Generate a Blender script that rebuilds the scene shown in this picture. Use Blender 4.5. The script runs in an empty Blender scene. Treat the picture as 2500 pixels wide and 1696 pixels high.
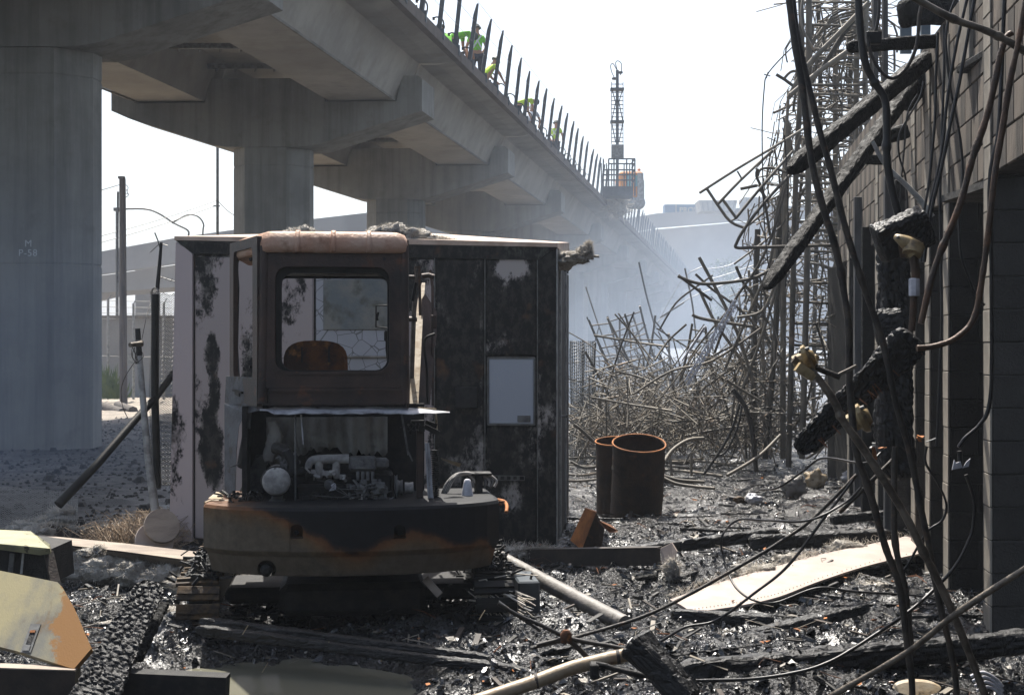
import bpy, math, random
import numpy as np
from mathutils import Vector, Matrix, noise as mnoise

R = math.radians
rng = random.Random(7)
SC = bpy.context.scene
COL = SC.collection

# ------------------------------------------------------------------ camera, world, sun, exposure
CAM_H = 1.75
F_PX = 3300.0            # focal length in pixels of the 2500 px wide photograph
cam_d = bpy.data.cameras.new('camera')
cam = bpy.data.objects.new('camera', cam_d)
COL.objects.link(cam)
cam.location = (0, 0, CAM_H)
cam.rotation_euler = (R(90), 0, 0)
cam_d.sensor_width = 36
cam_d.lens = 36 * F_PX / 2500
cam_d.clip_start = 0.1
cam_d.clip_end = 3000
SC.camera = cam

SUN_EL, SUN_AZ = R(60), R(-11)      # azimuth from +Y towards +X
sdir = Vector((math.sin(SUN_AZ) * math.cos(SUN_EL), math.cos(SUN_AZ) * math.cos(SUN_EL), math.sin(SUN_EL)))
world = bpy.data.worlds.new('World')
SC.world = world
world.use_nodes = True
wn = world.node_tree
wn.nodes.clear()
sky = wn.nodes.new('ShaderNodeTexSky')
sky.sky_type = 'NISHITA'
sky.sun_disc = False
sky.sun_elevation = SUN_EL
sky.sun_rotation = SUN_AZ
sky.air_density = 1.0
sky.dust_density = 2.6
sky.ozone_density = 1.0
bg = wn.nodes.new('ShaderNodeBackground')
bg.inputs['Strength'].default_value = 0.10
wo = wn.nodes.new('ShaderNodeOutputWorld')
hs = wn.nodes.new('ShaderNodeHueSaturation')
hs.inputs['Saturation'].default_value = 0.78
wn.links.new(sky.outputs[0], hs.inputs['Color'])
wn.links.new(hs.outputs[0], bg.inputs[0])
wn.links.new(bg.outputs[0], wo.inputs[0])

sun_d = bpy.data.lights.new('sun', 'SUN')
sun_d.energy = 5.0
sun_d.angle = R(0.53)
sun_d.color = (1.0, 0.95, 0.87)
sun = bpy.data.objects.new('sun', sun_d)
COL.objects.link(sun)
sun.rotation_euler = sdir.to_track_quat('Z', 'Y').to_euler()
sun.location = (-20, 40, 60)

SC.view_settings.view_transform = 'Standard'
SC.view_settings.look = 'None'
SC.view_settings.exposure = 1.1
SC.view_settings.gamma = 1
SC.view_settings.use_curve_mapping = False
SC.cycles.max_bounces = 6
SC.cycles.diffuse_bounces = 3
SC.cycles.glossy_bounces = 3
SC.cycles.transmission_bounces = 3
SC.cycles.transparent_max_bounces = 8
SC.cycles.volume_bounces = 0
SC.cycles.volume_step_rate = 4.0
SC.cycles.caustics_reflective = False
SC.cycles.caustics_refractive = False
SC.cycles.sample_clamp_indirect = 4.0


def S(px, py, Y):
    """world point at depth Y seen at pixel (px, py) of the 2500x1696 photograph"""
    return Vector(((px - 1250) / F_PX * Y, Y, CAM_H - (py - 848) / F_PX * Y))


def D(px, py, Y):
    return S(px * 1.0757, py * 1.0757, Y)


# ------------------------------------------------------------------ materials
MATS = {}


class NT:
    def __init__(self, m):
        self.t = m.node_tree
        self.t.nodes.clear()

    def n(self, typ, **kw):
        nd = self.t.nodes.new(typ)
        for k, v in kw.items():
            if k.startswith('i_'):
                nd.inputs[k[2:].replace('_', ' ')].default_value = v
            else:
                setattr(nd, k, v)
        return nd

    def l(self, a, b):
        self.t.links.new(a, b)


def c4(c):
    return (c[0], c[1], c[2], 1.0)


def mat(name, base, alt=None, scale=4.0, lo=0.42, hi=0.6, rough=0.8, rough2=None, metal=0.0, bump=0.3,
        bscale=30.0, alt2=None, scale2=14.0, lo2=0.5, hi2=0.62, stretch=(1, 1, 1), spec=0.28, detail=6.0,
        bumpdist=0.02, extra=None, var=0.0, sheen=0.0):
    """base colour mixed with alt by noise, alt2 by a second noise; roughness and bump from noise"""
    m = bpy.data.materials.new(name)
    m.use_nodes = True
    t = NT(m)
    tc = t.n('ShaderNodeTexCoord')
    mp = t.n('ShaderNodeMapping')
    mp.inputs['Scale'].default_value = stretch
    t.l(tc.outputs['Object'], mp.inputs['Vector'])
    vec = mp.outputs['Vector']
    out = t.n('ShaderNodeOutputMaterial')
    b = t.n('ShaderNodeBsdfPrincipled')
    b.inputs['Metallic'].default_value = metal
    b.inputs['Specular IOR Level'].default_value = spec
    t.l(b.outputs[0], out.inputs[0])
    col = t.n('ShaderNodeRGB')
    col.outputs[0].default_value = c4(base)
    cur = col.outputs[0]
    fac1 = None
    if alt is not None:
        n1 = t.n('ShaderNodeTexNoise', i_Scale=scale, i_Detail=detail, i_Roughness=0.62)
        t.l(vec, n1.inputs['Vector'])
        mr = t.n('ShaderNodeMapRange')
        mr.inputs['From Min'].default_value = lo
        mr.inputs['From Max'].default_value = hi
        t.l(n1.outputs['Fac'], mr.inputs['Value'])
        fac1 = mr.outputs[0]
        mx = t.n('ShaderNodeMix', data_type='RGBA')
        t.l(fac1, mx.inputs[0])
        t.l(cur, mx.inputs[6])
        mx.inputs[7].default_value = c4(alt)
        cur = mx.outputs[2]
    if alt2 is not None:
        n2 = t.n('ShaderNodeTexNoise', i_Scale=scale2, i_Detail=7.0, i_Roughness=0.65)
        t.l(vec, n2.inputs['Vector'])
        mr2 = t.n('ShaderNodeMapRange')
        mr2.inputs['From Min'].default_value = lo2
        mr2.inputs['From Max'].default_value = hi2
        t.l(n2.outputs['Fac'], mr2.inputs['Value'])
        mx = t.n('ShaderNodeMix', data_type='RGBA')
        t.l(mr2.outputs[0], mx.inputs[0])
        t.l(cur, mx.inputs[6])
        mx.inputs[7].default_value = c4(alt2)
        cur = mx.outputs[2]
    if var:
        oi = t.n('ShaderNodeObjectInfo')
        hv = t.n('ShaderNodeHueSaturation')
        mr3 = t.n('ShaderNodeMapRange')
        mr3.inputs['To Min'].default_value = 1 - var
        mr3.inputs['To Max'].default_value = 1 + var
        t.l(oi.outputs['Random'], mr3.inputs['Value'])
        t.l(mr3.outputs[0], hv.inputs['Value'])
        t.l(cur, hv.inputs['Color'])
        cur = hv.outputs[0]
    if extra:
        cur = extra(t, tc, cur)
    t.l(cur, b.inputs['Base Color'])
    if rough2 is not None:
        n4 = t.n('ShaderNodeTexNoise', i_Scale=scale * 2.2, i_Detail=4.0)
        t.l(vec, n4.inputs['Vector'])
        mr4 = t.n('ShaderNodeMapRange')
        mr4.inputs['From Min'].default_value = 0.35
        mr4.inputs['From Max'].default_value = 0.65
        mr4.inputs['To Min'].default_value = rough
        mr4.inputs['To Max'].default_value = rough2
        t.l(n4.outputs['Fac'], mr4.inputs['Value'])
        t.l(mr4.outputs[0], b.inputs['Roughness'])
    else:
        b.inputs['Roughness'].default_value = rough
    if bump:
        n3 = t.n('ShaderNodeTexNoise', i_Scale=bscale, i_Detail=6.0, i_Roughness=0.6)
        t.l(vec, n3.inputs['Vector'])
        bp = t.n('ShaderNodeBump', i_Strength=bump, i_Distance=bumpdist)
        t.l(n3.outputs['Fac'], bp.inputs['Height'])
        t.l(bp.outputs[0], b.inputs['Normal'])
    MATS[name] = m
    return m


# streaked board-marked concrete
def streaks(amount=0.35, dark=(0.10, 0.095, 0.085), sc=(2.2, 2.2, 0.10)):
    def f(t, tc, cur):
        mp = t.n('ShaderNodeMapping')
        mp.inputs['Scale'].default_value = sc
        t.l(tc.outputs['Object'], mp.inputs['Vector'])
        n = t.n('ShaderNodeTexNoise', i_Scale=1.6, i_Detail=8.0, i_Roughness=0.7)
        t.l(mp.outputs[0], n.inputs['Vector'])
        mr = t.n('ShaderNodeMapRange')
        mr.inputs['From Min'].default_value = 0.44
        mr.inputs['From Max'].default_value = 0.72
        mr.inputs['To Max'].default_value = amount
        t.l(n.outputs['Fac'], mr.inputs['Value'])
        mx = t.n('ShaderNodeMix', data_type='RGBA')
        t.l(mr.outputs[0], mx.inputs[0])
        t.l(cur, mx.inputs[6])
        mx.inputs[7].default_value = c4(dark)
        return mx.outputs[2]
    return f


mat('concrete', (0.30, 0.292, 0.265), (0.22, 0.215, 0.197), scale=0.5, rough=0.9, bump=0.25, bscale=9,
    alt2=(0.20, 0.19, 0.165), scale2=2.2, lo2=0.55, hi2=0.75, extra=streaks(0.65))
mat('concrete_girder', (0.41, 0.385, 0.345), (0.32, 0.30, 0.27), scale=0.35, rough=0.9, bump=0.12, bscale=6,
    alt2=(0.29, 0.265, 0.225), scale2=1.2, lo2=0.5, hi2=0.75, extra=streaks(0.25, sc=(1, 1, 0.6)))
mat('concrete_brown', (0.14, 0.115, 0.10), (0.10, 0.085, 0.075), scale=1.5, rough=0.9, bump=0.2)
mat('concrete_far', (0.34, 0.34, 0.34), (0.28, 0.28, 0.28), scale=0.15, rough=0.95, bump=0)
mat('stencil', (0.62, 0.64, 0.64), (0.36, 0.36, 0.35), scale=9, lo=0.55, hi=0.66, rough=0.9, bump=0)
mat('steel_dark', (0.045, 0.055, 0.065), (0.07, 0.08, 0.09), scale=4, rough=0.55, metal=0.3, bump=0.05)
mat('steel_blue', (0.10, 0.125, 0.145), (0.07, 0.08, 0.09), scale=4, rough=0.5, metal=0.4, bump=0.05)
mat('black_metal', (0.007, 0.007, 0.007), (0.016, 0.015, 0.013), scale=6, rough=0.55, bump=0.15, spec=0.25)
mat('rubber', (0.010, 0.010, 0.011), (0.022, 0.02, 0.019), scale=6, rough=0.4, bump=0.15, spec=0.35)
mat('wire', (0.25, 0.25, 0.26), rough=0.5, metal=0.6, bump=0)
mat('galv', (0.20, 0.20, 0.19), (0.12, 0.115, 0.105), scale=12, rough=0.5, metal=0.6, bump=0.1)
mat('galv_pale', (0.42, 0.42, 0.41), (0.25, 0.25, 0.24), scale=10, rough=0.5, metal=0.3, bump=0.15)
mat('vest', (0.20, 0.62, 0.04), (0.14, 0.42, 0.03), scale=6, rough=0.7, bump=0.5, bscale=20)
mat('vest_yellow', (0.48, 0.70, 0.04), (0.34, 0.5, 0.04), scale=6, rough=0.7, bump=0.5, bscale=20)
mat('vest_band', (0.55, 0.58, 0.58), rough=0.4, bump=0)
mat('skin', (0.35, 0.19, 0.12), rough=0.6, bump=0)
mat('cloth_dark', (0.03, 0.035, 0.05), rough=0.9, bump=0.2)
mat('cloth_white', (0.55, 0.58, 0.65), rough=0.9, bump=0.2)
mat('hat_dark', (0.03, 0.04, 0.035), rough=0.6, bump=0)
mat('machine_orange', (0.70, 0.26, 0.03), (0.55, 0.2, 0.03), scale=2, rough=0.5, bump=0)
mat('glass_cyan', (0.15, 0.38, 0.42), rough=0.1, bump=0)
mat('sign_blue', (0.10, 0.17, 0.27), (0.12, 0.2, 0.3), scale=1, rough=0.8, bump=0)
mat('sign_letter', (0.55, 0.5, 0.36), rough=0.8, bump=0)
mat('tarp', (0.5, 0.49, 0.45), (0.4, 0.39, 0.36), scale=1, rough=0.9, bump=0.2)
mat('wood_pole', (0.16, 0.14, 0.12), (0.09, 0.08, 0.07), scale=3, stretch=(4, 4, 0.3), rough=0.9, bump=0.3)
mat('leaf', (0.16, 0.20, 0.06), (0.10, 0.14, 0.04), scale=3, rough=0.7, bump=0)
mat('dry_weed', (0.36, 0.28, 0.20), (0.26, 0.19, 0.13), scale=9, rough=0.8, bump=0)
mat('insulation', (0.50, 0.47, 0.42), (0.27, 0.245, 0.215), scale=9, lo=0.48, hi=0.66, rough=1.0, bump=1.0, bscale=70, alt2=(0.045, 0.04, 0.034), scale2=6, lo2=0.60, hi2=0.69, bumpdist=0.03)
mat('fibre', (0.62, 0.57, 0.50), (0.42, 0.38, 0.32), scale=7, rough=1.0, bump=0)

# burnt things
mat('char', (0.0035, 0.0035, 0.004), (0.010, 0.010, 0.0105), scale=10, rough=0.28, rough2=0.55, bump=0.6, bscale=85, spec=0.32, bumpdist=0.012)
mat('rubble_stone', (0.075, 0.07, 0.064), (0.03, 0.028, 0.026), scale=1.2, rough=0.85, bump=0.3)
mat('char_wet', (0.006, 0.006, 0.0065), (0.016, 0.016, 0.0165), scale=30, rough=0.20, rough2=0.34, bump=0.4, bscale=120, spec=0.8, bumpdist=0.006)
mat('char_dry', (0.0025, 0.0025, 0.0025), (0.006, 0.006, 0.0055), scale=10, rough=0.42, rough2=0.8, bump=0.8, bscale=85, spec=0.14, bumpdist=0.012)
mat('char_grey', (0.012, 0.012, 0.012), (0.05, 0.048, 0.045), scale=8, rough=0.5, rough2=0.8, bump=0.6, bscale=80, spec=0.35, bumpdist=0.012)
mat('rod', (0.105, 0.094, 0.077), (0.18, 0.155, 0.12), scale=2.5, rough=0.6, bump=0.2, bscale=50, alt2=(0.38, 0.27, 0.18), scale2=1.6, lo2=0.59, hi2=0.70, var=0.55)
mat('rod_dark', (0.014, 0.013, 0.012), (0.032, 0.026, 0.02), scale=3, rough=0.5, bump=0.2, bscale=50, var=0.4, spec=0.4)
mat('conduit', (0.022, 0.020, 0.018), (0.065, 0.054, 0.043), scale=9, lo=0.45, hi=0.62, rough=0.42, rough2=0.6, metal=0.2, bump=0.35, bscale=80, alt2=(0.13, 0.08, 0.05), scale2=7, lo2=0.56, hi2=0.7, spec=0.4)
mat('conduit_rust', (0.085, 0.048, 0.028), (0.03, 0.022, 0.016), scale=6, rough=0.5, metal=0.2, bump=0.35, bscale=80, alt2=(0.17, 0.08, 0.035), scale2=5, lo2=0.53, hi2=0.68, spec=0.4)
mat('conduit_pale', (0.18, 0.155, 0.125), (0.065, 0.055, 0.045), scale=9, rough=0.42, metal=0.4, bump=0.35, bscale=90)
mat('ceramic', (0.36, 0.275, 0.15), (0.24, 0.175, 0.09), scale=14, rough=0.35, bump=0.1,
    alt2=(0.07, 0.055, 0.04), scale2=9, lo2=0.57, hi2=0.68)
mat('plastic_white', (0.62, 0.62, 0.66), (0.42, 0.42, 0.45), scale=12, rough=0.5, bump=0.1)
mat('rust', (0.15, 0.055, 0.02), (0.055, 0.03, 0.02), scale=6, rough=0.8, bump=0.4, bscale=60,
    alt2=(0.34, 0.14, 0.04), scale2=11, lo2=0.56, hi2=0.7)
mat('rust_drum', (0.050, 0.027, 0.015), (0.024, 0.015, 0.010), scale=5, rough=0.75, bump=0.4, bscale=60, spec=0.3,
    alt2=(0.15, 0.055, 0.016), scale2=6, lo2=0.61, hi2=0.74)
mat('rust_bright', (0.40, 0.15, 0.045), (0.20, 0.08, 0.03), scale=6, rough=0.75, bump=0.3, bscale=60)
mat('cab_roof', (0.42, 0.23, 0.15), (0.48, 0.32, 0.23), scale=4, rough=0.5, rough2=0.7, bump=0.35, bscale=45, alt2=(0.22, 0.11, 0.06), scale2=5.5, lo2=0.56, hi2=0.70)
mat('cab_brown', (0.075, 0.047, 0.036), (0.032, 0.026, 0.023), scale=2.6, lo=0.40, hi=0.62, rough=0.6, bump=0.3, bscale=60, alt2=(0.17, 0.07, 0.035), scale2=5, lo2=0.58, hi2=0.72)
mat('cab_grey', (0.10, 0.105, 0.115), (0.055, 0.056, 0.06), scale=7, rough=0.6, bump=0.3, bscale=60, alt2=(0.05, 0.04, 0.034), scale2=9, lo2=0.55, hi2=0.65)
mat('ash_metal', (0.42, 0.42, 0.44), (0.22, 0.22, 0.23), scale=9, rough=0.6, bump=0.4, bscale=40,
    alt2=(0.06, 0.055, 0.05), scale2=16, lo2=0.6, hi2=0.68)
mat('engine_grey', (0.17, 0.17, 0.165), (0.08, 0.08, 0.08), scale=12, rough=0.6, bump=0.4, bscale=60, metal=0.2)
mat('engine_dark', (0.009, 0.009, 0.0095), (0.022, 0.021, 0.019), scale=12, rough=0.6, bump=0.4, bscale=60)
mat('engine_pale', (0.40, 0.385, 0.36), (0.24, 0.23, 0.22), scale=14, rough=0.65, bump=0.3, bscale=60,
    alt2=(0.07, 0.065, 0.06), scale2=9, lo2=0.6, hi2=0.66)
mat('firewall', (0.42, 0.41, 0.38), (0.27, 0.26, 0.24), scale=6, rough=0.95, bump=0.5, bscale=45,
    alt2=(0.33, 0.33, 0.32), scale2=7, lo2=0.6, hi2=0.75)
mat('cream_paint', (0.42, 0.35, 0.25), (0.30, 0.22, 0.13), scale=9, rough=0.5, bump=0.2, alt2=(0.08, 0.06, 0.035), scale2=12, lo2=0.58, hi2=0.66)
mat('cream_pipe', (0.37, 0.30, 0.21), (0.30, 0.22, 0.14), scale=9, rough=0.4, bump=0.2, alt2=(0.12, 0.07, 0.04), scale2=12, lo2=0.60, hi2=0.68)
mat('grey_pipe', (0.22, 0.205, 0.19), (0.15, 0.14, 0.125), scale=9, rough=0.5, bump=0.3, alt2=(0.05, 0.045, 0.04), scale2=10, lo2=0.58, hi2=0.66)
mat('white_sheet', (0.385, 0.32, 0.28), (0.32, 0.265, 0.23), scale=4, rough=0.55, bump=0.15, bscale=20, alt2=(0.16, 0.14, 0.12), scale2=9, lo2=0.68, hi2=0.76)


def rusty_edge(t, tc, cur):
    sp = t.n('ShaderNodeSeparateXYZ')
    t.l(tc.outputs['Object'], sp.inputs[0])
    n = t.n('ShaderNodeTexNoise', i_Scale=5.0, i_Detail=9.0, i_Roughness=0.7)
    t.l(tc.outputs['Object'], n.inputs['Vector'])
    a_ = t.n('ShaderNodeMath', operation='MULTIPLY_ADD')
    t.l(n.outputs['Fac'], a_.inputs[0])
    a_.inputs[1].default_value = 0.55
    t.l(sp.outputs[0], a_.inputs[2])
    mr = t.n('ShaderNodeMapRange')
    mr.inputs['From Min'].default_value = 0.395
    mr.inputs['From Max'].default_value = 0.425
    t.l(a_.outputs[0], mr.inputs['Value'])
    mx = t.n('ShaderNodeMix', data_type='RGBA')
    t.l(mr.outputs[0], mx.inputs[0])
    t.l(cur, mx.inputs[6])
    mx.inputs[7].default_value = (0.26, 0.13, 0.04, 1)
    return mx.outputs[2]


mat('yellow_panel', (0.34, 0.295, 0.165), (0.18, 0.175, 0.145), scale=2.4, lo=0.40, hi=0.60, detail=6, rough=0.5, bump=0.08, bscale=90, alt2=(0.15, 0.10, 0.05), scale2=4, lo2=0.55, hi2=0.68, stretch=(1.6, 1, 0.7), extra=rusty_edge)
mat('cardboard', (0.36, 0.34, 0.20), (0.25, 0.24, 0.16), scale=6, rough=0.7, bump=0.2, alt2=(0.05, 0.045, 0.03), scale2=9, lo2=0.62, hi2=0.68)
mat('brown_steel', (0.055, 0.041, 0.032), (0.03, 0.025, 0.021), scale=5, rough=0.6, bump=0.3, bscale=60)
mat('channel_tan', (0.30, 0.25, 0.20), (0.20, 0.16, 0.13), scale=3, stretch=(1, 1, 3), rough=0.55, bump=0.25)
mat('track_orange', (0.11, 0.07, 0.035), (0.03, 0.022, 0.016), scale=14, rough=0.7, bump=0.3)
mat('cmu', (0.155, 0.13, 0.105), (0.085, 0.075, 0.064), scale=2.2, rough=0.95, bump=0.6, bscale=55, alt2=(0.035, 0.032, 0.029), scale2=2.0, lo2=0.47, hi2=0.62, stretch=(1, 1, 0.16), var=0.16)
mat('cmu_shaded', (0.042, 0.039, 0.035), (0.026, 0.0245, 0.022), scale=1.6, rough=0.95, bump=0.6, bscale=55, var=0.15)  # darker copy of the blocks, shade of the pier faces put into the colour
mat('mortar', (0.09, 0.086, 0.08), (0.05, 0.048, 0.045), scale=9, rough=0.95, bump=0.4)
mat('jamb', (0.30, 0.27, 0.225), (0.2, 0.18, 0.15), scale=7, stretch=(1, 1, 0.3), rough=0.8, bump=0.5, bscale=60)
mat('soot_wood', (0.06, 0.06, 0.062), (0.12, 0.12, 0.12), scale=4, stretch=(3, 3, 0.3), rough=0.7, bump=0.4)
mat('stucco_far', (0.36, 0.35, 0.33), (0.30, 0.29, 0.275), scale=0.3, rough=0.95, bump=0)


# --- booth cladding: pinkish enamel burnt through to soot in ragged patches
def booth_mat(name, paint, bias, sc=1.35, seed=0.0, paint2=None, blobs=()):
    m = bpy.data.materials.new(name)
    m.use_nodes = True
    t = NT(m)
    tc = t.n('ShaderNodeTexCoord')
    mp = t.n('ShaderNodeMapping')
    mp.inputs['Location'].default_value = (seed, seed * 0.7, seed * 1.3)
    mp.inputs['Scale'].default_value = (1.0, 1.0, 0.62)
    t.l(tc.outputs['Object'], mp.inputs[0])
    n1 = t.n('ShaderNodeTexNoise', i_Scale=sc, i_Detail=12.0, i_Roughness=0.72)
    t.l(mp.outputs[0], n1.inputs['Vector'])
    n2 = t.n('ShaderNodeTexNoise', i_Scale=sc * 9, i_Detail=10.0, i_Roughness=0.78)
    t.l(mp.outputs[0], n2.inputs['Vector'])
    field = n1.outputs['Fac']
    # scorches and surviving paint patches at their own places: (px, py, half width, half height in px, strength)
    for px, py, hw, hh, amt in blobs:
        ms = t.n('ShaderNodeMapping', vector_type='POINT')
        lx, lz = (px - 430) / 930 * 3.405, 1.75 - (py - 848) / 277
        ms.inputs['Location'].default_value = (-lx * 277 / hw, 0, -lz * 277 / hh)
        ms.inputs['Scale'].default_value = (277 / hw, 0, 277 / hh)
        t.l(tc.outputs['Object'], ms.inputs[0])
        le = t.n('ShaderNodeVectorMath', operation='LENGTH')
        t.l(ms.outputs[0], le.inputs[0])
        mb_ = t.n('ShaderNodeMapRange')
        mb_.interpolation_type = 'SMOOTHSTEP'
        mb_.inputs['From Min'].default_value = 0.35
        mb_.inputs['From Max'].default_value = 1.3
        mb_.inputs['To Min'].default_value = amt
        mb_.inputs['To Max'].default_value = 0.0
        t.l(le.outputs['Value'], mb_.inputs['Value'])
        ad = t.n('ShaderNodeMath', operation='ADD')
        t.l(field, ad.inputs[0])
        t.l(mb_.outputs[0], ad.inputs[1])
        field = ad.outputs[0]
    r1 = t.n('ShaderNodeMapRange')
    r1.inputs['From Min'].default_value = bias
    r1.inputs['From Max'].default_value = bias + 0.04
    t.l(field, r1.inputs['Value'])
    r1b = t.n('ShaderNodeMapRange')
    r1b.inputs['From Min'].default_value = bias - 0.10
    r1b.inputs['From Max'].default_value = bias + 0.005
    t.l(field, r1b.inputs['Value'])
    r2 = t.n('ShaderNodeMapRange')
    r2.inputs['From Min'].default_value = 0.47
    r2.inputs['From Max'].default_value = 0.56
    t.l(n2.outputs['Fac'], r2.inputs['Value'])
    sootA = t.n('ShaderNodeMix', data_type='RGBA')
    sootA.inputs[6].default_value = (0.006, 0.006, 0.006, 1)
    sootA.inputs[7].default_value = (0.035, 0.032, 0.027, 1)
    t.l(r2.outputs[0], sootA.inputs[0])
    n5 = t.n('ShaderNodeTexNoise', i_Scale=sc * 2.3, i_Detail=5.0)
    t.l(tc.outputs['Object'], n5.inputs['Vector'])
    r5 = t.n('ShaderNodeMapRange')
    r5.inputs['From Min'].default_value = 0.62
    r5.inputs['From Max'].default_value = 0.72
    t.l(n5.outputs['Fac'], r5.inputs['Value'])
    sootB = t.n('ShaderNodeMix', data_type='RGBA')
    t.l(sootA.outputs[2], sootB.inputs[6])
    sootB.inputs[7].default_value = (0.09, 0.045, 0.022, 1)
    t.l(r5.outputs[0], sootB.inputs[0])
    pm = t.n('ShaderNodeMix', data_type='RGBA')
    p2 = paint2 or tuple(x * 0.62 for x in paint)
    pm.inputs[6].default_value = c4(p2)
    pm.inputs[7].default_value = c4(paint)
    mid = t.n('ShaderNodeMath', operation='MULTIPLY')
    t.l(r1b.outputs[0], mid.inputs[0])
    t.l(r2.outputs[0], mid.inputs[1])
    t.l(r1b.outputs[0], pm.inputs[0])
    smear = t.n('ShaderNodeMix', data_type='RGBA')
    t.l(mid.outputs[0], smear.inputs[0])
    t.l(sootB.outputs[2], smear.inputs[6])
    t.l(pm.outputs[2], smear.inputs[7])
    fin = t.n('ShaderNodeMix', data_type='RGBA')
    t.l(r1.outputs[0], fin.inputs[0])
    t.l(smear.outputs[2], fin.inputs[6])
    t.l(pm.outputs[2], fin.inputs[7])
    b = t.n('ShaderNodeBsdfPrincipled')
    b.inputs['Roughness'].default_value = 0.65
    b.inputs['Specular IOR Level'].default_value = 0.22
    t.l(fin.outputs[2], b.inputs['Base Color'])
    bp = t.n('ShaderNodeBump', i_Strength=0.5, i_Distance=0.01)
    t.l(n2.outputs['Fac'], bp.inputs['Height'])
    t.l(bp.outputs[0], b.inputs['Normal'])
    o = t.n('ShaderNodeOutputMaterial')
    t.l(b.outputs[0], o.inputs[0])
    MATS[name] = m
    return m


booth_mat('booth_left', (0.40, 0.335, 0.31), 0.43, sc=1.6, seed=3.1, paint2=(0.21, 0.205, 0.17),
          blobs=((520, 870, 20, 75, -.17), (528, 960, 16, 50, -.15), (520, 1090, 26, 140, -.18), (612, 900, 22, 90, -.12), (500, 690, 45, 80, -.07), (700, 700, 60, 110, -.08), (465, 1260, 30, 60, -.10)))
booth_mat('booth_post', (0.52, 0.43, 0.405), 0.37, seed=9.4)
booth_mat('booth_fascia', (0.10, 0.105, 0.085), 0.62, sc=2.5, seed=1.7)
booth_mat('booth_black', (0.36, 0.325, 0.295), 0.66, sc=1.5, seed=5.0,
          blobs=((1155, 690, 22, 45, .13), (1172, 640, 14, 40, .14), (1250, 1215, 34, 50, .12), (1120, 650, 24, 16, .10), (1068, 800, 5, 300, .10), (1180, 820, 6, 200, .09), (1318, 900, 6, 300, .07)))
booth_mat('booth_mid', (0.42, 0.375, 0.345), 0.64, sc=1.7, seed=12.0,
          blobs=((1255, 655, 52, 42, .22), (1238, 720, 30, 45, .12), (1240, 800, 40, 50, .05)))
booth_mat('booth_board', (0.40, 0.425, 0.465), 0.415, sc=2.4, seed=2.2, paint2=(0.25, 0.25, 0.23))
mat('booth_glass', (0.14, 0.155, 0.155), (0.22, 0.21, 0.18), scale=3, rough=0.35, bump=0.3, bscale=25,
    alt2=(0.10, 0.10, 0.08), scale2=5)
mat('booth_lit', (0.55, 0.42, 0.33), (0.42, 0.30, 0.22), scale=5, rough=0.5, bump=0.1)  # warm pale roof tone with the sunlit look put into it


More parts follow.
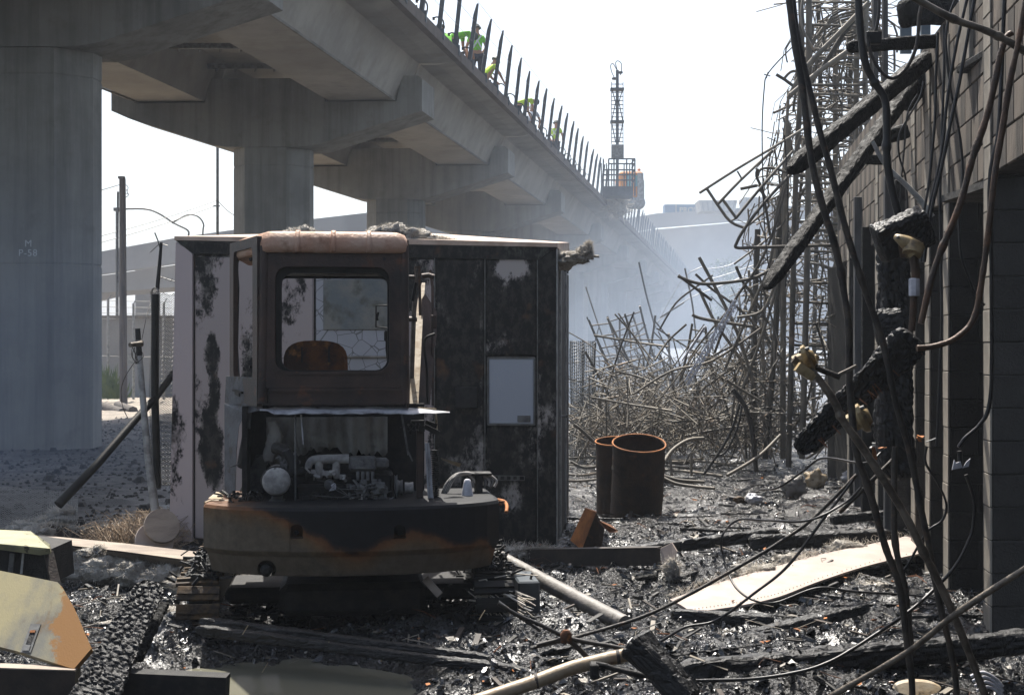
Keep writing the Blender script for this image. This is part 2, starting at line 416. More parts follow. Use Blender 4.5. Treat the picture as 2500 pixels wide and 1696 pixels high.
# --- counterweight: tan steel with rust bands round a soot-black burn
def counterweight_mat():
    m = bpy.data.materials.new('counterweight_paint')
    m.use_nodes = True
    t = NT(m)
    tc = t.n('ShaderNodeTexCoord')
    sp = t.n('ShaderNodeSeparateXYZ')
    t.l(tc.outputs['Object'], sp.inputs[0])
    nz = t.n('ShaderNodeTexNoise', i_Scale=3.4, i_Detail=8.0, i_Roughness=0.6)
    t.l(tc.outputs['Object'], nz.inputs['Vector'])

    def mth(op, a, b):
        x = t.n('ShaderNodeMath', operation=op)
        for i, v in enumerate((a, b)):
            if v is None:
                continue
            if isinstance(v, (int, float)):
                x.inputs[i].default_value = v
            else:
                t.l(v, x.inputs[i])
        return x.outputs[0]
    # burn boundary height as a function of x: high on the left, scalloped to the right
    cur = t.n('ShaderNodeFloatCurve')
    cv = cur.mapping.curves[0]
    pts = [(0.0, 0.98), (0.13, 0.97), (0.27, 0.86), (0.33, 0.74), (0.40, 0.50), (0.47, 0.37), (0.53, 0.38), (0.60, 0.52),
           (0.67, 0.62), (0.74, 0.60), (0.80, 0.48), (0.87, 0.40), (0.93, 0.46), (0.97, 0.30), (1.0, 0.2)]
    cv.points[0].location = pts[0]
    cv.points[1].location = pts[-1]
    for p in pts[1:-1]:
        cv.points.new(*p)
    cur.mapping.update()
    xr = t.n('ShaderNodeMapRange')
    xr.inputs['From Min'].default_value = -0.90
    xr.inputs['From Max'].default_value = 0.90
    t.l(sp.outputs[0], xr.inputs['Value'])
    t.l(xr.outputs[0], cur.inputs['Value'])
    zr = t.n('ShaderNodeMapRange')
    zr.inputs['From Min'].default_value = 0.40
    zr.inputs['From Max'].default_value = 0.83
    t.l(sp.outputs[2], zr.inputs['Value'])
    d = mth('SUBTRACT', zr.outputs[0], cur.outputs[0])
    d = mth('ADD', d, mth('MULTIPLY', mth('SUBTRACT', nz.outputs['Fac'], 0.5), 0.42))
    ramp = t.n('ShaderNodeValToRGB')
    cr = ramp.color_ramp
    cr.elements[0].position = 0.18
    cr.elements[0].color = (0.10, 0.08, 0.057, 1)
    cr.elements[1].position = 0.56
    cr.elements[1].color = (0.008, 0.0085, 0.010, 1)
    for pos, c in ((0.36, (0.12, 0.076, 0.040, 1)), (0.43, (0.145, 0.066, 0.028, 1)), (0.475, (0.11, 0.048, 0.02, 1)), (0.51, (0.035, 0.02, 0.014, 1))):
        e = cr.elements.new(pos)
        e.color = c
    t.l(mth('ADD', d, 0.5), ramp.inputs[0])
    n2 = t.n('ShaderNodeTexNoise', i_Scale=16.0, i_Detail=7.0, i_Roughness=0.7)
    t.l(tc.outputs['Object'], n2.inputs['Vector'])
    hv = t.n('ShaderNodeHueSaturation')
    mr = t.n('ShaderNodeMapRange')
    mr.inputs['From Min'].default_value = 0.3
    mr.inputs['From Max'].default_value = 0.7
    mr.inputs['To Min'].default_value = 0.7
    mr.inputs['To Max'].default_value = 1.35
    t.l(n2.outputs['Fac'], mr.inputs['Value'])
    t.l(mr.outputs[0], hv.inputs['Value'])
    t.l(ramp.outputs[0], hv.inputs['Color'])
    b = t.n('ShaderNodeBsdfPrincipled')
    b.inputs['Roughness'].default_value = 0.62
    b.inputs['Specular IOR Level'].default_value = 0.22
    t.l(hv.outputs[0], b.inputs['Base Color'])
    bp = t.n('ShaderNodeBump', i_Strength=0.25, i_Distance=0.01)
    t.l(n2.outputs['Fac'], bp.inputs['Height'])
    t.l(bp.outputs[0], b.inputs['Normal'])
    o = t.n('ShaderNodeOutputMaterial')
    t.l(b.outputs[0], o.inputs[0])
    MATS['counterweight_paint'] = m


counterweight_mat()


# --- ground: wet char in the yard, grey silt under the viaduct, pale rubble beyond it
def ground_mat():
    m = bpy.data.materials.new('burnt_ground')
    m.use_nodes = True
    t = NT(m)
    tc = t.n('ShaderNodeTexCoord')
    sp = t.n('ShaderNodeSeparateXYZ')
    t.l(tc.outputs['Object'], sp.inputs[0])

    def noise(s, det=6.0, r=0.6):
        n = t.n('ShaderNodeTexNoise', i_Scale=s, i_Detail=det, i_Roughness=r)
        t.l(tc.outputs['Object'], n.inputs['Vector'])
        return n.outputs['Fac']

    def rmap(v, a, b, c=0.0, d=1.0):
        x = t.n('ShaderNodeMapRange')
        for k, q in zip(('From Min', 'From Max', 'To Min', 'To Max'), (a, b, c, d)):
            x.inputs[k].default_value = q
        t.l(v, x.inputs['Value'])
        return x.outputs[0]

    def mth(op, a, b):
        x = t.n('ShaderNodeMath', operation=op)
        for i, v in enumerate((a, b)):
            if isinstance(v, (int, float)):
                x.inputs[i].default_value = v
            else:
                t.l(v, x.inputs[i])
        return x.outputs[0]

    def mix(f, a, b):
        x = t.n('ShaderNodeMix', data_type='RGBA')
        t.l(f, x.inputs[0])
        for i, v in ((6, a), (7, b)):
            if isinstance(v, tuple):
                x.inputs[i].default_value = c4(v)
            else:
                t.l(v, x.inputs[i])
        return x.outputs[2]
    char = mix(rmap(noise(7, 8, 0.7), 0.45, 0.66), (0.005, 0.005, 0.0055), (0.018, 0.017, 0.016))
    char = mix(rmap(noise(1.3, 8, 0.7), 0.56, 0.68), char, (0.075, 0.072, 0.067))
    ash_sheen = mth('MULTIPLY', rmap(mth('ADD', sp.outputs[1], mth('MULTIPLY', noise(1.1, 6), 6.0)), 12.5, 18.0), rmap(noise(4.5, 8, 0.7), 0.42, 0.58))
    char = mix(ash_sheen, char, (0.13, 0.125, 0.12))  # grey ash farther off, with the distant ground's sheen put into its colour
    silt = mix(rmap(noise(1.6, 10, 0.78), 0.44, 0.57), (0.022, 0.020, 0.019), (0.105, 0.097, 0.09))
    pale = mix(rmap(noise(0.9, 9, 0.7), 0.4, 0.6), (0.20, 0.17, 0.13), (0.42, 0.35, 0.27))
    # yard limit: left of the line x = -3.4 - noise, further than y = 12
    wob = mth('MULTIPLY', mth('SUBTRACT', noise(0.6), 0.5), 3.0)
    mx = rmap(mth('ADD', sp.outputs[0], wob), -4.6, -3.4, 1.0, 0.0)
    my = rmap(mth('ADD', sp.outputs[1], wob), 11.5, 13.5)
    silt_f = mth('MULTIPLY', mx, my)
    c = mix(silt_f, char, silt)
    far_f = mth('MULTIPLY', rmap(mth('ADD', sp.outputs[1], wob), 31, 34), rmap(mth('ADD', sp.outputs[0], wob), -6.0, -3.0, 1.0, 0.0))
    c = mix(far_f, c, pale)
    b = t.n('ShaderNodeBsdfPrincipled')
    b.inputs['Specular IOR Level'].default_value = 0.9
    t.l(c, b.inputs['Base Color'])
    wet = rmap(noise(3.0, 5), 0.4, 0.6, 0.20, 0.38)
    dry = mth('MAXIMUM', wet, mth('MULTIPLY', mth('MAXIMUM', silt_f, far_f), 0.8))
    t.l(dry, b.inputs['Roughness'])
    v = t.n('ShaderNodeTexVoronoi', i_Scale=60.0)
    t.l(tc.outputs['Object'], v.inputs['Vector'])
    h = mth('ADD', mth('MULTIPLY', noise(30, 8, 0.8), 1.0), mth('MULTIPLY', v.outputs['Distance'], 0.8))
    film = rmap(noise(1.7, 7, 0.65), 0.52, 0.60, 1.0, 0.16)
    h = mth('MULTIPLY', h, mth('MAXIMUM', film, silt_f))
    bp = t.n('ShaderNodeBump', i_Strength=0.9, i_Distance=0.03)
    t.l(h, bp.inputs['Height'])
    # every grain of wet char is a small facet with its own tilt
    vf = t.n('ShaderNodeTexVoronoi', i_Scale=75.0)
    t.l(tc.outputs['Object'], vf.inputs['Vector'])
    sub = t.n('ShaderNodeVectorMath', operation='SUBTRACT')
    t.l(vf.outputs['Color'], sub.inputs[0])
    sub.inputs[1].default_value = (0.5, 0.5, 0.5)
    scl = t.n('ShaderNodeVectorMath', operation='SCALE')
    t.l(sub.outputs[0], scl.inputs[0])
    t.l(mth('MULTIPLY', mth('SUBTRACT', 1.0, mth('MAXIMUM', silt_f, far_f)), rmap(film, 0.16, 1.0, 0.45, 1.25)), scl.inputs['Scale'])
    addn = t.n('ShaderNodeVectorMath', operation='ADD')
    t.l(bp.outputs[0], addn.inputs[0])
    t.l(scl.outputs[0], addn.inputs[1])
    nrm = t.n('ShaderNodeVectorMath', operation='NORMALIZE')
    t.l(addn.outputs[0], nrm.inputs[0])
    t.l(nrm.outputs[0], b.inputs['Normal'])
    o = t.n('ShaderNodeOutputMaterial')
    t.l(b.outputs[0], o.inputs[0])
    MATS['burnt_ground'] = m


ground_mat()


def water_mat():
    m = bpy.data.materials.new('murky_water')
    m.use_nodes = True
    t = NT(m)
    tc = t.n('ShaderNodeTexCoord')
    n = t.n('ShaderNodeTexNoise', i_Scale=9.0, i_Detail=2.0)
    t.l(tc.outputs['Object'], n.inputs['Vector'])
    n2 = t.n('ShaderNodeTexNoise', i_Scale=2.0, i_Detail=5.0)
    t.l(tc.outputs['Object'], n2.inputs['Vector'])
    mx = t.n('ShaderNodeMix', data_type='RGBA')
    mx.inputs[6].default_value = (0.17, 0.165, 0.125, 1)
    mx.inputs[7].default_value = (0.13, 0.125, 0.095, 1)
    t.l(n2.outputs['Fac'], mx.inputs[0])
    b = t.n('ShaderNodeBsdfPrincipled')
    b.inputs['Roughness'].default_value = 0.04
    b.inputs['IOR'].default_value = 1.33
    t.l(mx.outputs[2], b.inputs['Base Color'])
    bp = t.n('ShaderNodeBump', i_Strength=0.06, i_Distance=0.01)
    t.l(n.outputs['Fac'], bp.inputs['Height'])
    t.l(bp.outputs[0], b.inputs['Normal'])
    o = t.n('ShaderNodeOutputMaterial')
    t.l(b.outputs[0], o.inputs[0])
    MATS['murky_water'] = m


water_mat()


# ------------------------------------------------------------------ mesh helpers
class MB:
    def __init__(self, M=None):
        self.v = []
        self.f = []
        self.s = []
        self.M = M          # optional matrix applied to everything added

    def add(self, vs, fs, smooth=False):
        o = len(self.v)
        if self.M is not None:
            vs = [self.M @ Vector(p) for p in vs]
        self.v.extend([tuple(p) for p in vs])
        self.f.extend([tuple(i + o for i in f) for f in fs])
        self.s.extend([smooth] * len(fs))
        return self

    def hexa(self, p):      # 8 points: bottom ring 0-3 ccw, top ring 4-7
        return self.add(p, [(3, 2, 1, 0), (4, 5, 6, 7), (0, 1, 5, 4), (1, 2, 6, 5), (2, 3, 7, 6), (3, 0, 4, 7)])

    def box(self, x0, y0, z0, x1, y1, z1):
        return self.hexa([(x0, y0, z0), (x1, y0, z0), (x1, y1, z0), (x0, y1, z0),
                          (x0, y0, z1), (x1, y0, z1), (x1, y1, z1), (x0, y1, z1)])

    def bbox(self, x0, y0, z0, x1, y1, z1, b=0.01):
        """box with bevelled vertical and horizontal edges"""
        b = min(b, abs(x1 - x0) / 2.2, abs(y1 - y0) / 2.2, abs(z1 - z0) / 2.2)
        rings = []
        for z, i in ((z0, b), (z0 + b, 0), (z1 - b, 0), (z1, b)):
            a0, a1, c0, c1 = x0 + i, x1 - i, y0 + i, y1 - i
            k = b if i == 0 else b * 0.5
            rings.append([(a0 + k, c0, z), (a1 - k, c0, z), (a1, c0 + k, z), (a1, c1 - k, z), (a1 - k, c1, z),
                          (a0 + k, c1, z), (a0, c1 - k, z), (a0, c0 + k, z)])
        return self.loft(rings)

    def loft(self, rings, cap=True, smooth=False, closed=True):
        n = len(rings[0])
        vs = [p for r in rings for p in r]
        fs = []
        for i in range(len(rings) - 1):
            for j in range(n if closed else n - 1):
                k = (j + 1) % n
                fs.append((i * n + j, i * n + k, (i + 1) * n + k, (i + 1) * n + j))
        self.add(vs, fs, smooth)
        if cap:
            self.add(rings[0], [tuple(range(n - 1, -1, -1))])
            self.add(rings[-1], [tuple(range(n))])
        return self

    def beam(self, p0, p1, w, h=None, up=(0, 0, 1)):
        h = h or w
        p0, p1 = Vector(p0), Vector(p1)
        d = (p1 - p0).normalized()
        u = Vector(up)
        if abs(d.dot(u)) > 0.98:
            u = Vector((0, 1, 0))
        s = d.cross(u).normalized() * (w / 2)
        t = s.cross(d).normalized() * (h / 2)
        a = [p0 - s - t, p0 + s - t, p0 + s + t, p0 - s + t]
        b = [p1 - s - t, p1 + s - t, p1 + s + t, p1 - s + t]
        return self.hexa(a + b)

    def tube(self, pts, r, n=6, cap=True, smooth=True, sub=0):
        pts = [Vector(p) for p in pts]
        if sub and len(pts) > 2:
            pts = smooth_path(pts, sub)
        if not isinstance(r, (list, tuple)):
            r = [r] * len(pts)
        elif len(r) != len(pts):
            r = [r[0] + (r[-1] - r[0]) * i / (len(pts) - 1) for i in range(len(pts))]
        rings = []
        prev = None
        for i, p in enumerate(pts):
            d = (pts[min(i + 1, len(pts) - 1)] - pts[max(i - 1, 0)])
            if d.length < 1e-9:
                d = Vector((0, 0, 1))
            d.normalize()
            if prev is None:
                u = Vector((0, 0, 1)) if abs(d.z) < 0.9 else Vector((1, 0, 0))
                prev = d.cross(u).normalized()
            else:
                prev = (prev - d * prev.dot(d))
                if prev.length < 1e-6:
                    prev = d.orthogonal()
                prev.normalize()
            q = d.cross(prev)
            rings.append([p + (prev * math.cos(2 * math.pi * k / n) + q * math.sin(2 * math.pi * k / n)) * r[i] for k in range(n)])
        return self.loft(rings, cap=cap, smooth=smooth)

    def lathe(self, prof, c, n=24, axis='Z', smooth=True, cap=True):
        """prof: list of (radius, height)"""
        rings = []
        for r, h in prof:
            ring = []
            for k in range(n):
                a = 2 * math.pi * k / n
                x, y = r * math.cos(a), r * math.sin(a)
                if axis == 'Z':
                    ring.append((c[0] + x, c[1] + y, c[2] + h))
                elif axis == 'Y':
                    ring.append((c[0] + x, c[1] - h, c[2] + y))
                else:
                    ring.append((c[0] + h, c[1] + x, c[2] + y))
            rings.append(ring)
        return self.loft(rings, cap=cap, smooth=smooth)

    def prism(self, poly, axis, a, b):
        """extrude a 2D polygon along axis ('X','Y','Z') from a to b"""
        def P(p, h):
            return {'X': (h, p[0], p[1]), 'Y': (p[0], h, p[1]), 'Z': (p[0], p[1], h)}[axis]
        return self.loft([[P(p, a) for p in poly], [P(p, b) for p in poly]])


def smooth_path(pts, sub):
    out = []
    n = len(pts)
    for i in range(n - 1):
        p0, p1, p2, p3 = pts[max(i - 1, 0)], pts[i], pts[i + 1], pts[min(i + 2, n - 1)]
        for k in range(sub):
            t = k / sub
            out.append(0.5 * ((2 * p1) + (p2 - p0) * t + (2 * p0 - 5 * p1 + 4 * p2 - p3) * t * t + (3 * p1 - p0 - 3 * p2 + p3) * t ** 3))
    out.append(pts[-1])
    return out


ORG = {}


def mesh_from(mb, name, org=(0, 0, 0), inv=None):
    me = bpy.data.meshes.new(name)
    if inv is not None:
        vs = [tuple(inv @ Vector(p)) for p in mb.v]
    else:
        ox, oy, oz = org
        vs = [(x - ox, y - oy, z - oz) for x, y, z in mb.v]
    me.from_pydata(vs, [], mb.f)
    me.polygons.foreach_set('use_smooth', mb.s)
    me.update()
    return me


def tag(o, label=None, cat=None, group=None, kind=None):
    if cat and not kind:
        kind = 'thing'
    for k, v in (('label', label), ('category', cat), ('group', group), ('kind', kind)):
        if v:
            o[k] = v
    return o


def thing(name, loc, label, cat, group=None, kind=None, rotz=0.0):
    o = bpy.data.objects.new(name, None)
    o.empty_display_size = 0.2
    COL.objects.link(o)
    o.location = loc
    o.rotation_euler = (0, 0, rotz)
    ORG[o] = Matrix.Translation(Vector(loc)) @ Matrix.Rotation(rotz, 4, 'Z')
    return tag(o, label, cat, group, kind)


def part(name, mb, m, parent, label=None, kind=None, local=False):
    """mesh child of a thing or of a part; vertices given in world space unless local"""
    M = ORG[parent]
    me = mesh_from(mb, name, inv=None if local else M.inverted())
    me.materials.append(MATS[m] if isinstance(m, str) else m)
    o = bpy.data.objects.new(name, me)
    COL.objects.link(o)
    o.parent = parent
    ORG[o] = M
    return tag(o, label, None, None, kind)


def solo(name, mb, m, label, cat, group=None, kind=None, org=None):
    """a thing that is one mesh; vertices given in world space"""
    if org is None:
        a = np.array(mb.v)
        org = (float(a[:, 0].mean()), float(a[:, 1].mean()), float(a[:, 2].min()))
    me = mesh_from(mb, name, org)
    me.materials.append(MATS[m] if isinstance(m, str) else m)
    o = bpy.data.objects.new(name, me)
    COL.objects.link(o)
    o.location = org
    ORG[o] = Matrix.Translation(Vector(org))
    return tag(o, label, cat, group, kind)


def struct(name, mb, m, org=(0, 0, 0), kind='structure'):
    me = mesh_from(mb, name, org)
    me.materials.append(MATS[m])
    o = bpy.data.objects.new(name, me)
    COL.objects.link(o)
    o.location = org
    ORG[o] = Matrix.Translation(Vector(org))
    o['kind'] = kind
    return o


def inst(name, me, loc, parent, rotz=0.0, rot=None, scale=None):
    """a piece that shares mesh data; loc is local to the parent"""
    o = bpy.data.objects.new(name, me)
    COL.objects.link(o)
    o.parent = parent
    o.location = loc
    o.rotation_euler = rot or (0, 0, rotz)
    if scale:
        o.scale = scale
    ORG[o] = ORG[parent]
    return o


def rrect(x0, z0, x1, z1, r, k=5):
    pts = []
    for cx, cz, a0 in ((x1 - r, z1 - r, 0), (x0 + r, z1 - r, 90), (x0 + r, z0 + r, 180), (x1 - r, z0 + r, 270)):
        for i in range(k):
            a = R(a0 + 90 * i / (k - 1))
            pts.append((cx + r * math.cos(a), cz + r * math.sin(a)))
    return pts


def ring_plate(mb, outer, inner, y0, y1, to3=None):
    """plate in the XZ plane with a hole; both outlines have the same number of points"""
    to3 = to3 or (lambda p, y: (p[0], y, p[1]))
    n = len(outer)
    vs = [to3(p, y0) for p in outer] + [to3(p, y0) for p in inner] + [to3(p, y1) for p in outer] + [to3(p, y1) for p in inner]
    fs = []
    for i in range(n):
        j = (i + 1) % n
        fs += [(i, j, n + j, n + i), (2 * n + j, 2 * n + i, 3 * n + i, 3 * n + j),
               (j, i, 2 * n + i, 2 * n + j), (n + i, n + j, 3 * n + j, 3 * n + i)]
    return mb.add(vs, fs)


def char_beam(p0, p1, w, h, cell=0.05, depth=0.35, taper=0.85, seed=0, up=(0, 0, 1), ragged=0.12, res=None, mb=None, cap_n=150, cap_c=56, asp=(1.25, 1.0), metric='DISTANCE'):
    """charred timber: 'alligator' surface of raised cushions with cracks between them"""
    mb = mb or MB()
    p0, p1 = Vector(p0), Vector(p1)
    L = (p1 - p0).length
    d = (p1 - p0).normalized()
    u = Vector(up)
    if abs(d.dot(u)) > 0.97:
        u = Vector((0, 1, 0))
    s = d.cross(u).normalized()
    t = s.cross(d).normalized()
    res = res or cell / 3.5
    nr = max(6, min(cap_n, int(L / res)))
    nc = max(14, min(cap_c, int(2 * (w + h) / res)))
    per = 2 * (w + h)
    rad = min(w, h) * .16
    # rounded rectangle perimeter sampled evenly
    sec = []
    for j in range(nc):
        q = per * (j + .5) / nc
        if q < w:
            x, y, nx, ny = q - w / 2, -h / 2, 0, -1
        elif q < w + h:
            x, y, nx, ny = w / 2, q - w - h / 2, 1, 0
        elif q < 2 * w + h:
            x, y, nx, ny = w / 2 - (q - w - h), h / 2, 0, 1
        else:
            x, y, nx, ny = -w / 2, h / 2 - (q - 2 * w - h), -1, 0
        ex_, ey_ = w / 2 - abs(x), h / 2 - abs(y)
        e_ = max(ex_, ey_)
        k = 1 - .18 * max(0, 1 - e_ / (rad * 2)) ** 2
        sec.append((x * k, y * k, nx, ny))
    rings = []
    for i in range(nr + 1):
        q = i / nr
        k = 1.0
        if q < 0.04:
            k = 0.5 + 0.5 * math.sqrt(q / 0.04)
        if q > 0.94:
            k = taper * (0.40 + 0.60 * math.sqrt((1 - q) / 0.06))
        else:
            k *= 1 - (1 - taper) * q
        c = p0.lerp(p1, q) + s * (mnoise.noise(Vector((q * L * 1.3, seed, 9))) * w * ragged * .8)
        wob = mnoise.noise(Vector((q * L * 2.0, seed, 0))) * ragged
        ring = []
        for x, y, nx, ny in sec:
            sp = Vector((q * L / (cell * asp[0]), x / (cell * asp[1]) + seed * 7.3, y / (cell * asp[1]) + 3.1 * seed))
            dd, _ = mnoise.voronoi(sp, distance_metric=metric)
            f = min(1.0, (dd[1] - dd[0]) * 2.2)
            rag = mnoise.noise(Vector((q * L * 5 + seed, x / w * 2, y / h * 2))) * ragged
            disp = (math.sqrt(f) - 0.85) * cell * depth
            P = s * x + t * y
            ring.append(c + P * (k * (1 + rag + wob)) + (s * nx + t * ny) * disp)
        rings.append(ring)
    mb.loft(rings, cap=True, smooth=False)
    return mb


def ray_plane(px, py, P0, nrm):
    """point of the plane (P0, nrm) seen at a pixel"""
    o = Vector((0, 0, CAM_H))
    d = S(px, py, 1.0) - o
    return o + d * ((Vector(P0) - o).dot(nrm) / d.dot(nrm))


def join(mbs):
    o = MB()
    for m in mbs:
        o.add(m.v, m.f, False)
        o.s[-len(m.f):] = m.s
    return o
# ------------------------------------------------------------------ ground
def vnoise(x, y, seed=0):
    xi = np.floor(x).astype(np.int64)
    yi = np.floor(y).astype(np.int64)
    xf, yf = x - xi, y - yi
    u, v = xf * xf * (3 - 2 * xf), yf * yf * (3 - 2 * yf)

    def h(a, b):
        n = (a * 374761393 + b * 668265263 + seed * 974711) & 0xFFFFFFFF
        n = ((n ^ (n >> 13)) * 1274126177) & 0xFFFFFFFF
        return ((n ^ (n >> 16)) & 0xFFFF) / 65535.0
    return (h(xi, yi) * (1 - u) + h(xi + 1, yi) * u) * (1 - v) + (h(xi, yi + 1) * (1 - u) + h(xi + 1, yi + 1) * u) * v


def fbm(x, y, s, octv, seed=0, gain=0.5):
    t = 0
    a = 1.0
    for i in range(octv):
        t = t + a * (vnoise(x * s, y * s, seed + i * 17) - 0.5)
        s *= 2.03
        a *= gain
    return t


PUDDLES = [(-1.25, 7.05, 0.80, 0.48), (-1.0, 6.62, 1.0, 0.14), (0.75, 11.7, 0.35, 0.16)]
WATER_Z = -0.035


def ground_h(x, y):
    x = np.asarray(x, float)
    y = np.asarray(y, float)
    yard = np.clip((x + 4.6) / 1.0, 0, 1)
    yard = np.maximum(yard, np.clip((13 - y) / 1.5, 0, 1))
    far = np.clip((y - 14) / 12, 0, 1)
    h = fbm(x, y, 0.7, 3, 3) * 0.16 * (0.4 + 0.6 * yard)
    ridge = 1 - np.abs(fbm(x, y, 2.3, 4, 9)) * 2.6
    h = h + (ridge - 0.6) * 0.05 * (0.25 + 0.75 * yard) * (1 - 0.5 * far)
    h = h + np.abs(fbm(x, y, 9.0, 3, 21)) * 0.055 * (0.45 + 0.55 * yard)
    h = h - 0.03
    # charred heaps
    for cx, cy, rx, ry, hh in ((-0.75, 7.75, 0.28, 0.2, 0.10), (-0.35, 7.6, 0.25, 0.2, 0.09), (-0.1, 7.3, 0.5, 0.2, 0.06), (0.9, 7.2, 1.4, 0.5, 0.05),
                               (2.0, 8.6, 1.3, 0.4, 0.10), (1.6, 10.2, 1.4, 0.3, 0.10), (1.7, 7.6, 0.9, 0.35, 0.08), (-1.9, 8.2, 0.6, 0.4, 0.07),
                               (1.1, 11.0, 1.0, 0.25, 0.07), (-2.1, 7.4, 0.4, 0.3, 0.08), (2.4, 9.6, 0.8, 0.5, 0.08),
                               (1.6, 24, 5.5, 3.0, 0.25), (-2.0, 7.95, .22, .3, .10), (-1.55, 7.8, .3, .15, .07), (.25, 8.1, .3, .3, .11), (-.6, 8.2, .5, .25, .10), (-1.55, 7.55, 0.35, 0.1, 0.07)):
        q = ((x - cx) / rx) ** 2 + ((y - cy) / ry) ** 2
        h = h + hh * np.exp(-q) * (0.8 + 0.8 * (vnoise(x * 9, y * 9, 5)))
    for cx, cy, rx, ry in PUDDLES:
        q = ((x - cx) / rx) ** 2 + ((y - cy) / ry) ** 2 + 0.5 * fbm(x, y, 3.0, 3, 77)
        w = np.clip(1.6 - q, 0, 1)
        h = h * (1 - w) + (-0.075) * w
    return h


def gz(x, y):
    return float(ground_h(np.array([x]), np.array([y]))[0])


def grid_mesh(name, x0, x1, y0, y1, st, hole=None, hf=ground_h):
    nx = int(round((x1 - x0) / st)) + 1
    ny = int(round((y1 - y0) / st)) + 1
    X, Y = np.meshgrid(np.linspace(x0, x1, nx), np.linspace(y0, y1, ny))
    Z = hf(X, Y)
    co = np.stack([X, Y, Z], -1).reshape(-1, 3).astype(np.float32)
    idx = np.arange(nx * ny).reshape(ny, nx)
    q = np.stack([idx[:-1, :-1], idx[:-1, 1:], idx[1:, 1:], idx[1:, :-1]], -1).reshape(-1, 4)
    if hole:
        c = co[q].mean(1)
        keep = ~((c[:, 0] > hole[0]) & (c[:, 0] < hole[1]) & (c[:, 1] > hole[2]) & (c[:, 1] < hole[3]))
        q = q[keep]
    return co, q


def ground_sheet():
    parts = [grid_mesh('g', -4.2, 4.4, 5.4, 13.0, 0.026),
             grid_mesh('g', -16, 16, 4.0, 40.0, 0.10, hole=(-4.15, 4.35, 5.45, 12.95))]
    hz = lambda X, Y: np.full_like(X, -0.12) + fbm(X, Y, 0.2, 2, 4) * 0.1
    parts.append(grid_mesh('g', -400, 400, -60, 900, 6.0, hole=(-13, 13, 7, 37), hf=hz))
    vs, qs, o = [], [], 0
    for co, q in parts:
        vs.append(co)
        qs.append(q + o)
        o += len(co)
    V = np.concatenate(vs)
    Q = np.concatenate(qs)
    me = bpy.data.meshes.new('ground')
    me.vertices.add(len(V))
    me.vertices.foreach_set('co', V.ravel())
    me.loops.add(len(Q) * 4)
    me.loops.foreach_set('vertex_index', Q.ravel())
    me.polygons.add(len(Q))
    me.polygons.foreach_set('loop_start', np.arange(len(Q)) * 4)
    me.polygons.foreach_set('loop_total', np.full(len(Q), 4))
    me.update()
    me.validate()
    me.materials.append(MATS['burnt_ground'])
    ob = bpy.data.objects.new('ground', me)
    COL.objects.link(ob)
    ob['kind'] = 'structure'


ground_sheet()
for cx, cy, rx, ry in PUDDLES:
    m = MB()
    n = 40
    m.add([(cx + 1.5 * rx * math.cos(2 * math.pi * k / n), cy + 1.5 * ry * math.sin(2 * math.pi * k / n), WATER_Z) for k in range(n)],
          [tuple(range(n))])
    struct('puddle', m, 'murky_water')


# loose charred chips and clods strewn over the yard
def chips():
    r = np.random.default_rng(5)
    mb = MB()
    n = 0
    V, F = [], []
    for i in range(42000):
        t = r.random() ** 1.5
        y = 6.0 + t * 14
        x = r.uniform(-0.42, 0.42) * y
        if x < -3.6 and y > 12.5:
            continue
        inp = False
        for cx, cy, rx, ry in PUDDLES:
            if ((x - cx) / rx) ** 2 + ((y - cy) / ry) ** 2 < 1.35:
                inp = True
        if inp and r.random() < 0.97:
            continue
        V.append((x, y))
    P = np.array(V)
    H = ground_h(P[:, 0], P[:, 1])
    vs, fs = [], []
    for (x, y), z in zip(P, H):
        big = r.random()
        s = 0.005 + 0.012 * big ** 3 + (0.008 if big > 0.97 else 0)
        el = 1 + 2.5 * (r.random() ** 3)
        a = r.random() * 6.28
        tilt = r.uniform(-1.5, 1.5)
        ca, sa = math.cos(a), math.sin(a)
        o = len(vs)
        k = 5
        for zz, sc in ((0, 1.0), (s * (0.4 + 1.1 * r.random()), 0.45)):
            for j in range(k):
                b = 2 * math.pi * j / k + 0.3 * r.random()
                q = s * sc * (0.7 + 0.6 * r.random())
                lx, ly = math.cos(b) * q * el, math.sin(b) * q
                vs.append((x + lx * ca - ly * sa, y + lx * sa + ly * ca, z + zz + lx * tilt * 0.5 + 0.004))
        fs.append(tuple(o + k + j for j in range(k)))
        for j in range(k):
            j2 = (j + 1) % k
            fs.append((o + j, o + j2, o + k + j2, o + k + j))
    mb.v, mb.f, mb.s = vs, fs, [False] * len(fs)
    return mb


o = struct('charred_debris', chips(), 'char_wet', kind='stuff')
# a thinner scatter of pale ash flakes and rusty scraps
mb1, mb2 = MB(), MB()
for i in range(900):
    y = 6.2 + rng.random() ** 1.3 * 13
    x = rng.uniform(-0.4, 0.42) * y
    if x < -3.6 and y > 12.5:
        continue
    z = gz(x, y) + 0.02
    s = rng.uniform(0.006, 0.022)
    tgt = mb2 if rng.random() < 0.3 else mb1
    a = rng.random() * 6.28
    dx, dy = math.cos(a) * s, math.sin(a) * s
    e = rng.uniform(0.5, 2.2)
    tgt.add([(x - dx * e, y - dy * e, z), (x + dy, y - dx, z + rng.uniform(-.5, 1) * s), (x + dx * e, y + dy * e, z + rng.uniform(0, 1) * s),
             (x - dy, y + dx, z + .004), (x, y, z - 0.006)], [(0, 1, 2, 3), (1, 0, 4), (2, 1, 4), (3, 2, 4), (0, 3, 4)])
struct('ash_flakes', mb1, 'insulation', kind='stuff')
struct('rusty_scraps', mb2, 'rust_bright', kind='stuff')

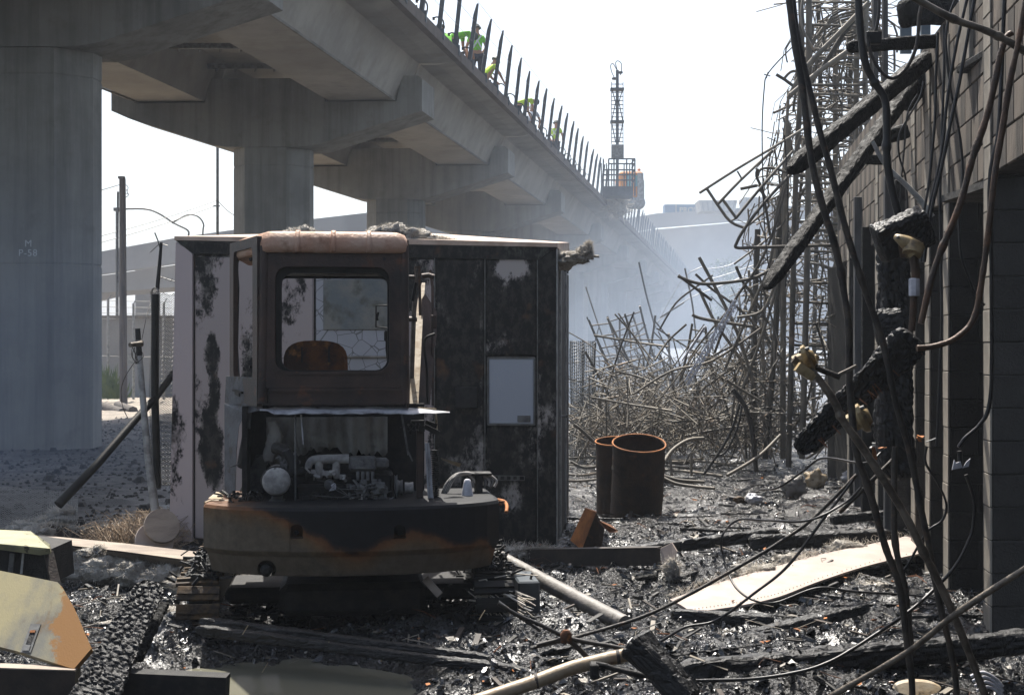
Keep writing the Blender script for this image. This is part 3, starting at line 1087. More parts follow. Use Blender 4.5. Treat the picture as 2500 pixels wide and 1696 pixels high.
# rubble and clods on the silt under the viaduct
m = MB()
for i in range(5200):
    y = rng.uniform(12.5, 34)
    x = rng.uniform(-.46, -.12) * y
    if x > -3.9:
        continue
    z = gz(x, y)
    s = rng.uniform(.008, .035) * (1 + (rng.random() > .97) * 2)
    vs_ = []
    for h_, k_ in ((-.3, 1.0), (rng.uniform(.4, .9), .55)):
        for j in range(5):
            a_ = 2 * math.pi * j / 5 + rng.random()
            vs_.append((x + math.cos(a_) * s * k_ * rng.uniform(.7, 1.4), y + math.sin(a_) * s * k_ * rng.uniform(.7, 1.4), z + h_ * s))
    m.add(vs_, [(5, 6, 7, 8, 9)] + [(j, (j + 1) % 5, 5 + (j + 1) % 5, 5 + j) for j in range(5)])
struct('rubble', m, 'rubble_stone', kind='stuff')
# bent tin, wire ends, splinters and ash lumps mixed into the burnt yard
DEB = {k_: MB() for k_ in ('galv', 'rust', 'char_grey', 'insulation', 'rod', 'brown_steel')}
for i in range(2600):
    y = 6.1 + rng.random() ** 1.25 * 12
    x = rng.uniform(-.36, .42) * y
    if x < -3.6 and y > 12.5:
        continue
    if any(((x - cx) / rx) ** 2 + ((y - cy) / ry) ** 2 < 1.5 for cx, cy, rx, ry in PUDDLES):
        continue
    z = gz(x, y) + .012
    kind_ = rng.random()
    a_ = rng.random() * math.pi
    c_ = Vector((x, y, z))
    if kind_ < .22:      # wire end
        L = rng.uniform(.05, .28)
        d_ = Vector((math.cos(a_), math.sin(a_), 0)) * L
        DEB['rod' if i % 2 else 'rust'].tube([c_, c_ + d_ * .4 + Vector((rng.gauss(0, .02), rng.gauss(0, .02), rng.uniform(0, .05))), c_ + d_ + Vector((0, 0, rng.uniform(-.01, .04)))], rng.uniform(.0015, .004), n=4)
    elif kind_ < .62:    # splinter or flat board piece
        L = rng.uniform(.03, .20)
        d_ = Vector((math.cos(a_), math.sin(a_), rng.uniform(-.3, .4))) * L
        DEB[('char_grey', 'char_grey', 'brown_steel', 'rod')[i % 4]].beam(c_, c_ + d_, rng.uniform(.008, .035), rng.uniform(.003, .012))
    elif kind_ < .80:    # bent tin
        s = rng.uniform(.015, .05)
        u = Vector((math.cos(a_), math.sin(a_), 0)) * s
        v = Vector((-math.sin(a_), math.cos(a_), rng.uniform(-.5, 1.0))) * s * rng.uniform(.3, .9)
        w_ = Vector((0, 0, rng.uniform(.1, .6) * s))
        DEB['galv' if i % 3 == 0 else 'brown_steel'].add([c_ - u, c_ - u + v + w_, c_ + v, c_, c_ + u + w_ * .5, c_ + u + v], [(0, 3, 2, 1), (3, 4, 5, 2)])
    else:                # ash lump
        s = rng.uniform(.008, .03)
        vs_ = [c_ + Vector((rng.gauss(0, 1), rng.gauss(0, 1), abs(rng.gauss(0, .6)))).normalized() * s for _ in range(6)]
        DEB['insulation' if i % 3 == 0 else 'char_grey'].add(vs_, [(0, 1, 2), (0, 2, 3), (0, 3, 4), (1, 2, 5), (2, 3, 5), (3, 4, 5), (0, 4, 1), (1, 5, 4)])
for nm_, mt_ in (('tin_scraps', 'galv'), ('wire_ends', 'rust'), ('burnt_splinters', 'char_grey'), ('ash_lumps', 'insulation'), ('wire_scraps', 'rod'), ('board_scraps', 'brown_steel')):
    struct(nm_, DEB[mt_], mt_, kind='stuff')

# ------------------------------------------------------------------ viaduct
BD = 0.177                      # x per metre of depth: the direction of the viaduct


def axis_x(Y):                  # centre line
    return -8.40 + BD * (Y - 23.2)


BENTS = [11.6, 23.2, 34.8, 47.0, 60.0, 76.0, 92.0, 108.0, 124.0, 140.0, 156.0, 172.0]
DECK_Z = 9.50
via = thing('viaduct', (axis_x(23.2), 23.2, 0), 'long raised concrete viaduct on hammerhead columns crossing overhead', 'bridge')


def sheared(f):
    """profile in (x offset from the centre line, z) lofted along the sheared viaduct direction"""
    return f


def add_long(mb, prof, Y0, Y1, n=1):
    """prof: closed outline of (dx, z)"""
    mb.loft([[(axis_x(Y) + dx, Y, z) for dx, z in prof] for Y in (Y0, Y1)])


colmb = None
for bi, Y in enumerate(BENTS):
    cx = axis_x(Y)
    c = 0.45
    w, d0, d1 = 1.04, -0.60, 0.60
    pl = [(-0.54, 0), (0.54, 0), (0.54 + c, c), (0.54 + c, c + 0.32), (0.54, 2 * c + 0.32), (-0.54, 2 * c + 0.32), (-0.54 - c, c + 0.32), (-0.54 - c, c)]
    mb = MB()
    rings = []
    for z, k_ in ((-0.4, 1), (3.16, 1), (3.17, .982), (3.20, .982), (3.21, 1), (6.42, 1), (6.43, .985), (6.455, .985), (6.465, 1), (6.90, 1)):
        rings.append([(cx + x * k_ + BD * y, Y + (y - .6) * k_ + .6, z) for x, y in pl])
    mb.loft(rings)
    cobj = part('column', mb, 'concrete', via)
    # hammerhead cap: sloping underside, upstand between the girders
    mb = MB()
    cap = [(-4.0, 7.86), (-3.55, 7.66), (-1.35, 6.96), (-0.99, 6.903), (0.99, 6.903), (1.35, 6.96), (4.05, 7.80), (4.05, 8.62), (3.95, 8.70), (3.55, 8.70),
           (3.40, 8.05), (1.55, 8.05), (1.45, 8.66), (-1.45, 8.66), (-1.55, 8.05), (-3.40, 8.05), (-3.55, 8.70), (-3.9, 8.70), (-4.0, 8.62)]
    mb.loft([[(cx + x + BD * y - 0.0, Y + y - 0.045 * x, z) for x, z in cap] for y in (-0.05, 1.30)])
    part('bent_cap', mb, 'concrete', via)
    # bearing plates
    for sx in (-2.9, -2.0, 2.0, 2.9):
        b2 = MB()
        b2.box(cx + sx - 0.2, Y + 0.3, 8.052, cx + sx + 0.2, Y + 0.7, 8.092)
        if bi < 5:
            part('bearing', b2, 'steel_dark', via)
# tub girders: two lines, one piece per span, with an 8 cm joint
ends = [Y + 0.62 for Y in BENTS]
for i in range(len(ends) - 1):
    Y0, Y1 = ends[i] + 0.05, ends[i + 1] - 0.05
    for s in (1, -1):
        mb = MB()
        outer, inner = 3.34, 1.62
        # trapezoid: sloped webs
        prof = [(s * inner, 8.10), (s * outer, 8.10), (s * (outer + 0.48), 9.16), (s * (inner - 0.42), 9.16)]
        mb.loft([[(axis_x(Y) + dx, Y, z) for dx, z in prof] for Y in (Y0, Y1)])
        part('tub_girder', mb, 'concrete_girder', via)
        # drip lip along the bottom edge of the outer web
        m2 = MB()
        p2 = [(s * (outer + 0.002), 8.06), (s * (outer + 0.05), 8.06), (s * (outer + 0.07), 8.10), (s * (outer + 0.004), 8.10)]
        m2.loft([[(axis_x(Y) + dx, Y, z) for dx, z in p2] for Y in (Y0, Y1)])
        part('drip_lip', m2, 'concrete', via)
    mb = MB()
    deck = [(-4.45, 9.165), (4.30, 9.165), (4.72, 9.24), (4.72, 9.30), (-4.9, 9.30), (-4.9, 9.24)]
    mb.loft([[(axis_x(Y) + dx, Y, z) for dx, z in deck] for Y in (Y0, Y1)])
    part('deck_slab', mb, 'concrete_girder', via)
    mb = MB()
    fas = [(4.725, 9.22), (4.90, 9.22), (4.90, 9.50), (4.60, 9.50), (4.60, 9.303), (4.725, 9.303)]
    mb.loft([[(axis_x(Y) + dx, Y, z) for dx, z in fas] for Y in (Y0, Y1)])
    part('edge_beam', mb, 'concrete_brown', via)
    mb = MB()
    fas = [(-4.85, 9.303), (-5.05, 9.15), (-5.05, 10.1), (-4.85, 10.1)]
    mb.loft([[(axis_x(Y) + dx, Y, z) for dx, z in fas] for Y in (Y0, Y1)])
    part('far_parapet', mb, 'concrete', via)
    # steel cross frames seen between the two girders
    if i < 4:
        for k in range(5):
            Yk = Y0 + (Y1 - Y0) * (k + 0.5) / 5
            xk = axis_x(Yk)
            m3 = MB()
            m3.box(xk - 1.25, Yk - .06, 8.80, xk + 1.25, Yk + .06, 8.92)
            for q in range(5):
                xx = xk - 1.0 + q * 0.5
                m3.beam((xx, Yk + 0.05, 8.86), (xx - 0.2, Yk + 0.75, 8.90), 0.05)
            part('cross_frame', m3, 'galv', via)

# stencilled marking on the nearest visible column
X58 = S(48, 0, 23.15)


def text_mesh(txt, h, m, parent, loc, rotz=0.0, name='lettering', ext=0.002, sp=1.0):
    # one mesh per character
    cu = bpy.data.curves.new(name, 'FONT')
    cu.body = txt
    cu.size = h
    cu.extrude = ext
    cu.align_x = 'CENTER'
    cu.space_character = sp
    tmp = bpy.data.objects.new(name, cu)
    COL.objects.link(tmp)
    bpy.context.view_layer.update()
    me = bpy.data.meshes.new_from_object(tmp.evaluated_get(bpy.context.evaluated_depsgraph_get()))
    bpy.data.objects.remove(tmp)
    me.materials.clear()
    me.materials.append(MATS[m])
    ob = bpy.data.objects.new(name, me)
    COL.objects.link(ob)
    ob.parent = parent
    ob.location = ORG[parent].inverted() @ Vector(loc)
    ob.rotation_euler = (R(90), 0, rotz)
    ob['kind'] = 'stuff' if len(txt) > 1 else None
    if len(txt) == 1:
        del ob['kind']
    return ob


text_mesh('M', 0.165, 'stencil', via, S(69, 602, 23.19), name='stencil_lettering')
text_mesh('P-58', 0.165, 'stencil', via, S(68, 625, 23.19), name='stencil_lettering', sp=1.1)

# ------------------------------------------------------------------ fence of slanted posts on the deck edge
fen = thing('deck_fence', (axis_x(37) + 4.8, 37, DECK_Z), 'row of leaning dark steel fence posts along the viaduct deck edge', 'fence')


def edge_x(Y):
    return axis_x(Y) + 4.78


post = MB()
# post leans outwards, pointed top; local coordinates
post.loft([[(x0, -.045, z), (x1, -.045, z), (x1, .045, z), (x0, .045, z)] for x0, x1, z in ((-.055, .055, -.02), (.12, .23, 1.40), (.215, .262, 1.72))])
pme = mesh_from(post, 'post')
pme.materials.append(MATS['steel_dark'])
pme2 = pme.copy()
pme2.materials[0] = MATS['steel_blue']  # bluer copy for the far posts, distance haze put into the colour
brk = MB()
brk.box(-0.06, -0.10, -0.16, 0.12, 0.10, 0.10)
bme = mesh_from(brk, 'bracket')
bme.materials.append(MATS['steel_blue'])
ys = [26.2 + 1.8 * k for k in range(26)] + [75.5 + 1.8 * k for k in range(52)]
for k, Y in enumerate(ys):
    p = ORG[fen].inverted() @ Vector((edge_x(Y), Y, DECK_Z))
    inst('post', pme if Y < 66 else pme2, p, fen, rot=(rng.uniform(-.03, .03), rng.uniform(-.03, .03), rng.uniform(-.2, .2)), scale=(1, 1, rng.uniform(.95, 1.03)))
    if Y < 60:
        inst('bracket', bme, p + Vector((0.02, 0, 0)), fen)
for dz, dx in ((1.70, 0.25), (1.16, 0.165), (0.62, 0.09)):
    w = MB()
    for a, b in ((26.2, 71.2), (75.5, 167)):
        w.tube([(edge_x(a) + dx, a, DECK_Z + dz), (edge_x(b) + dx, b, DECK_Z + dz)], 0.008, n=4)
    part('wire', w, 'wire', fen)

# cable pipe along the deck edge with curved hook brackets and track parts
pip = thing('deck_pipe', (edge_x(30) - .3, 30, DECK_Z), 'dark pipe on hooked brackets behind the deck fence posts', 'pipe')
m = MB()
m.tube([(edge_x(Y) - 0.42 + 0.03 * math.sin(Y), Y, DECK_Z + 0.34 + 0.05 * math.sin(Y * .7)) for Y in range(24, 70, 2)], 0.085, n=8)
part('pipe', m, 'black_metal', pip)
hk = MB()
hk.tube([(0, 0, 0.1), (0.1, 0, 0.5), (0.06, 0, 0.68), (-0.08, 0, 0.74), (-0.16, 0, 0.70)], 0.022, n=5, sub=3)
hk.box(-0.2, -0.1, 0.0, 0.06, 0.12, 0.2)
hk.box(-0.19, -0.04, 0.66, -0.13, 0.04, 0.73)
hme = mesh_from(hk, 'hook_bracket')
hme.materials.append(MATS['black_metal'])
for k in range(24):
    Y = 26.0 + 1.75 * k
    inst('hook_bracket', hme, ORG[pip].inverted() @ Vector((edge_x(Y) - 0.28, Y, DECK_Z)), pip)
m = MB()
for k in range(150):
    Y = 25 + 44 * rng.random()
    a, b, c_ = rng.uniform(.03, .16), rng.uniform(.05, .25), rng.uniform(.03, .22)
    x = edge_x(Y) - rng.uniform(0.08, 0.5)
    m.beam((x - a, Y, DECK_Z + .01), (x + a, Y + b, DECK_Z + c_ + .03), rng.uniform(.03, .10))
struct('deck_rubble', m, 'char_grey', kind='stuff')

# ------------------------------------------------------------------ workers on the deck


def skin_obj(name, joints, edges, mname, parent, sub=1, root=0):
    me = bpy.data.meshes.new(name)
    me.from_pydata([j[0] for j in joints], edges, [])
    me.update()
    me.materials.append(MATS[mname])
    ob = bpy.data.objects.new(name, me)
    COL.objects.link(ob)
    ob.parent = parent
    md = ob.modifiers.new('skin', 'SKIN')
    md.use_smooth_shade = True
    sv = me.skin_vertices[0].data
    for i, j in enumerate(joints):
        r = j[1]
        sv[i].radius = r if isinstance(r, tuple) else (r, r)
        sv[i].use_root = (i == root)
    sb = ob.modifiers.new('sub', 'SUBSURF')
    sb.levels = sub
    sb.render_levels = sub
    return ob


def person(pos, heading, label, pose='stand', vest='vest', hat='hat_dark', top='vest'):
    """pos = feet on the deck; local y is forward"""
    t = thing('person', pos, label, 'person', 'track workers on the viaduct deck', rotz=heading)
    if pose == 'stand':
        hip, waist, chest, neck, head = (0, 0, .92), (0, .02, 1.10), (0, .04, 1.36), (0, .06, 1.50), (0, .10, 1.66)
        knees = [(-.11, .06, .50), (.11, .0, .50)]
        feet = [(-.12, -.02, .08), (.12, -.04, .08)]
        el = [(-.30, .06, 1.12), (.30, .08, 1.14)]
        hand = [(-.24, .26, .98), (.22, .30, 1.05)]
    elif pose == 'bend':
        hip, waist, chest, neck, head = (0, -.12, .90), (0, .04, 1.04), (0, .30, 1.14), (0, .44, 1.14), (0, .58, 1.12)
        knees = [(-.12, .02, .50), (.12, .06, .50)]
        feet = [(-.14, -.06, .08), (.14, -.02, .08)]
        el = [(-.24, .42, .82), (.24, .44, .80)]
        hand = [(-.16, .52, .52), (.14, .55, .50)]
    else:
        hip, waist, chest, neck, head = (0, -.10, .42), (0, .0, .60), (0, .14, .80), (0, .22, .92), (0, .30, 1.04)
        knees = [(-.16, .28, .40), (.16, .26, .14)]
        feet = [(-.16, .10, .08), (.16, -.24, .08)]
        el = [(-.28, .30, .62), (.28, .32, .60)]
        hand = [(-.18, .50, .44), (.16, .52, .42)]
    V = lambda a: Vector(a)
    sh = [V(chest).lerp(V(neck), .55) + Vector((s * .19, 0, 0)) for s in (-1, 1)]
    j = [(hip, (.15, .11)), (waist, (.14, .10)), (chest, (.17, .12)), (neck, .058), (V(neck).lerp(V(head), .55), .075), (head, .10),
         (V(head) + (V(head) - V(neck)).normalized() * .09, .07)]
    e = [(0, 1), (1, 2), (2, 3), (3, 4), (4, 5), (5, 6)]
    for s in (0, 1):
        b = len(j)
        j += [(sh[s], .065), (el[s], .047), (hand[s], .032), (V(hand[s]) + (V(hand[s]) - V(el[s])).normalized() * .09, .036)]
        e += [(2, b), (b, b + 1), (b + 1, b + 2), (b + 2, b + 3)]
    for s in (0, 1):
        b = len(j)
        hx = (-.10, .10)[s]
        j += [((hip[0] + hx, hip[1], hip[2] - .08), .09), (knees[s], .065), (feet[s], .045), ((feet[s][0], feet[s][1] + .16, .04), .04)]
        e += [(0, b), (b, b + 1), (b + 1, b + 2), (b + 2, b + 3)]
    skin_obj('body', j, e, 'skin', t)
    # trousers
    j2 = [(hip, (.165, .125))]
    e2 = []
    for s in (0, 1):
        b = len(j2)
        hx = (-.10, .10)[s]
        j2 += [((hip[0] + hx, hip[1], hip[2] - .08), .105), (knees[s], .082), (V(feet[s]) + Vector((0, 0, .04)), .065)]
        e2 += [(0, b), (b, b + 1), (b + 1, b + 2)]
    skin_obj('trousers', j2, e2, 'cloth_dark', t)
    j3 = [(V(hip) + Vector((0, 0, .05)), (.17, .13)), (waist, (.165, .125)), (chest, (.195, .145)), (V(chest).lerp(V(neck), .7), .08)]
    e3 = [(0, 1), (1, 2), (2, 3)]
    for s in (0, 1):
        b = len(j3)
        j3 += [(sh[s], .08), (V(sh[s]).lerp(V(el[s]), .6), .065)]
        e3 += [(2, b), (b, b + 1)]
    skin_obj('vest' if vest.startswith('vest') else 'shirt', j3, e3, vest, t)
    if vest.startswith('vest') and pose == 'stand':
        bm = MB()
        for s in (-1, 1):
            bm.tube([V((s * .13, chest[1] - .17, chest[2] + .10)), V((0, chest[1] - .185, chest[2] - .08)), V((-s * .12, chest[1] - .17, chest[2] - .28))], .022, n=4, sub=3)
        part('reflective_band', bm, 'vest_band', t, local=True)
    hm = MB()
    up = (V(head) - V(neck)).normalized()
    hc = V(head) + up * .06
    rings = []
    q = up.orthogonal().normalized()
    q2 = up.cross(q)
    for r_, h_ in ((.15, -.01), (.155, 0.0), (.12, .02), (.115, .06), (.08, .11), (.02, .125)):
        rings.append([hc + up * h_ + (q * math.cos(2 * math.pi * k / 12) + q2 * math.sin(2 * math.pi * k / 12)) * r_ for k in range(12)])
    hm.loft(rings, smooth=True)
    part('hat', hm, hat, t, local=True)
    return t


def on_deck(px, Y, dz=0.0):
    return Vector(((px - 1250) / F_PX * Y, Y, DECK_Z + dz))


person(on_deck(1108, 38.2), R(-60), 'worker in green vest bending over, nearest one on the viaduct deck', 'bend')
person(on_deck(1164, 40.0), R(10), 'standing worker in green vest with crossed bands and dark cap', 'stand')
person(on_deck(1188, 41.5), R(-60), 'crouching worker in yellow vest right behind the standing worker', 'crouch', vest='vest_yellow')
person(on_deck(1268, 48.6), R(-70), 'worker in yellow vest bending over beside a crouching man in white', 'bend', vest='vest_yellow')
person(on_deck(1294, 49.6), R(-20), 'crouching worker in white shirt and white cap on the viaduct', 'crouch', vest='cloth_white', hat='cloth_white')
person(on_deck(1356, 57.0), R(-20), 'farthest worker in yellow green vest near the viaduct deck edge', 'stand', vest='vest_yellow')
o = person(on_deck(1092, 37.2, -.0), R(40), 'crouching worker in green vest partly hidden at the deck edge by the pipe', 'crouch')

# ------------------------------------------------------------------ aerial work platform on the deck with its mast, and the orange rail machine
YB = 70.0
lift = thing('mast_platform', S(1508, 480, YB), 'grey caged work platform under a tall lattice mast at the deck edge', 'work platform')
px2m = YB / F_PX


def bx(mb, x0, y0, x1, y1, Ya, Yb, r=None):
    a, b = S(x0, y1, Ya), S(x1, y0, Ya)
    return mb.box(a.x, Ya, a.z, b.x, Yb, b.z)


m = MB()
bx(m, 1471, 455, 1545, 478, YB - .6, YB + .9)
part('basket_floor', m, 'steel_dark', lift)
m = MB()
for x in (1473, 1486, 1499, 1530, 1544, 1550):
    a, b = S(x, 478, YB - .62), S(x, 388, YB - .62)
    m.beam(a, b, .07)
    m.beam(a + Vector((0, 1.6, 0)), b + Vector((0, 1.6, 0)), .06)
for y in (388, 400, 415, 427, 440):
    m.beam(S(1486 if y < 410 else 1473, y, YB - .62), S(1549, y, YB - .62), .07)
    m.beam(S(1486, y, YB + 1.0), S(1549, y, YB + 1.0), .06)
    m.beam(S(1549, y, YB - .62), S(1549, y, YB - .62) + Vector((0, 1.6, 0)), .06)
part('basket_railing', m, 'steel_dark', lift)
m = MB()
m.beam(S(1507, 470, YB), S(1507, 172, YB), .15)
part('mast_tube', m, 'steel_blue', lift)
m = MB()
for s in (-1, 1):
    m.beam(S(1507 + s * 14, 352, YB), S(1507 + s * 14, 200, YB), .035)
    for y0, y1 in ((348, 298), (250, 298), (250, 215)):
        m.beam(S(1507 + s * 4, y0, YB - .1), S(1507 + s * 14, y1, YB - .1), .05)
for y in range(206, 352, 10):
    m.beam(S(1492, y, YB - .1), S(1522, y, YB - .1), .04)
for y in (219, 298):
    m.box(S(1490, y, YB).x, YB - .22, S(0, y + 3, YB).z, S(1523, y, YB).x, YB + .22, S(0, y - 3, YB).z)
part('lattice', m, 'steel_dark', lift)
m = MB()
bx(m, 1493, 353, 1523, 385, YB - .3, YB - .05)
part('control_box', m, 'galv', lift)
m = MB()
m.tube([S(1507, 172, YB), S(1503, 155, YB), S(1508, 149, YB), S(1517, 156, YB), S(1517, 176, YB), S(1514, 184, YB)], .025, n=5, sub=4)
m.tube([S(1500, 190, YB), S(1493, 175, YB), S(1491, 160, YB), S(1497, 156, YB), S(1505, 170, YB)], .025, n=5, sub=4)
m.lathe([(.02, 0), (.14, .03), (.14, .12), (.02, .15)], S(1514, 181, YB), n=10)
m.lathe([(.02, 0), (.14, .03), (.14, .12), (.02, .15)], S(1500, 196, YB), n=10)
part('cable_loop', m, 'steel_dark', lift)

rm = thing('rail_machine', S(1540, 470, 76), 'orange rail mounted machine with cyan tinted cab windows on the viaduct', 'rail machine')
m = MB()
YR = 76.0
a, b = S(1512, 497, YR), S(1570, 418, YR)
m.bbox(a.x, YR, DECK_Z + .35, b.x, YR + 3.2, b.z, .1)
part('body', m, 'machine_orange', rm)
for x0, x1 in ((1530, 1541), (1550, 1559)):
    m = MB()
    bx(m, x0, 428, x1, 455, YR - .03, YR - .005)
    part('window', m, 'glass_cyan', rm)
m = MB()
bx(m, 1557, 422, 1571, 490, YR - .25, YR + .6)
bx(m, 1568, 440, 1573, 500, YR - .1, YR)
for x in (1523, 1541, 1560):
    m.lathe([(.1, 0), (.36, .02), (.36, .2), (.1, .22)], (S(x, 0, YR).x, YR + .1, DECK_Z + .36), n=14, axis='Y')
part('cab_frame', m, 'galv_pale', rm)
m = MB()
m.lathe([(.02, 0), (.10, .02), (.09, .12), (.02, .16)], S(1560, 418, YR + .4), n=10)
part('beacon', m, 'machine_orange', rm)

# hanging melted insulation below the platform
def tuft(c, rx, ry, rz, n_hair=200, seed=0, hair=0.06, hr=0.0025, lump=0.5, squash=1.0):
    r = random.Random(seed)
    b = MB()
    nu, nv = 34, 18
    rings = []
    for i in range(nv + 1):
        th = math.pi * i / nv
        ring = []
        for j in range(nu):
            ph = 2 * math.pi * j / nu
            d = Vector((math.sin(th) * math.cos(ph), math.sin(th) * math.sin(ph), math.cos(th)))
            k = 1 + lump * mnoise.noise(d * 1.7 + Vector((seed, 0, 0))) + lump * .7 * mnoise.noise(d * 4.5 + Vector((0, seed, 0))) + lump * .45 * mnoise.noise(d * 11 + Vector((seed, seed, 0))) + r.uniform(-.05, .05) * lump
            ring.append(Vector(c) + Vector((d.x * rx * k, d.y * ry * k, d.z * rz * k)))
        rings.append(ring)
    b.loft(rings, cap=False, smooth=True)
    h = MB()
    for i in range(n_hair):
        d = Vector((r.gauss(0, 1), r.gauss(0, 1), r.gauss(0, 1) + .3)).normalized()
        p = Vector(c) + Vector((d.x * rx, d.y * ry, d.z * rz)) * r.uniform(.85, 1.1)
        q = p + (d + Vector((r.gauss(0, .7), r.gauss(0, .7), r.gauss(0, .6)))).normalized() * hair * r.uniform(.4, 1.3)
        mid = (p + q) / 2 + Vector((r.gauss(0, .2), r.gauss(0, .2), r.gauss(0, .2))) * hair
        h.tube([p, mid, q], [hr, hr * .8, hr * .3], n=3, cap=False)
    return b, h


def fluffy(name, spots, label, cat, group=None, mname='insulation', nh=160, hair=.07, hr=.0028, kind=None):
    c0 = Vector(spots[0][0])
    t = thing(name, c0, label, cat, group)
    H = MB()
    for i, (c, rx, ry, rz) in enumerate(spots):
        b, h = tuft(c, rx, ry, rz, nh, seed=i * 3.7 + c0.x * 11 + c0.z, hair=hair, hr=hr)
        part('batt', b, mname, t)
        H.add(h.v, h.f, True)
    part('fibres', H, 'fibre', t, kind='stuff')
    return t


fluffy('insulation', [(S(1500, 492, 71.5), .5, .3, .45), (S(1512, 505, 71.5), .4, .3, .5)],
       'burst pale insulation hanging under the work platform', 'insulation', hair=.6, hr=.02, nh=120)

# ------------------------------------------------------------------ far background
# curved overpass at the left
op = thing('overpass', (-20, 66, 0), 'hazy grey curved overpass far behind the left column', 'overpass')


def curve_band(pts, t, zt=None):
    """pts: (X, Y, ztop, zbottom)"""
    m = MB()
    rings = []
    for X, Y, z1, z0 in pts:
        rings.append([(X, Y, z0), (X, Y, z1), (X + .1, Y + t, z1), (X + .1, Y + t, z0)])
    m.loft(rings)
    return m


def P4(px, y_top, y_bot, Y):
    a, b = S(px, y_top, Y), S(px, y_bot, Y)
    return (a.x, Y, a.z, b.z)


part('parapet', curve_band([P4(-60, 690, 745, 95), P4(100, 652, 705, 97), P4(241, 615, 671, 100), P4(433, 580, 643, 105), P4(564, 562, 628, 112),
                            P4(760, 535, 600, 118), P4(900, 519, 590, 124), P4(1100, 500, 575, 130)], .4), 'concrete_far', op)
part('girder', curve_band([P4(-60, 748, 790, 98), P4(100, 708, 750, 100), P4(241, 674, 715, 103), P4(433, 646, 700, 108), P4(564, 631, 690, 115),
                           P4(760, 603, 670, 121), P4(900, 593, 660, 127), P4(1100, 578, 650, 133)], 6), 'concrete_far', op)
for px in (180, 330, 470, 820):
    m = MB()
    a, b = S(px, 640, 112), S(px + 46, 860, 112)
    m.box(a.x, 112, -.2, b.x, 114, a.z + 1)
    part('pier', m, 'concrete_far', op)
# right background: another hazy overpass with tanks and a sign on top
op2 = thing('overpass', (30, 150, 0), 'wide hazy overpass behind the tangled steel at the right', 'overpass')
part('parapet', curve_band([P4(1490, 540, 575, 190), P4(1604, 521, 556, 185), P4(1800, 508, 540, 180), P4(2000, 500, 533, 176), P4(3200, 490, 528, 172)], .6), 'concrete_far', op2)
part('girder', curve_band([P4(1490, 578, 850, 194), P4(1604, 560, 850, 189), P4(1800, 543, 850, 184), P4(2000, 536, 850, 180), P4(3200, 531, 850, 176)], 8), 'stucco_far', op2)
YS = 188.0
sg = thing('container_sign', S(1660, 520, YS), 'blue sign board with cream letters standing on the far overpass', 'sign')
m = MB()
bx(m, 1623, 499, 1706, 526, YS, YS + 2.5)
part('board', m, 'sign_blue', sg)
text_mesh('PROVI', 1.05, 'sign_letter', sg, S(1684, 519, YS - .05), name='lettering', ext=.01)
m = MB()
bx(m, 1649, 498, 1652, 526, YS - .12, YS - .02)
part('post', m, 'galv_pale', sg)
for (x0, x1, x2, x3, yt, yb) in ((1706, 1800, 1712, 1795, 489, 515), (1816, 1900, 1820, 1895, 482, 512)):
    m = MB()
    Yt = 176.0
    a = [S(x2, yb, Yt), S(x3, yb, Yt), S(x1, yt, Yt), S(x0, yt, Yt)]
    m.loft([a, [p + Vector((0, 4, 0)) for p in a]])
    t = thing('tarped_bin', a[0], 'pale tarp covered bin on the far overpass, ' + ('nearer the blue sign' if x0 < 1750 else 'behind the leaning steel rack'), 'bin')
    part('tarp', m, 'tarp', t)
    m = MB()
    for k in range(7):
        u = (k + .5) / 7
        m.beam(a[0].lerp(a[1], u) + Vector((0, -.05, 0)), a[3].lerp(a[2], u) + Vector((0, -.05, 0)), .12)
    part('rib', m, 'galv_pale', t)

# utility pole with wires and street lamps at left
YP = 44.0
up = thing('utility_pole', S(300, 1000, YP), 'weathered wooden utility pole with a snapped top behind the viaduct', 'utility pole')
m = MB()
m.tube([S(302, 1005, YP), S(300, 700, YP), S(299, 437, YP)], [.13, .12, .105], n=12)
part('pole', m, 'wood_pole', up)
m = MB()
m.box(S(290, 0, YP).x, YP - .1, S(0, 437, YP).z, S(304, 0, YP).x, YP + .1, S(0, 431, YP).z)
part('top_cap', m, 'wood_pole', up)
m = MB()
m.tube([S(306, 450, YP - .15), S(313, 458, YP - .15), S(310, 468, YP - .15), S(314, 476, YP - .15), S(307, 482, YP - .15)], .012, n=4, sub=3)
m.tube([S(305, 470, YP - .15), S(312, 474, YP - .15), S(308, 462, YP - .15)], .01, n=4, sub=3)
part('loose_wire', m, 'black_metal', up)
m = MB()
m.tube([S(288, 468, YP), S(287, 610, YP), S(287, 690, YP)], .035, n=6)
part('guy_conduit', m, 'galv', up)

YL = 52.0
sl = thing('street_lamp', S(531, 700, YL), 'tall thin grey lamp post seen beside the second column', 'street lamp')
m = MB()
m.tube([S(531, 990, YL), S(531, 350, YL)], .055, n=8)
part('pole', m, 'galv', sl)
m = MB()
m.beam(S(521, 503, YL), S(537, 503, YL), .05)
part('crossarm', m, 'galv', sl)
sl = thing('street_lamp', S(288, 700, 60), 'curved arm street lamp reaching right from the utility pole', 'street lamp')
m = MB()
m.tube([S(286, 990, 60), S(286, 512, 60)], .07, n=8)
part('pole', m, 'galv', sl)
m = MB()
m.tube([S(286, 511, 60), S(350, 510, 60), S(385, 520, 60), S(425, 545, 60), S(458, 562, 60), S(460, 577, 60)], .045, n=6, sub=4)
part('arm', m, 'galv', sl)
m = MB()
m.box(S(280, 0, 60).x, 59.8, S(0, 516, 60).z, S(294, 0, 60).x, 60.2, S(0, 508, 60).z)
part('bracket', m, 'galv', sl)
sl = thing('street_lamp', S(480, 700, 64), 'gooseneck street lamp curving down behind the booth corner', 'street lamp')
m = MB()
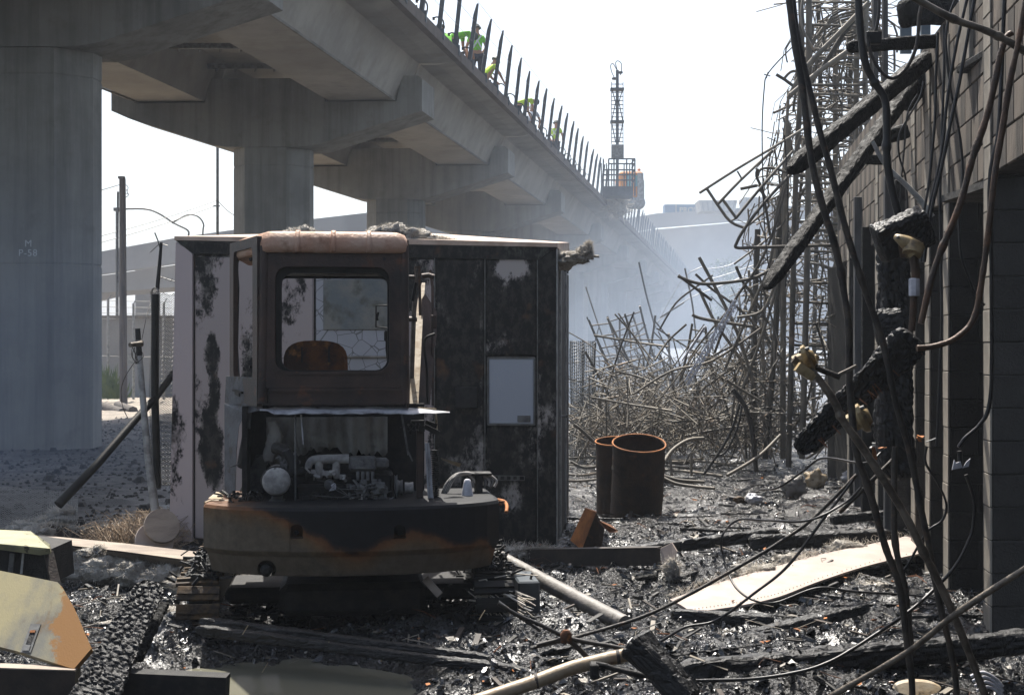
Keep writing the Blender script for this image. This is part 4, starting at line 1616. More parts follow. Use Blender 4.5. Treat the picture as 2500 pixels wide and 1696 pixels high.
m.tube([S(420, 545, 64), S(440, 533, 64), S(463, 524, 64), S(485, 530, 64), S(497, 548, 64), S(495, 572, 64), S(492, 700, 64), S(492, 960, 64)], .04, n=6, sub=4)
part('pole', m, 'galv', sl)
for i, (a, b, lb) in enumerate((((-80, 640), (531, 489), 'upper power line sagging between the pole and the tall lamp post'),
                                ((-80, 660), (525, 503), 'lower power line rising to the tall lamp post crossarm'),
                                ((-80, 497), (296, 450), 'short power line coming from the left to the top of the pole'),
                                ((531, 489), (620, 535), 'thin wire dropping right from the tall lamp post'))):
    p0, p1 = S(a[0], a[1], 46 if i < 3 else 52), S(b[0], b[1], 52 if i != 2 else 44)
    m = MB()
    m.tube([p0.lerp(p1, k / 10) - Vector((0, 0, .25 * (1 - (2 * k / 10 - 1) ** 2))) for k in range(11)], .013, n=4)
    solo('power_line', m, 'galv', lb, 'power line')

# block wall, wire fence and weeds beyond the viaduct at the left
m = MB()
bw = thing('boundary_wall', S(320, 960, 52), 'long low brown wall with a pale coping beyond the fence', 'wall')
m = MB()
m.box(S(150, 0, 52).x, 52, -.3, S(640, 0, 52).x, 52.3, S(0, 778, 52).z)
part('wall', m, 'stucco_far', bw)
m = MB()
m.box(S(150, 0, 52).x, 51.9, S(0, 777, 52).z, S(640, 0, 52).x, 52.4, S(0, 770, 52).z)
part('coping', m, 'jamb', bw)
m = MB()
YF = 47.0
ff = thing('wire_fence', S(300, 970, YF), 'distant pale wire fence with tall posts before the low wall', 'fence')
for px, yt in ((264, 731), (326, 740), (205, 735), (400, 740)):
    m = MB()
    m.tube([S(px, 975, YF), S(px, yt, YF)], .045, n=7)
    m.beam(S(px, yt + 2, YF), S(px + 8, yt - 12, YF), .03)
    part('post', m, 'galv_pale', ff)
for y in (735, 750, 765, 870):
    m = MB()
    m.tube([S(180, y - 3, YF), S(300, y, YF), S(420, y + 2, YF)], .01, n=3)
    part('wire', m, 'galv', ff)
bm = MB()
bx(bm, 297, 862, 328, 888, 46.4, 46.6)
solo('transformer_box', bm, 'galv_pale', 'small pale box fixed low on the wooden utility pole', 'box')
# weeds by the fence
m = MB()
for k in range(260):
    px = rng.uniform(243, 300)
    a = S(px, 968, 45.5)
    a.z = 0
    a.x += rng.gauss(0, .08)
    h = rng.uniform(.25, 1.25) * (1.0 if px < 275 else .6)
    b = a + Vector((rng.gauss(0, .15), rng.gauss(0, .1), h))
    mid = (a + b) / 2 + Vector((rng.gauss(0, .05), 0, 0))
    m.add([a, mid + Vector((.03, 0, 0)), b, mid - Vector((.03, 0, 0))], [(0, 1, 2, 3)])
struct('weeds', m, 'leaf', kind='stuff')
# distant tree in the smoke behind the tangled steel
tr = thing('tree', (S(1770, 900, 90).x, 90, 0), 'thin young tree fading in the smoke behind the steel pile', 'tree')
m = MB()
m.tube([S(1775, 880, 90), S(1772, 780, 90), S(1768, 640, 90)], [.12, .09, .03], n=6)
for k in range(10):
    q = S(1772, rng.uniform(660, 780), 90)
    m.tube([q, q + Vector((rng.uniform(-1.2, 1.2), rng.uniform(-.5, .5), rng.uniform(.4, 1.4)))], [.04, .012], n=4)
part('trunk', m, 'wood_pole', tr)
m = MB()
for k in range(2600):
    u = rng.random()
    c = S(1772 + rng.gauss(0, 17) * (1.1 - u * .6), 635 + (1 - u) * 170, 90)
    c += Vector((rng.gauss(0, .3), rng.gauss(0, .8), rng.gauss(0, .2)))
    if mnoise.noise(c * .9) < -.12:
        continue
    s = rng.uniform(.05, .13)
    n_ = Vector((rng.gauss(0, 1), rng.gauss(0, 1), rng.gauss(0, 1))).normalized()
    q = n_.orthogonal().normalized() * s
    w = n_.cross(q)
    m.add([c - q, c + w * .5, c + q, c - w * .5], [(0, 1, 2, 3)])
part('crown', m, 'leaf', tr)
# ------------------------------------------------------------------ burnt metal booth behind the excavator
def crazed():
    m = bpy.data.materials.new('crazed_glass')
    m.use_nodes = True
    t = NT(m)
    tc = t.n('ShaderNodeTexCoord')
    v = t.n('ShaderNodeTexVoronoi', feature='DISTANCE_TO_EDGE', i_Scale=9.0)
    t.l(tc.outputs['Object'], v.inputs['Vector'])
    mr = t.n('ShaderNodeMapRange')
    mr.inputs['From Min'].default_value = 0.012
    mr.inputs['From Max'].default_value = 0.035
    t.l(v.outputs['Distance'], mr.inputs['Value'])
    n = t.n('ShaderNodeTexNoise', i_Scale=4.0, i_Detail=8.0)
    t.l(tc.outputs['Object'], n.inputs['Vector'])
    a = t.n('ShaderNodeMix', data_type='RGBA')
    a.inputs[6].default_value = (0.30, 0.29, 0.29, 1)
    a.inputs[7].default_value = (0.42, 0.42, 0.45, 1)
    t.l(n.outputs['Fac'], a.inputs[0])
    b2 = t.n('ShaderNodeMix', data_type='RGBA')
    b2.inputs[6].default_value = (0.13, 0.13, 0.12, 1)
    t.l(a.outputs[2], b2.inputs[7])
    t.l(mr.outputs[0], b2.inputs[0])
    b = t.n('ShaderNodeBsdfPrincipled')
    b.inputs['Roughness'].default_value = 0.5
    t.l(b2.outputs[2], b.inputs['Base Color'])
    o = t.n('ShaderNodeOutputMaterial')
    t.l(b.outputs[0], o.inputs[0])
    MATS['crazed_glass'] = m


crazed()
BO = Vector((-3.004, 12.09, 0))
BA = R(-5.3)
bc, bs = math.cos(BA), -math.sin(BA)
BW = 3.405


def bl(px, py=None, yl=0.0):
    """booth-local point on the front plane (offset yl) seen at pixel px, py"""
    k = (px - 1250) / F_PX
    Ox, Oy = BO.x + yl * bs, BO.y + yl * bc
    x = (k * Oy - Ox) / (bc + k * bs)
    Y = Oy - x * bs
    z = CAM_H - ((py or 0) - 848) / F_PX * Y
    return x, z


def ztop(x):
    return 2.742 - 0.084 * x / BW


def quad(px0, py0, px1, py1, yl=0.0):
    x0, z1 = bl(px0, py0, yl)
    x1, z0 = bl(px1, py1, yl)
    return x0, z0, x1, z1


booth = thing('booth', BO, 'large burnt metal booth with blistered pinkish and soot black panels behind the excavator', 'booth', rotz=BA)
DP = 2.05
m = MB()
m.loft([[(0.03, 0.03, 0.05), (BW - .03, 0.03, 0.05), (BW - .03, 0.03, ztop(BW) - .04), (0.03, 0.03, ztop(0) - .04)],
        [(0.03, DP, 0.05), (BW - .03, DP, 0.05), (BW - .03, DP, ztop(BW) - .04), (0.03, DP, ztop(0) - .04)]])
part('shell', m, 'booth_black', booth, local=True)
# roof sheet and folded edge, sunlit look put into the colour
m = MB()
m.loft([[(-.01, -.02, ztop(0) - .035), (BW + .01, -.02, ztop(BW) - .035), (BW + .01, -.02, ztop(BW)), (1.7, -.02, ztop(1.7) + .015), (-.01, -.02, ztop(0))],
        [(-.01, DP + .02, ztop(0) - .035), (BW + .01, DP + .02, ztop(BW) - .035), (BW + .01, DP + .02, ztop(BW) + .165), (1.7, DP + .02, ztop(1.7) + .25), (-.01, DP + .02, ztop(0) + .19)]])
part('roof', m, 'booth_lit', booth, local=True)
# mitred fascia
fh = 0.155
m = MB()
m.prism([(0, ztop(0) - .037), (0.15, ztop(0) - fh), (BW - .16, ztop(BW) - fh + .01), (BW, ztop(BW) - .037)], 'Y', -.012, 0.028)
part('fascia', m, 'booth_fascia', booth, local=True)
m = MB()
m.add([(BW - .028, 0, ztop(BW) - .037), (BW + .004, 0, ztop(BW) - .037), (BW + .004, DP, ztop(BW) - .037), (BW - .028, DP, ztop(BW) - .037),
       (BW - .028, 0.2, ztop(BW) - fh), (BW + .004, 0.2, ztop(BW) - fh), (BW + .004, DP, ztop(BW) - fh), (BW - .028, DP, ztop(BW) - fh)],
      [(0, 1, 2, 3), (4, 7, 6, 5), (0, 4, 5, 1), (1, 5, 6, 2), (2, 6, 7, 3), (3, 7, 4, 0)])
part('fascia', m, 'booth_fascia', booth, local=True)


def panel(name, q, mname, y0=0.0, b=.012, y1=.03, label=None):
    m = MB()
    m.bbox(q[0], y0, q[1], q[2], y1, q[3], b)
    return part(name, m, mname, booth, label, local=True)


zb = 0.02
gap = .006
x_post = bl(472)[0]
pl = MB()
# left post leans out slightly at the foot
pl.hexa([(-.06, -.012, zb), (x_post - gap, -.012, zb), (x_post - gap, .03, zb), (-.06, .03, zb),
         (.0, -.012, ztop(0) - .05), (x_post - gap, -.012, ztop(0) - fh + .01), (x_post - gap, .03, ztop(0) - fh + .01), (.0, .03, ztop(0) - .05)])
part('corner_post', pl, 'booth_post', booth, local=True)
x_a = bl(572)[0]
x_b = bl(765)[0]
x_c = bl(955)[0]
x_d = bl(1061)[0]
x_e = bl(1184)[0]
x_f = bl(1312)[0]
zt = ztop(2) - fh - .012
panel('wall_panel', (x_post + .012, zb + .02, x_a, zt + .03), 'booth_left', label='pinkish panel with a dark burnt streak')
panel('wall_panel', (x_a + gap, zb + .02, x_b, zt + .02), 'booth_left')
# window bay with a board and crazed glass
q = quad(768, 672, 992, 1000)
panel('window_board', (x_b + .02, q[1], x_c, zt), 'crazed_glass', y0=.0, y1=.028)
w = quad(789, 682, 951, 805, -.012)
panel('pane', (w[0], w[1], w[2], w[3]), 'booth_glass', y0=-.012, y1=-.002)
s = quad(770, 868, 1010, 874)
panel('sill', (s[0], s[1], s[2], s[3]), 'jamb', y0=-.02, y1=-.001, b=.004)
panel('wall_panel', (x_c + gap, zb + .02, x_d - gap, zt), 'booth_left')
# dark narrow door leaf
panel('wall_panel', (x_d + gap, zb + .04, x_e - gap, zt), 'booth_black', label='soot black panel with peeling rim')
u = quad(1188, 640, 1308, 868)
panel('wall_panel', (x_e + gap, u[1], x_f - gap, zt), 'booth_mid', label='blistered upper panel above the pale board')
bd = quad(1190, 871, 1307, 1038)
m = MB()
ring_plate(m, rrect(bd[0], bd[1], bd[2], bd[3], .012), rrect(bd[0] + .012, bd[1] + .012, bd[2] - .012, bd[3] - .012, .01), -.022, 0.0)
part('board_frame', m, 'galv', booth, local=True)
o = panel('notice_board', (bd[0] + .013, bd[1] + .013, bd[2] - .013, bd[3] - .013), 'booth_board', y0=-.014, y1=-.001, label='pale bluish heat bleached board')
m = MB()
q = quad(1263, 1014, 1295, 1030, -.02)
m.bbox(q[0], -.021, q[1], q[2], -.0145, q[3], .006)
part('maker_plate', m, 'engine_grey', booth, local=True)
panel('wall_panel', (x_e + gap, zb + .04, x_f - gap, bd[1] - .012), 'booth_black')
for xx in (x_d, x_e, x_f):
    m = MB()
    m.box(xx - .004, -.010, zb, xx + .004, .0, zt + .01)
    part('cover_strip', m, 'galv', booth, local=True)
q = quad(1113, 944, 1168, 996)
m = MB()
m.bbox(q[0], -.07, q[1], q[2], -.001, q[3], .008)
part('junction_box', m, 'engine_dark', booth, local=True)
x1 = BW
pl = MB()
pl.hexa([(x_f + gap, -.012, zb), (x1 + .0, -.012, zb), (x1, .03, zb), (x_f + gap, .03, zb),
         (x_f + gap, -.012, ztop(BW) - fh), (x1, -.012, ztop(BW) - .05), (x1, .03, ztop(BW) - .05), (x_f + gap, .03, ztop(BW) - fh)])
part('corner_post', pl, 'booth_black', booth, local=True)
m = MB()
m.box(x1 + .001, -.014, .02, x1 + .008, .045, ztop(BW) - .05)
part('corner_trim', m, 'galv_pale', booth, local=True)
# right side: door with frame, hinges and handle
for (y0, y1, mm, nm, x2) in ((.05, .36, 'soot_wood', 'wall_panel', .006), (.38, .44, 'galv_pale', 'door_frame', .02), (.46, 1.32, 'soot_wood', 'door', .004),
                             (1.34, 1.40, 'galv_pale', 'door_frame', .02), (1.42, 2.02, 'soot_wood', 'wall_panel', .006)):
    m = MB()
    m.bbox(x1 - .02, y0, .05, x1 + x2, y1, ztop(BW) - fh - .02, .003)
    d = part(nm, m, mm, booth, local=True)
    if nm == 'door':
        h = MB()
        h.tube([(x1 + .0, .60, 1.12), (x1 + .06, .60, 1.12), (x1 + .07, .60, 1.12)], [.012, .012, .022], n=8)
        h.bbox(x1 + .004, .57, 1.02, x1 + .012, .63, 1.22, .002)
        part('handle', h, 'galv_pale', d, local=True)
m = MB()
m.box(-.02, .0, -.1, BW + .0, DP, .018)
part('base_frame', m, 'black_metal', booth, local=True)


def BWorld(x, y, z):
    return ORG[booth] @ Vector((x, y, z))


# spirit level leaning across the lower panel
q = quad(1203, 1160, 1281, 1173, -.05)
m = MB()
m.M = ORG[booth]
x0, z0, x2, z2 = q
lv = thing('spirit_level', BWorld(x0, -.05, z0), 'burnt spirit level lying against the lower right panel of the booth', 'spirit level')
ring_plate(m, rrect(x0, z0, x2, z2, .003, 2), rrect(x0 + .006, z0 + .006, x2 - .006, z2 - .006, .003, 2), -.06, -.04)
for k in range(1, 5):
    xx = x0 + (x2 - x0) * k / 5
    m.box(xx - .012, -.055, z0 + .006, xx + .012, -.045, z2 - .006)
part('frame', m, 'galv', lv)

# singed insulation on the roof and at the right corner
def roofp(px, dy, dz):
    x, _ = bl(px, 600, dy)
    return BWorld(x, dy, ztop(x) + dz)


fluffy('insulation', [(roofp(742, .10, .035), .10, .08, .075), (roofp(716, .10, .03), .09, .07, .06), (roofp(770, .10, .02), .12, .08, .05), (roofp(822, .1, .01), .22, .08, .04), (roofp(880, .1, .01), .2, .08, .04)],
       'pale furry insulation heap at the left on the booth roof', 'insulation', nh=520, hair=.03, hr=.0013)
fluffy('insulation', [(roofp(925, .1, .04), .13, .09, .075), (roofp(960, .1, .06), .14, .10, .095), (roofp(1005, .12, .04), .15, .09, .075), (roofp(1050, .12, .01), .17, .08, .04), (roofp(1085, .12, .0), .14, .08, .025)],
       'taller charred insulation hump at the middle of the booth roof', 'insulation', nh=520, hair=.032, hr=.0013)
fluffy('insulation', [(BWorld(BW + .02, .3, 2.53), .12, .14, .07), (BWorld(BW + .13, .32, 2.55), .13, .12, .055), (BWorld(BW + .23, .3, 2.58), .07, .1, .07), (BWorld(BW + .27, .3, 2.63), .03, .06, .06)],
       'fluffy insulation sticking out of the right roof corner of the booth', 'insulation', mname='insulation', nh=420, hair=.035, hr=.0014)
m = MB()
m.tube([S(1443, 625, 12.2), S(1463, 626, 12.2)], .012, n=4)
m.beam(S(1438, 622, 12.2), S(1462, 627, 12.2), .02, .012)
solo('timber_splinter', m, 'insulation', 'pale splinter poking out beside the booth roof corner', 'splinter')
m = MB()
m.bbox(roofp(1145, .2, 0).x - .09, roofp(1145, .2, 0).y, roofp(1145, .2, 0).z, roofp(1145, .2, 0).x + .09, roofp(1145, .2, 0).y + .1, roofp(1145, .2, 0).z + .035, .02)
solo('charred_block', m, 'char', 'small flat black lump on the booth roof edge', 'charred block')
# ------------------------------------------------------------------ burnt mini excavator, seen from behind
EO = Vector((-1.017, 8.65, 0))
EA = R(6.7)
ec, es = math.cos(EA), math.sin(EA)
exc = thing('excavator', EO, 'burnt out mini excavator with a rusty glassless cab and bare engine, seen from behind', 'excavator', rotz=EA)


def ex(px, py, yl):
    k = (px - 1250) / F_PX
    x = (k * (EO.y + yl * ec) - EO.x + yl * es) / (ec - k * es)
    Y = EO.y + x * es + yl * ec
    return Vector((x, yl, CAM_H - (py - 848) / F_PX * Y))


def ep(name, mb, m, parent=None, label=None, kind=None):
    return part(name, mb, m, parent or exc, label, kind, local=True)


def cut(ob, mb):
    me = mesh_from(mb, 'cutter')
    c = bpy.data.objects.new('cutter', me)
    COL.objects.link(c)
    c.matrix_world = ORG[ob]
    bpy.context.view_layer.update()
    md = ob.modifiers.new('b', 'BOOLEAN')
    md.object = c
    md.operation = 'DIFFERENCE'
    md.solver = 'EXACT'
    import bmesh
    for me_ in (me, ob.data):
        b_ = bmesh.new()
        b_.from_mesh(me_)
        bmesh.ops.remove_doubles(b_, verts=b_.verts, dist=1e-5)
        bmesh.ops.recalc_face_normals(b_, faces=b_.faces)
        b_.to_mesh(me_)
        b_.free()
    dg = bpy.context.evaluated_depsgraph_get()
    new = bpy.data.meshes.new_from_object(ob.evaluated_get(dg))
    print('cut', len(ob.data.vertices), len(new.vertices))
    ob.modifiers.remove(md)
    ob.data = new
    bpy.data.objects.remove(c)


# counterweight ------------------------------------------------
def cw_ring(inset, z, hw=.885):
    pts = []
    n = 22
    for i in range(n + 1):
        x = -hw + 2 * hw * i / n
        q = x / hw
        y = -.80 + .20 * q * q + .10 * q ** 8
        pts.append((x * (1 - inset / hw), y + inset, z))
    r = []
    for x, y, zz in pts:
        r.append((x, y, zz))
    xe = hw - inset
    r += [(xe + .01, -.38, z), (xe, -.15, z), (xe - .01, .15, z), (-xe + .01, .15, z), (-xe, -.15, z), (-xe - .01, -.38, z)]
    return r


m = MB()
m.loft([cw_ring(.10, .405), cw_ring(.045, .418), cw_ring(.02, .53), cw_ring(.004, .555), cw_ring(0, .565), cw_ring(0, .80), cw_ring(.008, .818), cw_ring(.03, .826)], smooth=False)
cw = ep('counterweight', m, 'counterweight_paint')
for px in (724, 976):
    c = MB()
    a = ex(px, 1316, -.8)
    w = .036
    arch = [(a.x - w, a.z), (a.x + w, a.z)] + [(a.x + w * math.cos(R(t)), a.z + .055 + .03 * math.sin(R(t))) for t in range(0, 181, 20)]
    c.prism(arch, 'Y', -.69, -.95)
    cut(cw, c)
a = ex(650, 1396, -.74)
c = MB()
c.lathe([(.055, -.2), (.055, .2)], (a.x, -.72, a.z + .01), n=18, axis='Y', smooth=False)
cut(cw, c)
for px in (724, 976):
    a = ex(px, 1300, -.73)
    m = MB()
    m.lathe([(.012, 0), (.014, .02), (.006, .022)], (a.x, -.705, a.z), n=10, axis='Y')
    ep('lifting_bolt', m, 'engine_dark', cw)
a = ex(650, 1392, -.7)
m = MB()
m.lathe([(.012, -.05), (.035, 0), (.035, .05), (.012, .055)], (a.x, -.66, a.z), n=14, axis='Y')
ep('tow_boss', m, 'engine_dark', cw)
# raised service cover on the left of the counterweight
m = MB()
p0, p1 = ex(632, 1265, -.76), ex(706, 1345, -.775)
nn = 8
r0 = []
for (z_, s_) in ((p1.z, 0), (p0.z, 0)):
    pass
vs = []
for i in range(nn + 1):
    x = p0.x + (p1.x - p0.x) * i / nn
    q = x / .885
    y = -.80 + .20 * q * q - .006
    vs.append((x, y))
m.loft([[(x, y, p1.z), (x, y, p0.z), (x, y + .03, p0.z), (x, y + .03, p1.z)] for x, y in vs])
ep('service_cover', m, 'counterweight_paint')
# turned up left corner bracket and right deck rim, sunlight put into their colours
m = MB()
a = ex(510, 1205, -.35)
m.add([ex(508, 1216, -.42), ex(544, 1218, -.40), ex(544, 1202, -.2), ex(528, 1200, -.22), ex(545, 1208, -.2)], [(0, 1, 4, 2, 3)])
m.tube([ex(500, 1228, -.46), ex(515, 1222, -.42), ex(560, 1224, -.40)], .01, n=6)
ep('deck_plate', m, 'cream_paint')
m = MB()
m.tube([ex(1236, 1250, -.38), ex(1237, 1232, -.25), ex(1226, 1222, .0), ex(1195, 1218, .12), ex(1150, 1216, .15)], .012, n=6, sub=4)
ep('deck_rim', m, 'rust_bright')
m = MB()
m.box(-.70, -.48, .60, .70, .35, .80)
ep('upper_frame', m, 'engine_dark')

# cab ----------------------------------------------------------
yr, yf = -.42, .88
A = ex(643, 583, yr)
B = ex(992, 985, yr)
W0, W1 = ex(672, 651, yr), ex(951, 906, yr)
m = MB()
ring_plate(m, rrect(A.x, W1.z - .10, B.x, A.z, .03, 6), rrect(W0.x, W1.z, W1.x, W0.z, .075, 6), yr, yr + .035)
ep('cab_rear_frame', m, 'cab_brown')
# black rubber surround inside the opening
m = MB()
ring_plate(m, rrect(W0.x - .02, W1.z - .02, W1.x + .02, W0.z + .02, .09, 6), rrect(W0.x + .035, W1.z + .006, W1.x - .012, W0.z - .035, .07, 6), yr + .037, yr + .09)
ep('window_rubber', m, 'black_metal')
# raised lip round the rear window
m = MB()
ring_plate(m, rrect(W0.x - .018, W1.z - .018, W1.x + .018, W0.z + .018, .09, 6), rrect(W0.x - .002, W1.z - .002, W1.x + .002, W0.z + .002, .076, 6), yr - .008, yr + .001)
ep('window_lip', m, 'cab_brown')
m = MB()
m.bbox(A.x + .03, yr - .004, B.z - .01, B.x - .01, yr + .03, W1.z - .102, .008)
m.box(A.x + .05, yr - .012, W1.z - .125, B.x - .03, yr - .003, W1.z - .112)
ep('cab_lower_panel', m, 'cab_brown', label='sooty lower rear panel of the cab')
# corner posts
m = MB()
m.tube([ex(646, 600, yr + .02), ex(644, 800, yr + .02), ex(640, 985, yr + .02)], .030, n=8)
ep('corner_post', m, 'cab_brown')
m = MB()
m.tube([ex(986, 600, yr + .02), ex(988, 985, yr + .02)], .030, n=8)
ep('corner_post', m, 'cab_brown')
# left flank, flaring outwards, with the door opening
A2 = ex(572, 600, .25)
P_near = Vector((A.x - .01, yr + .02))
P_far = Vector((A2.x, .25))


def flank(p, o):
    """p = (u 0..1 from rear to front, z)"""
    c_ = P_near.lerp(P_far, p[0])
    nrm = Vector((-(P_far.y - P_near.y), (P_far.x - P_near.x))).normalized()
    return (c_.x + nrm.x * o, c_.y + nrm.y * o, p[1])


zt_, zb_ = ex(600, 588, 0).z, ex(600, 985, 0).z
zo_t, zo_b = ex(600, 612, 0).z, ex(600, 922, 0).z
m = MB()
ring_plate(m, rrect(0, zb_, 1, zt_, .01, 6), [(x, z) for x, z in rrect(.16, zo_b, .86, zo_t, .06, 6)], 0, .03, to3=lambda p, y: flank(p, y))
ep('cab_side_frame', m, 'cab_brown')
m = MB()
m.tube([flank((.55, zo_t - .06), -.02), flank((.55, zo_t - .05), -.07), flank((.55, zo_t - .12), -.10), flank((.55, zo_b + .15), -.10), flank((.55, zo_b + .08), -.08), flank((.55, zo_b + .07), -.02)], .011, n=6, sub=4)
ep('grab_handle', m, 'black_metal')
# front left post and front frame seen through the windows
F0, F1 = ex(640, 640, yf), ex(1000, 960, yf)
G0, G1 = ex(681, 679, yf), ex(950, 906, yf)
m = MB()
ring_plate(m, rrect(F0.x, F1.z - .25, F1.x - .06, F0.z + .12, .04, 6), rrect(G0.x, G1.z - .02, G1.x, G0.z, .06, 6), yf, yf + .04)
ep('cab_front_frame', m, 'black_metal')
m = MB()
m.tube([ex(575, 700, .3), ex(573, 640, .35), ex(590, 605, .6), ex(640, 600, .86)], .028, n=6, sub=4)
m.tube([ex(575, 700, .3), ex(572, 850, .26), ex(580, 985, .28)], .028, n=6)
ep('door_post', m, 'cab_grey')
m = MB()
m.box(G0.x - .02, yf - .04, G0.z + .015, G1.x + .01, yf - .02, G0.z + .034)
m.tube([ex(700, 669, .80), ex(800, 666, .80), ex(937, 669, .80)], .007, n=5)
ep('blind_rail', m, 'galv_pale')
# lower flank leg, bluish
m = MB()
leg = [ex(548, 985, .1), ex(640, 985, -.35), ex(640, 1000, -.35), ex(598, 1010, -.2), ex(583, 1040, -.15), ex(577, 1100, -.14), ex(574, 1205, -.14), ex(548, 1205, .0)]
m.loft([[p for p in leg], [p + Vector((.0, .03, 0)) for p in leg]])
ep('side_frame', m, 'cab_grey')
m = MB()
m.loft([[ex(552, 918, .20), ex(640, 922, -.38), ex(640, 990, -.38), ex(548, 990, .20)], [ex(552, 918, .20) + Vector((0, .03, 0)), ex(640, 922, -.38) + Vector((0, .03, 0)), ex(640, 990, -.38) + Vector((0, .03, 0)), ex(548, 990, .20) + Vector((0, .03, 0))]])
sp_ = ep('side_panel', m, 'cab_grey')
m = MB()
m.beam(ex(570, 952, .04), ex(592, 958, -.10), .02, .012)
m.beam(ex(575, 958, .03), ex(585, 964, -.05), .012, .02)
ep('latch', m, 'black_metal', sp_)
# rear-facing right post outside edge: pale grey, lit
m = MB()
a, b = ex(993, 640, yr + .06), ex(1000, 992, yr + .30)
m.loft([[(a.x, yr + .03, b.z), (a.x + .012, yr + .03, b.z), (a.x + .012, yr + .03, A.z), (a.x, yr + .03, A.z)],
        [(a.x + .03, yf, b.z), (a.x + .042, yf, b.z), (a.x + .042, yf, A.z), (a.x + .03, yf, A.z)]])
rs = ep('cab_side_wall', m, 'cab_brown')
# roof: rounded shell
m = MB()
x0, x1 = ex(569, 600, .1).x + .0, ex(997, 600, yr).x + .005
zt2 = ex(800, 571, yr).z + .02


def roof_ring(k, z):
    """plan outline, narrower at the rear left to follow the flank"""
    pts = [(x1 - .06 - k, yr - .035 + k), (x1 - .02 - k, yr - .02 + k), (x1 - k, yr + .04 + k), (x1 + .02 - k, yf + .05 - k), (x0 + .02 + k, yf + .05 - k), (x0 + k, .30), (x0 + .01 + k, .16),
           (A.x - .035 + k * .8, yr + .04 + k), (A.x - .0 + k * .5, yr - .02 + k), (A.x + .05 + k * .5, yr - .035 + k)]
    return [(x, y, z) for x, y in pts]


zb3 = ex(800, 613, yr).z
m.loft([roof_ring(.018, zb3 - .012), roof_ring(.004, zb3), roof_ring(.0, zb3 + .035), roof_ring(.006, zb3 + .065), roof_ring(.025, zt2 - .02), roof_ring(.055, zt2 - .006), roof_ring(.11, zt2)], smooth=True)
roof = ep('cab_roof', m, 'cab_roof', label='heat reddened cab roof with pressed ribs')
for px in (727, 814, 901):
    m = MB()
    q = ex(px, 590, yr).x
    w = .017
    rr = []
    for y, z in ((yr - .034, zb3 - .006), (yr - .044, zb3 + .004), (yr - .046, zb3 + .035), (yr - .038, zb3 + .068), (yr - .012, zt2 - .012), (yr + .03, zt2 + .004), (yr + .10, zt2 + .010), (yr + .16, zt2 + .002)):
        rr.append([(q - w, y + .02, z - .008), (q - w * .7, y, z), (q + w * .7, y, z), (q + w, y + .02, z - .008)])
    m.loft(rr, smooth=True)
    ep('pressed_rib', m, 'cab_roof', roof)
m = MB()
m.lathe([(.010, 0), (.010, .004)], (ex(938, 632, yr).x, yr + .002, ex(938, 632, yr).z), n=10, axis='Y')
ep('bolt_hole', m, 'engine_dark')
# window catches
m = MB()
m.tube([ex(949, 745, yf - .05), ex(918, 746, yf - .05), ex(918, 798, yf - .05), ex(945, 801, yf - .05)], .006, n=5)
m.tube([ex(924, 762, yf - .05), ex(920, 776, yf - .05), ex(922, 782, yf - .05)], .008, n=5)
ep('window_catch', m, 'black_metal')
for px, py in ((680, 810), (945, 820)):
    m = MB()
    a = ex(px, py, .3)
    m.bbox(a.x - .02, .28, a.z - .035, a.x + .02, .32, a.z + .035, .008)
    m.tube([a, a + Vector((0, 0, -.09)), a + Vector((.012, 0, -.20))], .012, n=6)
    ep('hinge', m, 'black_metal')
# seat back
m = MB()
sx0, sx1 = ex(690, 905, .05).x, ex(851, 905, .05).x
zs0, zs1 = ex(700, 935, .05).z, ex(760, 831, .05).z
cx = (sx0 + sx1) / 2
outl = []
for i in range(15):
    t_ = i / 14
    a_ = math.pi * (1 - t_)
    outl.append((cx + (sx1 - sx0) / 2 * .98 * math.copysign(abs(math.cos(a_)) ** .7, math.cos(a_)), zs0 + .09 + (zs1 - zs0 - .09) * math.sin(a_) ** .55))
outl = [(sx0 + .0, zs0)] + outl + [(sx1, zs0)]
rings = []
for y, k in ((.05, .9), (.04, 1.0), (.10, 1.0), (.13, .92)):
    rings.append([(cx + (x - cx) * k, y, zs0 + (z - zs0) * (k if k < 1 else 1)) for x, z in outl])
m.loft(rings, smooth=False)
seat = ep('seat_back', m, 'rust', label='charred seat backrest with rusty patches')
m = MB()
for px in (737, 803):
    a = ex(px, 862, .03)
    m.box(a.x - .004, .035, a.z - .06, a.x + .004, .047, a.z + .04)
ep('seam', m, 'engine_dark', seat)

# warped hood sheet ---------------------------------------------
m = MB()
N = 26
tl, bl_ = [], []
for i in range(N + 1):
    t_ = i / N
    px = 634 + (1098 - 634) * t_
    jig = 1.6 * math.sin(i * 1.9) + 1.2 * math.sin(i * .7)
    pyr = 1012 - 2 * math.sin(t_ * 3) + jig * .7 + (0 if t_ < .75 else (t_ - .75) * -8)
    pyf = 995 + (t_ > .78) * (t_ - .78) * 55 + jig * .4
    if t_ < .04:
        pyr, pyf = 1003, 999
    a = ex(px, pyr, -.50 + .05 * math.sin(i * .8))
    b = ex(px, pyf, -.36)
    tl.append(a)
    bl_.append(b)
rings = []
for a, b in zip(tl, bl_):
    n1 = a.lerp(b, .3) + Vector((0, 0, .004))
    n2 = a.lerp(b, .7) - Vector((0, 0, .003))
    rings.append([a + Vector((0, 0, .004)), n1 + Vector((0, 0, .004)), n2 + Vector((0, 0, .004)), b + Vector((0, 0, .004)), b, n2, n1, a])
m.loft(rings, smooth=False)
ep('hood', m, 'ash_metal', label='warped ash grey hood sheet')
m = MB()
m.beam(ex(1020, 996, -.3), ex(1065, 999, -.3), .03, .01)
m.tube([ex(1064, 1010, -.3), ex(1066, 1050, -.3)], .008, n=5)
ep('hood_bracket', m, 'cream_paint')

